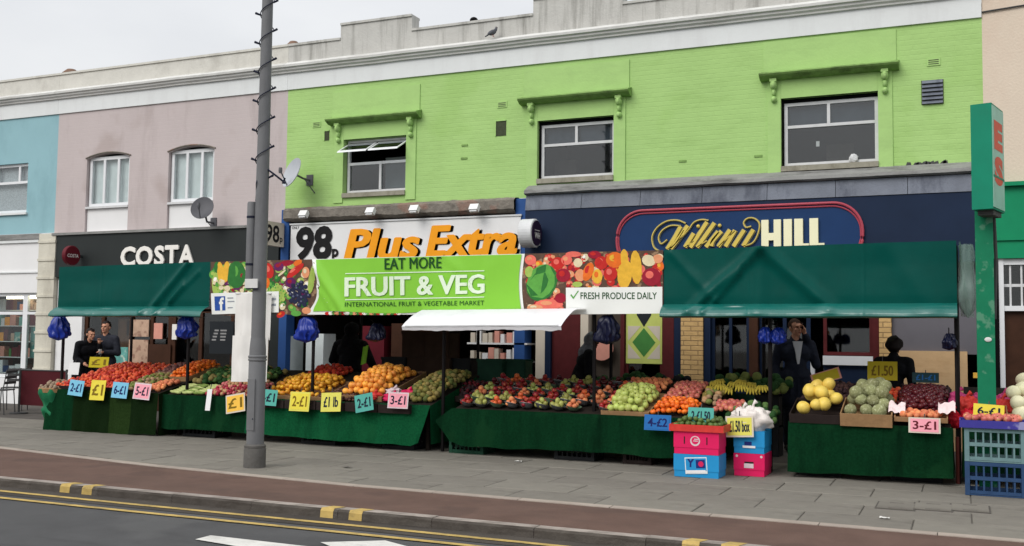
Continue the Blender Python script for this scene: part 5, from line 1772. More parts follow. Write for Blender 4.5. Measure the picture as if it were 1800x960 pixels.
heap('peach', T1, a + 1.85, b - .02, 11.9, 12.4, .04, 'pale peach in the front row beside the pink price card', 'peaches beside the pink price card', 1, .0)
M('potato', (150, 132, 112), .9, .15, 20)
stuff('potato_heap', 'small heap of grey brown potatoes in the green wrapped basket', 'potatoes', dict(zt=.63, y0=11.98), p.x - .17, p.x + .2, 11.8, 12.15, .04, .035, ['potato'])
# --- second table
a, b = T2['x0'], T2['x1']
M('courgette', (120, 140, 70), .5, .2, 20); M('celery', (176, 186, 120), .55, .15, 20)
mb_ = MB()
def long_veg(name, label, group, x, y, T, mat, L=.2, r=.02, rz=0):
    z = T['zt'] + (y - T['y0']) * SL + r + .01
    mb = MB()
    mb.tube([(L * (k / 6 - .5), .012 * math.sin(k), .004 * math.cos(k * 2)) for k in range(7)], [r * .5, r * .95, r, r * 1.02, r, r * .9, r * .45], 8)
    o = mb.build(name, mat, smooth=True, loc=(x, y, z))
    o.rotation_euler = (0, R_(random.uniform(-4, 4)), rz)
    return tag(o, label, name, group)
for j in range(7):
    for i in range(3):
        long_veg('courgette', 'pale green courgette lying at the left end of the long table', 'courgettes', a + .16 + i * .22 + random.uniform(-.02, .02), 12.0 + j * .062, T2, random.choice(['courgette', 'celery', 'celery']), .21, .024, random.uniform(-.15, .15))
M('cabbage', (90, 120, 66), .7, .3, 18, .4, 30); M('leaf_dark', (44, 78, 40), .7, .3, 18, .4, 30)
stuff('greens_heap', 'mixed leafy greens behind the courgettes', 'greens', T2, a + .05, a + 1.3, 12.5, 13.2, .06, .05, ['cabbage', 'leaf_dark', 'kiwi', 'leaf_dark'], elong=1.2)
M('radish', (164, 46, 66), .45, .2, 16); M('radish2', (196, 112, 112), .5, .2, 16); M('onion', (190, 150, 110), .5, .2, 16)
stuff('radish_heap', 'heap of crimson radishes left of the lamp post', 'radishes', T2, a + .72, X(425, 11.95) + .2, 11.98, 12.3, .05, .03, ['radish', 'radish', 'radish2', 'onion'])
stuff('onion_heap', 'heap of small brown onions behind the radishes', 'onions', T2, a + .72, X(425, 11.95) + .1, 12.3, 12.6, .06, .034, ['onion', 'ginger', 'radish2'])
xa = X(455, 11.95)
stuff('tomato_heap', 'heap of deep red tomatoes behind the yellow mangoes', 'tomatoes', T2, xa + .1, xa + .62, 12.75, 13.4, .1, .04, ['tomato3', 'tomato'])
heap('mango', T2, xa + .02, xa + 1.0, 12.0, 12.75, .09, 'yellow mango heaped beside the lamp post', 'mangoes beside the lamp post', 2, .02)
tray('wooden tray holding the mangoes', xa + .0, xa + 1.02, 11.99, 12.76, T2, .05, 'crate_wood')
M('date', (70, 44, 38), .45, .25, 20); M('date2', (98, 70, 60), .45, .25, 20)
stuff('date_heap', 'heap of dark brown dates between the mangoes and the oranges', 'dates', T2, xa + 1.05, xa + 1.9, 12.3, 13.35, .06, .026, ['date', 'date2'], elong=1.4)
stuff('date_heap', 'loose brown dates in the tray behind the yellow price card', 'dates', T2, xa + .9, xa + 1.6, 11.99, 12.28, .02, .024, ['date', 'date2'], elong=1.4)
xb_ = X(580, 11.95)
heap('grapefruit', T2, xb_ + .05, xb_ + .72, 12.1, 13.15, .14, 'plump orange heaped between the dates and the pink nets', 'oranges heaped on the long table', 2, .04)
tray('wooden tray under the big orange heap', xb_ + .02, xb_ + .75, 12.05, 13.32, T2, .07, 'crate_wood')
M('net_pink', (206, 40, 90), .4, .15, 14); M('net_red', (200, 60, 54), .4, .15, 14); M('net_white', (214, 196, 200), .5, .1, 14)
def bag(name, label, c, r, mat, seed, cat='bag', group=None, knot=True):
    """lumpy tied bag"""
    mb = MB()
    def fn(u, v):
        t_, ph = 2 * math.pi * u, math.pi * v
        q = Vector((math.sin(ph) * math.cos(t_), math.sin(ph) * math.sin(t_), math.cos(ph)))
        k = 1 + .36 * noise.noise(q * 2.1 + Vector((seed, 0, 0))) + .2 * noise.noise(q * 5 + Vector((seed, 3, 0))) + .08 * noise.noise(q * 12 + Vector((seed, 3, 0)))
        if q.z > .6:
            k *= 1 - .35 * (q.z - .6)
        return (q.x * r[0] * k, q.y * r[1] * k, q.z * r[2] * k)
    mb.grid(fn, 36, 24)
    if knot:
        mb.tube([(0, 0, r[2] * .8), (.01, 0, r[2] * 1.1), (.04, .01, r[2] * 1.3)], [.02, .012, .03], 7)
    o = mb.build(name, mat, smooth=True, loc=c)
    return tag(o, label, cat, group)
def tz(T, y):
    return T['zt'] + (y - T['y0']) * SL
for i, (dx, y, m, l) in enumerate(((.62, 12.08, 'net_red', 'red net bag of fruit in front of the oranges'), (.92, 12.06, 'net_pink', 'bright pink net bag beside the teal price card'), (1.06, 12.25, 'net_pink', 'pink net bag leaning behind the pink price card'), (.8, 12.3, 'net_white', 'pale net bag squeezed between the pink nets'))):
    bag('net_bag', l, (xb_ + dx, y, tz(T2, y) + .055), (.13, .09, .065), m, i + 3)
M('prickly', (120, 116, 62), .6, .25, 16); M('prickly2', (146, 128, 70), .6, .25, 16); M('prickly3', (92, 102, 54), .6, .25, 16)
stuff('prickly_pear_heap', 'heap of green and brown prickly pears at the end of the long table', 'prickly pears', T2, X(692, 11.95), b - .02, 12.05, 13.3, .13, .04, ['prickly', 'prickly2', 'prickly3', 'kiwi'], elong=1.2)
# --- third table: rows of steel bowls
M('bowl_steel', (150, 152, 154), .35, .1, 8, metal=.7)
M('bowl_green', (96, 120, 96), .4, .1, 8)
bowl_me = {}
def bowl(x, y, kind, T, mat='bowl_steel'):
    z = tz(T, y) + .012
    name = 'fruit_bowl'
    if mat not in bowl_me:
        mb = MB()
        prof = [(.045, 0), (.075, .02), (.1, .055), (.108, .06), (.1, .058), (.072, .025), (.02, .01)]
        mb.lathe(prof, (0, 0, 0), 18)
        o = mb.build(name, mat, smooth=True)
        bowl_me[mat] = o.data
    else:
        o = bpy.data.objects.new(name, bowl_me[mat])
        col.objects.link(o)
    o.location = (x, y, z)
    o.rotation_euler = (math.atan(SL), 0, random.uniform(0, 3))
    nm = {'red_apple': 'red apples', 'green_apple': 'green apples', 'pink_apple': 'pink apples', 'peach': 'peaches', 'pear': 'pears', 'nectarine': 'nectarines', 'plum': 'dark plums'}[kind]
    tag(o, 'round scoop bowl heaped with %s on the dark green cloth' % nm, 'bowl', 'bowls of %s' % nm)
    lab, gr = 'one of the %s heaped in the round scoop bowls' % nm, '%s in the bowls' % nm
    ph = random.uniform(0, 2)
    for k in range(4):
        an = ph + k * math.pi / 2
        put(kind, (x + .05 * math.cos(an), y + .05 * math.sin(an), z + .062 + .05 * math.sin(an) * SL), lab, gr)
    put(kind, (x + .008, y, z + .112), lab, gr)
a = T3['x0'] + .13
kinds = [['red_apple', 'pear', 'nectarine', 'peach', 'red_apple', 'pear', 'pear', 'peach', 'nectarine'],
         ['pear', 'green_apple', 'pear', 'nectarine', 'red_apple', 'red_apple', 'pear', 'peach', 'peach'],
         ['peach', 'red_apple', 'red_apple', 'peach', 'red_apple', 'red_apple', 'green_apple', 'nectarine', 'peach'],
         ['green_apple', 'red_apple', 'red_apple', 'green_apple', 'pear', 'red_apple', 'red_apple', 'plum', 'peach'],
         ['plum', 'red_apple', 'red_apple', 'peach', 'plum', 'pear', 'red_apple', 'red_apple', 'plum'],
         ['red_apple', 'nectarine', 'red_apple', 'red_apple', 'plum', 'pear', 'pear', 'plum', 'plum']]
for q_ in kinds:
    q_.append(random.choice(['peach', 'nectarine', 'red_apple']))
for j, row in enumerate(kinds):
    for i, k in enumerate(row):
        x, y = a + i * .21 + (.04 if j % 2 else 0), 12.07 + j * .208
        if any(abs(x - q) < .14 and abs(y - YC - .12) < .14 for q in POSTX):
            continue
        bowl(x, y, k, T3, 'bowl_green' if (i + j * 2) % 5 == 2 else 'bowl_steel')
xg = X(1058, 11.95)
heap('green_apple', T3, xg, xg + .56, 12.0, 12.75, .1, 'pale green apple in the heap beside the orange nectarines', 'green apples heaped on the bowl table', 2, .02, s=1.3)
heap('peach', T3, xg, xg + .56, 12.8, 13.3, .06, 'rosy peach behind the pale green apples', 'peaches behind the green apples', 1, .03)
tray('wooden tray under the pale green apples', xg - .01, xg + .57, 11.99, 12.77, T3, .05, 'crate_wood')
heap('pink_apple', T3, xg + .6, xg + 1.05, 12.5, 13.2, .06, 'pink apple behind the orange carrots and tangerines', 'pink apples on the bowl table', 1, .03)
heap('tangerine', T3, xg + .58, xg + 1.15, 12.0, 12.42, .05, 'vivid tangerine above the dark blue price card', 'tangerines above the dark blue price card', 2, .02)
heap('pink_apple', T3, xg + 1.3, xg + 1.7, 12.05, 12.4, .04, 'pink apple by the teal price card and the pink carton', 'pink apples beside the teal card', 1, .05)
stuff('ginger_heap', 'heap of knobbly brown ginger and yellow fruit under the bananas', 'ginger', T3, xg + 1.08, -2.72, 12.45, 12.85, .08, .036, ['ginger', 'onion', 'prickly2', 'kiwi2'], elong=1.4)
M('banana', (196, 176, 70), .55, .15, 14, rnd=.1, spots=((120, 110, 50), 10, .5))
bmesh_ = None
for i in range(11):
    x, y = xg + 1.1 + (i % 6) * .13, 12.95 + (i // 6) * .22
    if bmesh_ is None:
        mb = MB()
        for k in range(5):
            an = (k - 2) * .22
            mb.tube([(math.sin(an) * .02 + math.sin(an) * .17 * t, -.02 - .17 * t * math.cos(an), .02 + .05 * math.sin(t * math.pi)) for t in (0, .2, .45, .7, .9, 1)], [.007, .015, .018, .017, .011, .005], 7)
        mb.ball((0, 0, .02), (.025, .02, .02), 8, 5)
        o = mb.build('banana_bunch', 'banana', smooth=True)
        bmesh_ = o.data
    else:
        o = bpy.data.objects.new('banana_bunch', bmesh_)
        col.objects.link(o)
    o.location = (x, y, tz(T3, y) + .05 + .03 * (i % 2))
    o.rotation_euler = (R_(14), random.uniform(-.2, .2), random.uniform(-.4, .4))
    tag(o, 'bunch of greenish yellow bananas at the back of the bowl table', 'bananas', 'bunches of bananas')
# --- melon table
a, b = T4['x0'], T4['x1']
def xx4(px):
    return X(px, 11.85)
tray('dark box holding the yellow melons', xx4(1390), xx4(1478), 11.84, 12.45, T4, .1, 'box_dark', name='melon_box')
heap('yellow_melon', T4, xx4(1392), xx4(1477), 11.86, 12.45, .1, 'smooth yellow melon piled in the dark box', 'yellow melons', 1, .05)
heap('yellow_melon', T4, xx4(1400), xx4(1470), 12.0, 12.4, .02, 'smooth yellow melon piled in the dark box', 'yellow melons', 1, .2)
tray('open wooden box holding the netted green melons', xx4(1480), xx4(1567), 11.80, 12.4, T4, .14, 'crate_wood', name='melon_box')
heap('netted_melon', T4, xx4(1478), xx4(1570), 11.82, 12.4, .08, 'netted green melon piled in the open wooden box', 'netted green melons', 1, .07)
heap('netted_melon', T4, xx4(1488), xx4(1568), 12.0, 12.45, .02, 'netted green melon piled in the open wooden box', 'netted green melons', 1, .22)
tray('dark tray of plums at the right of the netted melons', xx4(1572), xx4(1668), 12.1, 12.95, T4, .08, 'box_dark')
heap('plum', T4, xx4(1570), xx4(1668), 12.08, 12.95, .08, 'dark red plum in the tray behind the peach tray', 'dark red plums', 2, .05)
tray('shallow tray of peaches lined with paper above the pink price card', xx4(1574), xx4(1664), 11.84, 12.04, T4, .05, 'cardboard', lift=.06)
heap('peach', T4, xx4(1576), xx4(1662), 11.84, 12.04, .0, 'peach in the paper lined tray above the pink price card', 'peaches above the pink price card', 1, .09)
M('paper', (236, 214, 214), .7, .06, 6)
for px in (1576, 1664):
    q = at(px, 717, 11.86)
    mb = MB().grid(lambda u, v: (q.x + (u - .5) * .17, 11.86 + .15 * v + .03 * noise.noise((u * 4, v * 3, px)), q.z + .05 - .1 * (1 - v) * (1 if v < .9 else .8) + .06 * noise.noise((u * 3, v * 3, px + 4))), 8, 8)
    tag(mb.build('tissue_paper', 'paper', smooth=True), 'crumpled pale tissue paper at the %s end of the peach tray' % ('melon' if px < 1600 else 'post'), 'paper')
M('fig', (62, 44, 48), .6, .25, 18); M('fig2', (92, 66, 62), .6, .25, 18)
stuff('fig_heap', 'heap of dull purple figs behind the yellow melons', 'figs', T4, a + .02, xx4(1500), 12.55, 13.3, .06, .028, ['fig', 'fig2'])
stuff('tomato_heap', 'row of small orange red tomatoes behind the netted melons', 'tomatoes', T4, xx4(1502), xx4(1572), 12.6, 13.1, .06, .034, ['tomato', 'tomato2'])
stuff('fig_heap', 'dark cherries heaped behind the plum tray', 'cherries', T4, xx4(1572), xx4(1668), 13.0, 13.3, .04, .022, ['plum_dark' if False else 'fig'])
# --- table behind the green post: red nets and cream melons
M('net_crimson', (186, 26, 44), .35, .2, 14); M('net_magenta', (176, 60, 110), .4, .25, 14)
k = 0
for px, py, y, m, l in ((1672, 715, 12.1, 'net_crimson', 'crimson net bag hanging beside the red post sleeve'), (1705, 722, 12.15, 'net_crimson', 'large crimson net bag left of the green post'), (1700, 690, 12.35, 'net_red', 'red net bag of tangerines left of the green post'),
                     (1722, 680, 12.5, 'net_magenta', 'magenta net bag at the top of the pile left of the green post'), (1685, 688, 12.5, 'net_magenta', 'magenta net bag by the canopy post'), (1762, 700, 12.3, 'net_red', 'red net bag right of the green post'), (1764, 678, 12.5, 'net_magenta', 'magenta net bag right of the green post'), (1745, 715, 12.2, 'net_crimson', 'crimson net bag behind the yellow 6 for a pound card')):
    q = at(px, py, y)
    z = max(q.z, tz(T5, y) + .06)
    bag('net_bag', l, (q.x, y, tz(T5, y) + .07 if py > 700 else tz(T5, y) + .15), (.1, .09, .1), m, k + 20)
    k += 1
mt = tray('cardboard tray of cream melons right of the green post', .42, 1.1, 11.95, 12.6, dict(zt=.62, y0=12.08), .1, 'cardboard', lift=.09)
for i, (px, py, y) in enumerate(((1789, 708, 12.0), (1812, 706, 12.05), (1782, 690, 12.2), (1800, 686, 12.3), (1822, 690, 12.25), (1800, 668, 12.45), (1795, 728, 11.98))):
    q = at(px, py, y)
    put('cream_melon', (q.x, y, q.z), 'cream coloured round melon right of the green post', 'cream melons')

# ------------------------------------------------------------------ cartons in front
M('carton_pink', (214, 32, 92), .5, .06, 6); M('carton_blue', (40, 140, 196), .5, .06, 6)
M('carton_white', (226, 224, 224), .6, .05, 6); M('carton_navy', (34, 44, 110), .5, .06)
def carton(label, x0, x1, y0, y1, z0, z1, mat, art):
    t = thing('fruit_carton', label, 'carton', ((x0 + x1) / 2, (y0 + y1) / 2, z0))
    MB().box(x0, x1, y0, y1, z0, z1 - .03).build('base', mat, t)
    MB().box(x0 - .006, x1 + .006, y0 - .006, y1 + .006, z0 + .07, z1 - .001).build('lid', mat, t)
    cx, w_, h_ = (x0 + x1) / 2, x1 - x0, z1 - z0
    f = y0 - .0075
    if art == 'logo':
        MB().lathe([(.055, 0), (.055, .002)], (cx - .01, f - .001, z0 + .145), 24, axis='Y').build('round_mark', 'net_white', t)
        MB().lathe([(.04, 0), (.04, .002)], (cx - .01, f - .003, z0 + .15), 20, axis='Y').build('round_mark', mat, t)
        MB().box(cx - .03, cx + .02, f - .005, f - .003, z0 + .14, z0 + .15).box(cx - .02, cx + .03, f - .005, f - .003, z0 + .16, z0 + .17).build('print', 'net_white', t)
        for s in (-.13, .12):
            MB().box(cx + s - .006, cx + s + .006, f - .001, f + .001, z0 + .11, z0 + .19).build('hand_slot', 'box_dark', t)
    elif art == 'badge':
        r_ = R_(-4)
        MB().obox((cx, f, z0 + .13), (w_ * .5, .003, h_ * .72), (0, r_, 0)).build('badge', 'print_berrylt' if False else 'curtain_pale', t)
        MB().obox((cx, f - .002, z0 + .14), (w_ * .46, .003, h_ * .55), (0, r_, 0)).build('badge', mat, t)
        mb = MB()
        text(mb, 'Y', lambda u, v, d: (cx - .1 + .08 * u, f - .0045, z0 + .11 + .09 * v), offset=.05)
        mb.build('badge_letter', 'carton_navy', t)
        MB().obox((cx + .05, f - .004, z0 + .15), (.1, .002, .09), (0, r_, 0)).build('badge_square', 'carton_navy', t)
        MB().lathe([(.03, 0), (.03, .001)], (cx + .055, f - .0062, z0 + .15), 16, axis='Y').build('badge_dot', 'net_pink', t)
        MB().obox((cx, f - .003, z0 + .065), (w_ * .44, .002, .03), (0, r_, 0)).build('badge_strip', 'carton_white', t)
    elif art == 'slot':
        MB().box(cx - .05, cx + .05, f - .001, f + .001, z0 + .1, z0 + .16).build('hand_hole', 'box_dark', t)
        MB().box(cx - .055, cx + .05, f - .003, f - .001, z0 + .09, z0 + .14).build('label_card', 'net_white', t)
        for s in (x0 + .03, x1 - .03):
            MB().lathe([(.014, 0), (.014, .002)], (s, f - .001, z1 - .03), 12, axis='Y').build('corner_mark', 'net_white', t)
    else:
        MB().box(cx - .07, cx + .07, f - .002, f, z0 + .06, z0 + .085).build('strip', 'carton_white', t)
        MB().box(cx - .05, cx + .03, f - .002, f, z0 + .09, z0 + .13).build('print', 'carton_navy', t)
    return t
gx0, gx1, gy = -2.94, -2.45, 11.2
carton('blue fruit carton with a badge on the paving under the bright pink carton', gx0, gx1, gy, gy + .36, .001, .25, 'carton_blue', 'badge')
carton('bright pink carton with a round mark on top of the badged blue carton', gx0, gx1, gy, gy + .36, .252, .5, 'carton_pink', 'logo')
T6 = dict(zt=.502, y0=gy)
SL0 = SL
tr = tray('open pink and brown tray of limes on the pink carton', gx0 - .04, gx1 + .05, gy - .02, gy + .42, T6, .075, 'net_red', name='lime_tray')
tr.rotation_euler = (0, 0, 0)
SL = 0.0
heap('lime', T6, gx0 - .03, gx1 + .04, gy - .01, gy + .41, .05, 'dark green lime in the tray on the pink carton', 'limes on the carton stack', 2, .03)
SL = SL0
sx0, sx1, sy = -2.36, -2.03, 11.6
carton('small crimson carton with white label on the paving under a blue carton', sx0, sx1, sy, sy + .45, .001, .25, 'carton_pink', 'slot')
carton('small blue carton stacked on the crimson one', sx0, sx1, sy, sy + .45, .252, .5, 'carton_blue', 'plain')
M('bag_white', (224, 216, 210), .4, .06, 5, .1, 6)
bag('carrier_bag', 'white carrier bag slumped on the small blue carton', ((sx0 + sx1) / 2 + .02, sy + .12, .62), (.2, .15, .16), 'bag_white', 41)
bag('carrier_bag', 'small white carrier bag behind the slumped one', ((sx0 + sx1) / 2 - .13, sy + .33, .6), (.14, .12, .14), 'bag_white', 44)
stuff('greens_heap', 'dark leafy greens beside the white bags', 'greens', dict(zt=.5, y0=12.0), -2.55, -1.98, 11.95, 12.35, .1, .045, ['leaf_dark', 'cabbage'], z0=.05)

# ------------------------------------------------------------------ plastic crates
M('crate_bluegreen', (104, 132, 134), .5, .12, 10); M('crate_blue', (46, 70, 104), .5, .15, 10); M('crate_black', (30, 32, 34), .6, .2, 8); M('crate_green', (28, 66, 50), .6, .2, 8)
def slat_crate(label, x0, x1, y0, y1, z0, h, mat, group=None, nv=6, nh=3, inner='crate_black'):
    t = thing('plastic_crate', label, 'crate', ((x0 + x1) / 2, (y0 + y1) / 2, z0), group)
    z1 = z0 + h
    MB().box(x0 + .004, x1 - .004, y0 + .004, y1 - .004, z0, z0 + .015).build('floor_panel', mat, t)
    for xx in (x0, x1 - .045):
        for yy in (y0, y1 - .045):
            MB().box(xx, xx + .045, yy, yy + .045, z0 + .001, z1).build('corner_post', mat, t)
    for j in range(nh):
        z = z0 + .03 + (h - .05) * j / (nh - 1)
        MB().box(x0 + .046, x1 - .046, y0 + .004, y0 + .022, z - .018, z + .018).build('rail', mat, t)
        MB().box(x0 + .046, x1 - .046, y1 - .022, y1 - .004, z - .018, z + .018).build('rail', mat, t)
        for xx in (x0 + .004, x1 - .022):
            MB().box(xx, xx + .018, y0 + .046, y1 - .046, z - .018, z + .018).build('rail', mat, t)
    for i in range(nv):
        x = x0 + .07 + (x1 - x0 - .14) * (i + .5) / nv
        MB().box(x - .008, x + .008, y0 + .01, y0 + .018, z0 + .016, z1 - .02).build('slat', mat, t)
        MB().box(x - .008, x + .008, y1 - .018, y1 - .01, z0 + .016, z1 - .02).build('slat', mat, t)
    for i in range(4):
        y = y0 + .07 + (y1 - y0 - .14) * (i + .5) / 4
        for xx in (x0 + .01, x1 - .018):
            MB().box(xx, xx + .008, y - .008, y + .008, z0 + .016, z1 - .02).build('slat', mat, t)
    return t
slat_crate('slatted blue plastic crate on the paving at the foot of the green post', .0, .55, 11.24, 11.6, .001, .33, 'crate_blue')
slat_crate('slatted pale blue green plastic crate stacked on the blue one', .0, .55, 11.24, 11.6, .333, .33, 'crate_bluegreen')
T7 = dict(zt=.664, y0=11.24)
M('box_purple', (62, 58, 140), .5, .12, 7, spots=((170, 170, 200), 6, .6))
SL = 0.0
tr = tray('purple and white printed tray of pink fruit on the slatted crates', -.03, .56, 11.22, 11.62, T7, .075, 'box_purple', name='fruit_tray')
tr.rotation_euler = (0, 0, 0)
heap('pink_apple', T7, -.02, .55, 11.23, 11.61, .02, 'pink apple in the purple tray on the slatted crates', 'pink apples on the crate stack', 1, .055)
SL = SL0
for i, (px, w_, l, m) in enumerate(((700, 56, 'black slatted crate under the end of the long table', 'crate_black'), (820, 60, 'dark teal slatted crate peeping from under the bowl table', 'crate_green'), (560, 60, 'black crate in the shade under the long table', 'crate_black'), (1010, 70, 'black crate in the shade under the bowl table', 'crate_black'),
                                 (1120, 50, 'low dark crate under the bowl table beside the cartons', 'box_dark'), (350, 56, 'black crate under the table left of the lamp post', 'crate_black'), (1440, 76, 'black slatted crate under the yellow melons', 'crate_black'), (1610, 90, 'black slatted crate under the plum tray', 'crate_black'))):
    y = 12.02
    xa, xb2 = X(px - w_ / 2, y), X(px + w_ / 2, y)
    slat_crate(l, xa, xb2, y, y + .38, .001, .24, m)
# crates and cartons stacked behind the tables
M('carton_brown', (58, 44, 36), .85, .2, 6)
back = [(700, 13.75, 3, 'crate_black'), (735, 13.8, 4, 'carton_brown'), (775, 13.7, 4, 'carton_brown'), (812, 13.8, 3, 'crate_black'), (870, 13.75, 3, 'crate_green'), (905, 13.85, 3, 'crate_green'), (935, 13.6, 2, 'crate_black'), (975, 13.65, 2, 'crate_black'), (1060, 13.7, 2, 'crate_black'), (1105, 13.75, 2, 'crate_green'),
        (1150, 13.7, 2, 'crate_black'), (1195, 13.72, 2, 'crate_black'), (1250, 13.75, 2, 'crate_black'), (1300, 13.8, 2, 'crate_green'), (1345, 13.9, 2, 'crate_black'), (380, 13.7, 2, 'crate_black'), (330, 13.8, 2, 'carton_brown'), (590, 13.9, 2, 'crate_black'), (540, 13.8, 2, 'carton_brown')]
proto = {}
for i, (px, y, n, m) in enumerate(back):
    xc = X(px, y)
    wh = {700: 'the prickly pears', 735: 'the pink nets', 775: 'the gap between the tables', 812: 'the cherries', 870: 'the left fruit bowls', 905: 'the middle fruit bowls', 935: 'the right fruit bowls', 975: 'the peach bowls', 1060: 'the headscarfed person', 1105: 'the lime poster', 1150: 'the green apples', 1195: 'the yellow brick pier', 1250: 'the bananas', 1300: 'the white carrier bags', 1345: 'the paired blue bags', 380: 'the radishes', 330: 'the tangerines', 590: 'the dates', 540: 'the mangoes'}[px]
    lab = {'crate_black': 'black produce crate', 'crate_green': 'dark green produce crate', 'carton_brown': 'brown produce carton'}[m] + ' in the stack behind ' + wh
    for j in range(n):
        if m not in proto:
            t = thing('produce_crate', lab, 'crate', (0, 0, 0), 'stack behind ' + wh, local=True)
            h = .4
            MB().box(-.2, .2, -.15, .15, 0, .02).build('floor_panel', m, t)
            for s in (-1, 1):
                MB().box(-.2, .2, s * .15 - .01, s * .15 + .01, .001, h - .03).build('side_panel', m, t)
                MB().box(s * .2 - .01, s * .2 + .01, -.139, .139, .001, h - .03).build('end_panel', m, t)
            MB().box(-.215, .215, -.165, -.14, h - .05, h - .002).build('rim', m, t)
            MB().box(-.215, .215, .14, .165, h - .05, h - .002).build('rim', m, t)
            proto[m] = t
        else:
            t = copy_tree(proto[m])
        tag(t, lab, 'crate', 'stack behind ' + wh)
        t.location = (xc + random.uniform(-.02, .02), y, j * .4)
        t.rotation_euler = (0, 0, random.uniform(-.05, .05))
# dark produce piled on the crates behind
stuff('greens_heap', 'dark herbs and greens on the crates behind the bowl table', 'greens', dict(zt=.8, y0=13.7), X(1050, 13.7), X(1225, 13.7), 13.5, 13.9, .12, .06, ['leaf_dark', 'crate_black', 'leaf_dark'])
stuff('greens_heap', 'dull green cabbages on the crates by the man in the dark coat', 'greens', dict(zt=.8, y0=13.7), X(1250, 13.7), X(1390, 13.7), 13.55, 14.0, .1, .07, ['leaf_dark', 'kiwi2', 'leaf_dark'])
stuff('cherry_heap', 'dark red cherries on the crates left of the bowl table', 'cherries', dict(zt=.7, y0=13.0), X(780, 12.9), X(850, 12.9), 12.7, 13.4, .1, .03, ['fig', 'maroon'])
ctw = thing('support_table', 'dark low table holding the cherries left of the bowls', 'table', (X(815, 13), 13.0, 0))
xa, xb2 = X(778, 12.9), X(850, 12.9)
MB().box(xa, xb2, 12.65, 13.45, .62, .7).build('top_board', 'board_dark', ctw)
for xx in (xa + .05, xb2 - .05):
    for yy in (12.7, 13.4):
        MB().box(xx - .02, xx + .02, yy - .02, yy + .02, 0, .62).build('leg', 'board_dark', ctw)

# ------------------------------------------------------------------ price cards
for n_, c in dict(card_lblue=(120, 186, 214), card_yellow=(222, 206, 72), card_pink=(236, 158, 172), card_orange=(236, 186, 76), card_teal=(84, 166, 154), card_blue=(36, 104, 170), card_lemon=(214, 208, 96), card_olive=(190, 172, 34), card_dteal=(34, 66, 72)).items():
    M(n_, c, .45, .06, 9)
M('card_white', (226, 226, 226), .5, .04)
M('ink', (26, 34, 52), .5, .1); M('ink_navy', (20, 30, 90), .5, .1); M('ink_brown', (120, 96, 20), .5, .1)
def card(px, py, w_, h_, mat, body, y, label, tilt=0, ink='ink', bord=None, stake=True):
    c = at(px, py, y)
    k = (at(px + 1, py, y).x - c.x)
    W_, H_ = w_ * k * .94, h_ * k * .88
    t = thing('price_card', label, 'price card', (c.x, y, c.z - H_ / 2))
    e = Euler((R_(-8), R_(tilt), 0)).to_matrix()
    def P(u, v, d):
        return c + e @ Vector(((u - .5) * W_, -d, (v - .5) * H_))
    def plate(u0, u1, v0, v1, d0, d1, m, name):
        vs_ = [P(u, v, d) for d in (d0, d1) for v in (v0, v1) for u in (u0, u1)]
        MB().add(vs_, [(0, 1, 3, 2), (4, 6, 7, 5), (0, 4, 5, 1), (2, 3, 7, 6), (0, 2, 6, 4), (1, 5, 7, 3)]).build(name, m, t)
    plate(0, 1, 0, 1, 0, .004, bord or mat, 'board')
    if bord:
        plate(.06, .94, .08, .92, .0042, .006, mat, 'coloured_sheet')
    if body:
        mb = MB()
        text(mb, body, lambda u, v, d: P(.14 + .72 * u, .24 + .54 * v, .0075 + d), offset=.01, bold=.01)
        mb.build('price_lettering', ink, t)
    if stake:
        MB().tube([P(.5, .9, -.004), P(.5, 1.25, -.02)], .006, 5).build('clip', 'dark_frame', t)
    return t
yA, yB, yD = 11.76, 11.86, 11.76
card(134, 682, 27, 23, 'card_lblue', '2-£1', yA, 'light blue price card under the tomatoes', 4, 'ink_navy')
card(172, 686, 27, 30, 'card_yellow', '£1', yA, 'yellow portrait price card under the tomatoes', 0, 'ink_brown')
card(211, 686, 29, 24, 'card_lblue', '6-£1', yA, 'light blue price card under the kiwi fruit', 2, 'ink_navy')
card(250, 688, 31, 25, 'card_pink', '5-£1', yA, 'pink price card under the peaches of the tomato table', 3, 'ink', 'net_white')
card(367, 703, 9, 34, 'card_white', '', yB, 'narrow blank white card hanging under the radishes', 0)
card(414, 709, 36, 30, 'card_orange', '£1', yB, 'tilted orange price card under the radishes beside the lamp post', -10, 'ink_brown', 'sign_cream')
yB = 11.8
card(473, 699, 30, 26, 'card_teal', '-£1', yB, 'teal price card under the mangoes', 2)
card(527, 706, 37, 32, 'card_yellow', '2-£1', yB, 'yellow price card under the dates', 0, 'ink_brown', 'card_lemon')
card(582, 707, 37, 32, 'card_lemon', '£1 lb', yB, 'dull yellow price card under the left end of the orange heap', -3)
card(640, 708, 34, 30, 'card_teal', '2-£1', yB, 'tilted teal price card between the red and pink net bags', -12)
card(700, 704, 38, 28, 'card_pink', '3-£1', yB, 'pink price card reading 3-£1 under the prickly pears', 0, 'ink', 'net_white')
card(1156, 743, 50, 30, 'card_blue', '4-£2', yB - .02, 'dark blue price card under the tangerines', 0, 'ink_navy', 'card_blue')
card(1232, 731, 48, 32, 'card_teal', '2-£1.50', 11.3, 'teal price card stuck in the lime tray', 0)
card(1300, 750, 52, 42, 'card_lemon', '£1.50 box', 11.55, 'pale yellow price card reading £1.50 box before the white bags', -3, 'ink', 'sign_cream')
card(1625, 748, 60, 33, 'card_pink', '3-£1', yD, 'pink price card with bold 3-£1 under the peach tray', 0, 'maroon', 'sign_cream')
card(1738, 723, 58, 30, 'card_yellow', '6-£1', 11.42, 'yellow price card with bold 6-£1 in the purple tray', 3)
card(1551, 652, 56, 40, 'card_olive', '£1.50', 13.1, 'large olive yellow price card standing behind the netted melons', 0, 'ink_brown')
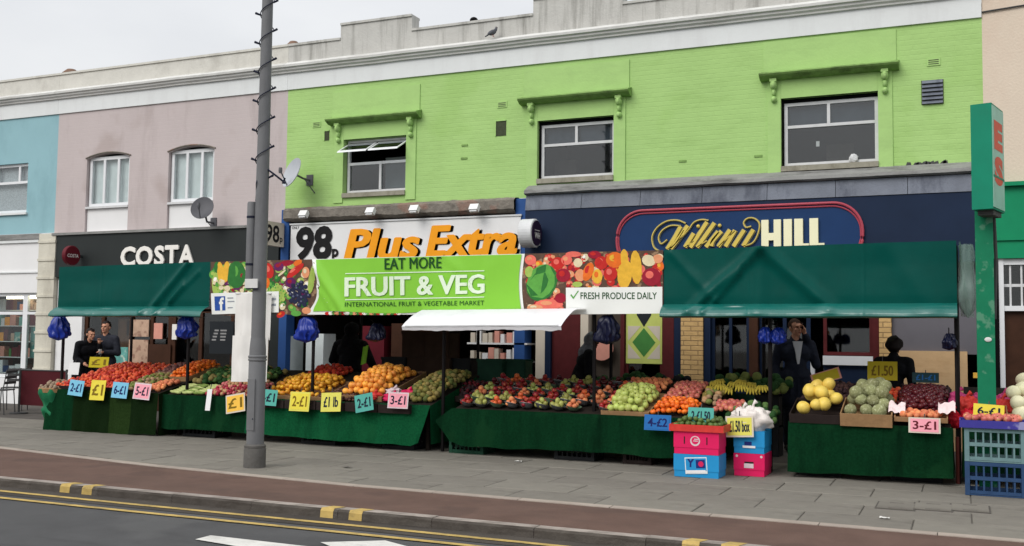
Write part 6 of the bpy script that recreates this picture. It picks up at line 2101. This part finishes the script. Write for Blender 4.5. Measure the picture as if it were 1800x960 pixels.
card(1627, 664, 50, 22, 'card_dteal', '£1-£1', 13.05, 'dark teal price card standing behind the plums', 0, 'card_blue')
card(1452, 662, 56, 24, 'card_olive', '', 13.1, 'tilted yellow and pink card standing behind the figs', -18, 'ink', 'poster_pink')
card(174, 637, 36, 16, 'card_olive', '£1', 13.2, 'yellow card standing at the back of the tomatoes', 0, 'ink_brown')
card(1300 - 1170, 648, 20, 18, 'card_white', '', 13.0, 'small blank white card at the back corner of the tomatoes', 0)
card(1720, 660, 20, 12, 'card_orange', '', 12.6, 'small orange card above the net bags left of the green post', 0)

# ------------------------------------------------------------------ blue carrier bags on the posts
M('bag_blue', (16, 44, 140), .35, .2, 9, .3, 16, spec=.4); M('bag_navy', (12, 17, 46), .4, .2, 9, .3, 16, spec=.3)
def bagroll(px, py, w_, h_, mat, label, y=YC + .08):
    c = at(px, py, y)
    k = at(px + 1, py, y).x - c.x
    hw, hh = w_ * k / 2 * .88, h_ * k / 2 * .95
    t = thing('carrier_bag_bundle', label, 'bags', (c.x, y, c.z - hh))
    for j, (dx, dy, s) in enumerate(((0, -.02, 1), (.02, .03, .85))):
        mb = MB()
        def fn(u, v):
            a = 2 * math.pi * u
            prof = [.3, .62, .8, .88, .96, 1.0, .97, .9, .02]
            q = v * 8; i = min(int(q), 7)
            r = prof[i] * (1 - q + i) + prof[i + 1] * (q - i)
            r *= 1 + .2 * math.sin(a * 9 + j + 4 * noise.noise((v * 3, px, j))) * (.4 + v) + .5 * noise.noise((math.cos(a) * 1.6 + px, math.sin(a) * 1.6, v * 3 + j))
            return (c.x + dx + hw * s * r * math.cos(a), y + dy + .09 * r * math.sin(a), c.z + hh - 2 * hh * v * (1 if j == 0 else .9))
        mb.grid(fn, 44, 26)
        mb.build('bag', mat, t, smooth=True)
    MB().tube([(c.x, y - .02, c.z + hh - .01), (c.x, YC + .1, c.z + hh + .06)], .006, 5).build('string', 'pole_black', t)
bagroll(105, 577, 28, 34, 'bag_blue', 'bundle of blue carrier bags at the left end of the canopy')
bagroll(328, 576, 30, 34, 'bag_blue', 'bundle of blue carrier bags hanging before the cafe window')
bagroll(540, 580, 34, 40, 'bag_blue', 'bundle of dark blue carrier bags under the printed berries')
bagroll(1068, 580, 40, 52, 'bag_navy', 'bundle of navy carrier bags under the fresh produce panel')
bagroll(1345, 590, 22, 32, 'bag_blue', 'bundle of blue carrier bags on the post beside the man in the dark coat')
bagroll(1367, 591, 28, 32, 'bag_blue', 'second bundle of blue carrier bags touching the shoulder of the man', YC + .14)
bagroll(1668, 601, 26, 34, 'bag_navy', 'bundle of navy carrier bags on the post at the right end of the canopy')
bagroll(662, 585, 26, 30, 'bag_navy', 'bundle of dark bags hanging under the lime banner', YC + .3)

# ------------------------------------------------------------------ cafe barrier and furniture
M('barrier_cloth', (74, 26, 32), .8, .12, 4)
yb2 = 13.9
q0, q1 = at(36, 650, yb2), at(118, 642, yb2)
br_ = thing('cafe_barrier', 'low maroon canvas cafe barrier standing left of the tomato table', 'barrier', ((q0.x + q1.x) / 2, yb2, 0))
zt_ = q0.z
MB().grid(lambda u, v: (q0.x + .03 + (q1.x - q0.x - .06) * u, yb2 + .01 * math.sin(u * 9) * math.sin(v * 3), zt_ - (zt_ - .16) * v), 20, 8).build('canvas', 'barrier_cloth', br_, smooth=True)
for x in (q0.x, q1.x):
    MB().tube([(x, yb2, .02), (x, yb2, zt_ + .03)], .02, 8).build('post', 'dark_frame', br_)
    MB().lathe([(.16, .001), (.16, .02), (.03, .03)], (x, yb2, 0), 18).build('foot', 'dark_frame', br_)
MB().tube([(q0.x, yb2, zt_), (q1.x, yb2, zt_)], .014, 6).build('top_rail', 'dark_frame', br_)
def chair(px, py, rz, label):
    g = gnd(px, py)
    t = thing('cafe_chair', label, 'chair', (g.x, g.y, 0), None, True, rz)
    for x in (-.19, .19):
        MB().tube([(x, -.2, 0), (x, -.17, .44)], .011, 6).build('leg', 'dark_frame', t)
        MB().tube([(x, .22, 0), (x, .18, .44), (x, .24, .82)], .011, 6).build('leg', 'dark_frame', t)
    MB().box(-.2, .2, -.19, .2, .435, .455).build('seat', 'dark_frame', t)
    for z in (.58, .68, .78):
        MB().box(-.19, .19, .2 + (z - .58) * .1, .22 + (z - .58) * .1, z - .025, z + .025).build('back_slat', 'dark_frame', t)
chair(24, 722, .6, 'dark metal cafe chair behind the maroon barrier near the pier')
chair(-4, 728, -1.2, 'dark metal cafe chair in front of the white shop window')

# ------------------------------------------------------------------ pigeon on the cornice
def remesh(mb, voxel, mats, name, parent, smooth=4):
    o = mb.build(name, mats, parent)
    o.modifiers.new('r', 'REMESH').mode = 'VOXEL'
    o.modifiers['r'].voxel_size = voxel
    s_ = o.modifiers.new('s', 'SMOOTH')
    s_.factor = .5
    s_.iterations = smooth
    bpy.context.view_layer.update()
    me = bpy.data.meshes.new_from_object(o.evaluated_get(bpy.context.evaluated_depsgraph_get()))
    o.modifiers.clear()
    old = o.data
    o.data = me
    bpy.data.meshes.remove(old)
    me.polygons.foreach_set('use_smooth', [True] * len(me.polygons))
    return o
M('pigeon_grey', (96, 98, 104), .7, .25, 14, spots=((50, 54, 60), 12, .7)); M('pigeon_leg', (150, 90, 80), .7)
q = at(866, 70, YF - .16)
bx, bz_ = q.x, ZP - .005
PGS = .62
pg = thing('pigeon', 'grey pigeon perched on the cornice below the raised parapet', 'pigeon', (bx, YF - .16, bz_))
mb = MB()
mb.ball((bx, YF - .16, bz_ + .13), (.12, .065, .07), 14, 10, 0, (0, R_(-25), 0)).ball((bx + .09, YF - .16, bz_ + .2), (.045, .042, .06), 12, 8, 0, (0, R_(20), 0)).ball((bx + .105, YF - .16, bz_ + .255), (.034, .03, .032), 12, 8)
mb.ball((bx - .16, YF - .16, bz_ + .07), (.1, .035, .016), 12, 8, 0, (0, R_(-28), 0)).ball((bx + .145, YF - .16, bz_ + .25), (.02, .008, .008), 8, 6)
for s in (-1, 1):
    mb.ball((bx - .03, YF - .16 + s * .055, bz_ + .135), (.12, .02, .045), 12, 8, 0, (0, R_(-26), 0))
remesh(mb, .008, ['pigeon_grey'], 'body', pg, 2)
for s in (-1, 1):
    MB().tube([(bx + .01, YF - .16 + s * .025, bz_ + .08), (bx + .015, YF - .16 + s * .025, bz_ + .01), (bx + .05, YF - .16 + s * .025, bz_ + .004)], .006, 6).build('leg', 'pigeon_leg', pg)
    MB().ball((bx + .12, YF - .16 + s * .026, bz_ + .262), .005, 6, 5).build('eye', 'letter_orange', pg)

pg.scale = (PGS, PGS, PGS)

# ------------------------------------------------------------------ people
M('skin', (196, 144, 118), .55, .06, 12); M('skin_dark', (96, 66, 52), .55, .08, 12); M('hair_dark', (30, 24, 22), .6, .2, 40); M('hair_brown', (60, 42, 32), .6, .2, 40)
M('coat_black', (20, 20, 24), .9, .3, 8, 1.0, 13); M('coat_charcoal', (48, 50, 58), .9, .3, 8, 1.0, 13); M('coat_navy', (36, 40, 52), .9, .3, 8, 1.0, 13); M('scarf_grey', (128, 132, 138), .85, .3, 22, .3, 40)
M('trouser_dark', (34, 36, 44), .85, .15, 8); M('shirt_white', (206, 208, 212), .8, .05, 8); M('shoe_black', (22, 20, 20), .5, .1); M('eye_dark', (24, 18, 16), .2, .05); M('lip', (150, 84, 74), .5, .05); M('cup_white', (230, 230, 226), .5, .03); M('phone_black', (20, 20, 22), .3); M('hivis', (150, 214, 70), .7, .1)
def capsule(mb, a, b, ra, rb, n=12):
    a, b = Vector(a), Vector(b)
    d = b - a
    pts, rs = [], []
    m_ = max(2, int(d.length / .05))
    for i in range(m_ + 1):
        pts.append(a + d * i / m_)
        rs.append(ra + (rb - ra) * i / m_)
    mb.tube(pts, rs, n)
    mb.ball(a, ra, n, 8).ball(b, rb, n, 8)
BASE = dict(pelvis=(0, 0, .95), belly=(0, -.01, 1.1), chest=(0, -.01, 1.3), top=(0, .01, 1.43), neck=(0, 0, 1.5), head=(0, -.02, 1.62))
def person(label, loc, rz, h, coat, trouser, skin, hair, pose=None, lean=0, head_turn=0, head_tilt=0, arms=None, hood=None, longcoat=True, hairstyle='short', extras=None, shirt=None):
    t = thing('person', label, 'person', loc, None, True, rz)
    s = h / 1.75
    ln = Matrix.Rotation(lean, 3, 'X')
    piv = Vector((0, 0, .95))
    def J(p):      # lean the upper body about the hips
        p = Vector(p)
        if p.z > .95:
            p = piv + ln @ (p - piv)
        return p * s
    arms = arms or [((.2, .0, 1.41), (.26, .03, 1.14), (.25, -.08, .9)), ((-.2, .0, 1.41), (-.26, .03, 1.14), (-.25, -.08, .9))]
    b = MB()
    capsule(b, J((-.07, 0, .97)), J((.07, 0, .97)), .12 * s, .12 * s)
    capsule(b, J((0, 0, 1.0)), J((0, -.01, 1.15)), .125 * s, .12 * s)
    capsule(b, J((-.06, -.01, 1.3)), J((.06, -.01, 1.3)), .12 * s, .12 * s)
    capsule(b, J((-.15, 0, 1.42)), J((.15, 0, 1.42)), .062 * s, .062 * s)
    capsule(b, J((0, 0, 1.42)), J((0, -.01, 1.54)), .06 * s, .052 * s)
    for sx in (1, -1):
        capsule(b, J((sx * .09, 0, .92)), J((sx * .1, -.01, .5)), .085 * s, .055 * s)
        capsule(b, J((sx * .1, -.01, .5)), J((sx * .1, .02, .09)), .052 * s, .036 * s)
        capsule(b, J((sx * .1, .03, .05)), J((sx * .115, -.14, .035)), .04 * s, .034 * s)
    hands = []
    for (sh_, el, wr) in arms:
        S, E, Wp = J(sh_), J(el), J(wr)
        capsule(b, S, E, .052 * s, .042 * s)
        capsule(b, E, Wp, .04 * s, .028 * s)
        d = (Wp - E).normalized()
        side_ = d.cross(Vector((0, 0, 1)))
        if side_.length < .1:
            side_ = Vector((1, 0, 0))
        side_.normalize()
        nrm = side_.cross(d)
        palm = Wp + d * .05 * s
        b.ball(palm, (.034 * s, .034 * s, .042 * s), 10, 8)
        for k, L in enumerate((.058, .068, .065, .05)):
            r0 = palm + side_ * (k - 1.5) * .019 * s + d * .03 * s
            m1 = r0 + d * L * .55 * s + nrm * .004
            m2 = m1 + (d * .7 - nrm * .7).normalized() * L * .5 * s
            capsule(b, r0, m1, .0095 * s, .009 * s, 8)
            capsule(b, m1, m2, .009 * s, .0075 * s, 8)
        th = palm + side_ * -.034 * s
        capsule(b, th, th + (d * .5 - side_ * .6 - nrm * .3).normalized() * .05 * s, .011 * s, .009 * s, 8)
        hands.append((palm, d))
    # head with brow, nose, jaw and ears
    hc = J((0, -.015, 1.635))
    rot_ = Euler((head_tilt, 0, head_turn)).to_matrix()
    def Hd(p):
        return hc + rot_ @ (Vector(p) * s)
    def hb(c, r, e=(0, 0, 0)):
        b.ball(Hd(c), tuple(k * s for k in r), 14, 10, 0, tuple(Euler((head_tilt + e[0], e[1], head_turn + e[2]))))
    hb((0, .012, .02), (.075, .094, .098))
    hb((0, -.03, -.045), (.056, .062, .068))
    hb((0, -.075, -.088), (.026, .022, .02))
    hb((0, -.082, .03), (.05, .014, .012))
    hb((0, -.102, -.02), (.013, .02, .02))
    hb((0, -.09, .005), (.009, .014, .03))
    hb((0, -.086, -.058), (.024, .012, .012))
    for sx in (1, -1):
        hb((sx * .078, .01, -.01), (.01, .02, .032))
        hb((sx * .04, -.07, -.022), (.02, .016, .016))
    remesh(b, .0085 * s, [skin], 'body', t, 2)
    for sx in (1, -1):
        MB().ball(Hd((sx * .03, -.086, .006)), (.011 * s, .008 * s, .0065 * s), 10, 7).build('eye', 'eye_dark', t)
    MB().ball(Hd((0, -.096, -.06)), (.022 * s, .008 * s, .007 * s), 10, 6, 0, (head_tilt, 0, head_turn)).build('mouth', 'lip', t)
    # hair
    hm = MB()
    if hood is None:
        hm.ball(Hd((0, .022, .035)), tuple(k * s for k in (.083, .098, .097)), 16, 12, 0, (head_tilt - .35, 0, head_turn), .06)
        if hairstyle == 'long':
            hm.ball(Hd((0, .06, -.06)), tuple(k * s for k in (.085, .06, .13)), 14, 10, 0, (head_tilt, 0, head_turn), .15)
        if hairstyle == 'big':
            hm.ball(Hd((0, .03, .03)), tuple(k * s for k in (.115, .12, .115)), 16, 12, 0, (head_tilt, 0, head_turn), .25)
        # keep the face clear: drop hair in front of the brow line
        inv = rot_.transposed()
        keep = []
        vv = [inv @ (Vector(p_) - hc) / s for p_ in hm.v]
        for i, f_ in enumerate(hm.f):
            c_ = sum((vv[k] for k in f_), Vector()) / len(f_)
            if not (c_.y < -.015 and c_.z < .075):
                keep.append(i)
        hm.f = [hm.f[i] for i in keep]
        hm.m = [0] * len(keep)
        hm.build('hair', hair, t, smooth=True)
    else:
        hm.ball(Hd((0, .02, .01)), tuple(k * s for k in (.1, .112, .125)), 16, 12, 0, (head_tilt, 0, head_turn), .1)
        capsule(hm, Hd((0, .02, -.08)), J((0, .02, 1.42)), .095 * s, .13 * s)
        inv = rot_.transposed()
        vv = [inv @ (Vector(p_) - hc) / s for p_ in hm.v]
        keep = []
        for i, f_ in enumerate(hm.f):
            c_ = sum((vv[k] for k in f_), Vector()) / len(f_)
            if not (c_.y < -.045 and -.11 < c_.z < .06):
                keep.append(i)
        hm.f = [hm.f[i] for i in keep]
        hm.m = [0] * len(keep)
        hm.build('headscarf' if hood != coat else 'hood', hood, t, smooth=True)
    # coat
    c = MB()
    capsule(c, J((-.075, 0, .99)), J((.075, 0, .99)), .142 * s, .142 * s)
    capsule(c, J((0, 0, 1.02)), J((0, -.01, 1.16)), .148 * s, .145 * s)
    capsule(c, J((-.075, -.01, 1.3)), J((.075, -.01, 1.3)), .138 * s, .138 * s)
    capsule(c, J((-.165, 0, 1.415)), J((.165, 0, 1.415)), .078 * s, .078 * s)
    capsule(c, J((0, .02, 1.44)), J((0, .015, 1.49)), .085 * s, .072 * s)
    if longcoat:
        for sx in (1, -1):
            capsule(c, J((sx * .08, 0, .95)), J((sx * .1, 0, .68)), .135 * s, .13 * s)
        capsule(c, J((0, 0, .95)), J((0, 0, .68)), .13 * s, .13 * s)
    for (sh_, el, wr) in arms:
        S, E, Wp = J(sh_), J(el), J(wr)
        capsule(c, S, E, .074 * s, .062 * s)
        capsule(c, E, E.lerp(Wp, .93), .06 * s, .046 * s)
    remesh(c, .013 * s, [coat], 'coat', t, 3)
    tr_ = MB()
    for sx in (1, -1):
        capsule(tr_, J((sx * .09, 0, .9)), J((sx * .1, -.01, .5)), .1 * s, .072 * s)
        capsule(tr_, J((sx * .1, -.01, .5)), J((sx * .1, .02, .1)), .07 * s, .056 * s)
    capsule(tr_, J((-.06, 0, .94)), J((.06, 0, .94)), .125 * s, .125 * s)
    remesh(tr_, .014 * s, [trouser], 'trousers', t, 2)
    for sx in (1, -1):
        shm = MB()
        capsule(shm, J((sx * .1, .035, .055)), J((sx * .117, -.15, .042)), .05 * s, .043 * s)
        shm.v = [(x, y, max(z, .002)) for x, y, z in shm.v]
        shm.build('shoe', 'shoe_black', t, smooth=True)
    if shirt:
        w_ = .05 * s
        q = [J((x, -.158 + .0 * z, z)) for x, z in ((-.012, 1.16), (.012, 1.16), (.06, 1.46), (-.06, 1.46))]
        q2 = [J((x, -.1 if z > 1.4 else -.13, z)) for x, z in ((-.012, 1.16), (.012, 1.16), (.06, 1.46), (-.06, 1.46))]
        MB().add(q + q2, [(0, 1, 2, 3), (7, 6, 5, 4), (0, 4, 5, 1), (1, 5, 6, 2), (2, 6, 7, 3), (3, 7, 4, 0)]).build('shirt_front', shirt, t)
    return t, hands, s
def holdable(name, label, cat, t, hand, builder):
    bpy.context.view_layer.update()
    o = builder()
    m = Matrix.Translation(t.location) @ Euler(t.rotation_euler).to_matrix().to_4x4()
    o.location = m @ hand[0]
    return tag(o, label, cat)
q = at(148, 600, 14.6)
t, hn, s = person('person in black coat leaning forward, hand raised to face, before the white pier', (q.x, 14.6, 0), R_(75), 1.64, 'coat_black', 'trouser_dark', 'skin', 'hair_dark', lean=R_(20), head_tilt=R_(12), hairstyle='long',
                  arms=[((.2, 0, 1.41), (.22, -.2, 1.25), (.1, -.24, 1.52)), ((-.2, 0, 1.41), (-.24, -.08, 1.14), (-.18, -.28, 1.12))])
q = at(186, 600, 14.9)
t, hn, s = person('person in a charcoal coat facing the street holding a white cup at the cafe front', (q.x, 14.9, 0), R_(15), 1.74, 'coat_charcoal', 'trouser_dark', 'skin', 'hair_dark',
                  arms=[((.2, 0, 1.41), (.26, .0, 1.14), (.1, -.22, 1.16)), ((-.2, 0, 1.41), (-.26, .03, 1.14), (-.24, -.06, .92))])
def cup():
    return MB().lathe([(.028, -.06), (.038, .05), (.041, .055), (.036, .06)], (0, -.03, .02), 14).build('paper_cup', 'cup_white', smooth=True)
holdable('paper_cup', 'white paper cup held by the person in the charcoal coat', 'cup', t, hn[0], cup)
q = at(612, 600, 13.85)
t, hn, s = person('large person in black with hood up standing behind the dates with back turned', (q.x, 13.85, 0), R_(165), 1.72, 'coat_black', 'trouser_dark', 'skin_dark', 'hair_dark', hood='coat_black', lean=R_(6),
                  arms=[((.23, 0, 1.4), (.36, -.05, 1.14), (.28, -.25, 1.0)), ((-.23, 0, 1.4), (-.36, -.05, 1.14), (-.28, -.25, 1.0))])
t.scale = (1.25, 1.15, 1)
q = at(648, 628, 13.75)
tag(MB().grid(lambda u, v: (q.x + .1 * (u - .5) + .04 * v, 13.6 + .02 * math.sin(u * 6), q.z - .12 + .28 * v + .03 * u), 6, 8).build('cloth_strip', 'hivis', smooth=True), 'bright green cloth strip hanging beside the person in black', 'cloth')
q = at(1018, 600, 13.95)
person('person in black coat with a grey patterned headscarf behind the bowl table', (q.x, 13.95, 0), R_(120), 1.62, 'coat_black', 'trouser_dark', 'skin_dark', 'hair_dark', hood='scarf_grey', lean=R_(16), head_tilt=R_(10),
       arms=[((.2, 0, 1.41), (.26, -.05, 1.14), (.2, -.25, 1.05)), ((-.2, 0, 1.41), (-.26, -.05, 1.14), (-.2, -.25, 1.05))])
q = at(1398, 600, 14.55)
t, hn, s = person('man in a dark coat over a white shirt standing in the betting shop doorway', (q.x, 14.55, 0), R_(22), 1.81, 'coat_navy', 'trouser_dark', 'skin', 'hair_brown', head_turn=R_(20), shirt='shirt_white',
                  arms=[((.2, 0, 1.41), (.27, -.02, 1.15), (.11, -.07, 1.56)), ((-.2, 0, 1.41), (-.26, .03, 1.14), (-.25, -.08, .9))])
def phone():
    return MB().obox((-.02, .0, .03), (.012, .07, .14), (R_(20), 0, R_(20))).build('mobile_phone', 'phone_black')
holdable('mobile_phone', 'dark phone held to the ear of the man in the dark coat', 'phone', t, hn[0], phone)
q = at(1567, 610, 13.6)
person('person with a dark bushy head of hair stooping behind the large olive yellow card', (q.x, 13.6, 0), R_(170), 1.58, 'coat_black', 'trouser_dark', 'skin_dark', 'hair_dark', lean=R_(14), hairstyle='big')
# strip the build bookkeeping
for o in bpy.data.objects:
    if '_o' in o:
        del o['_o']
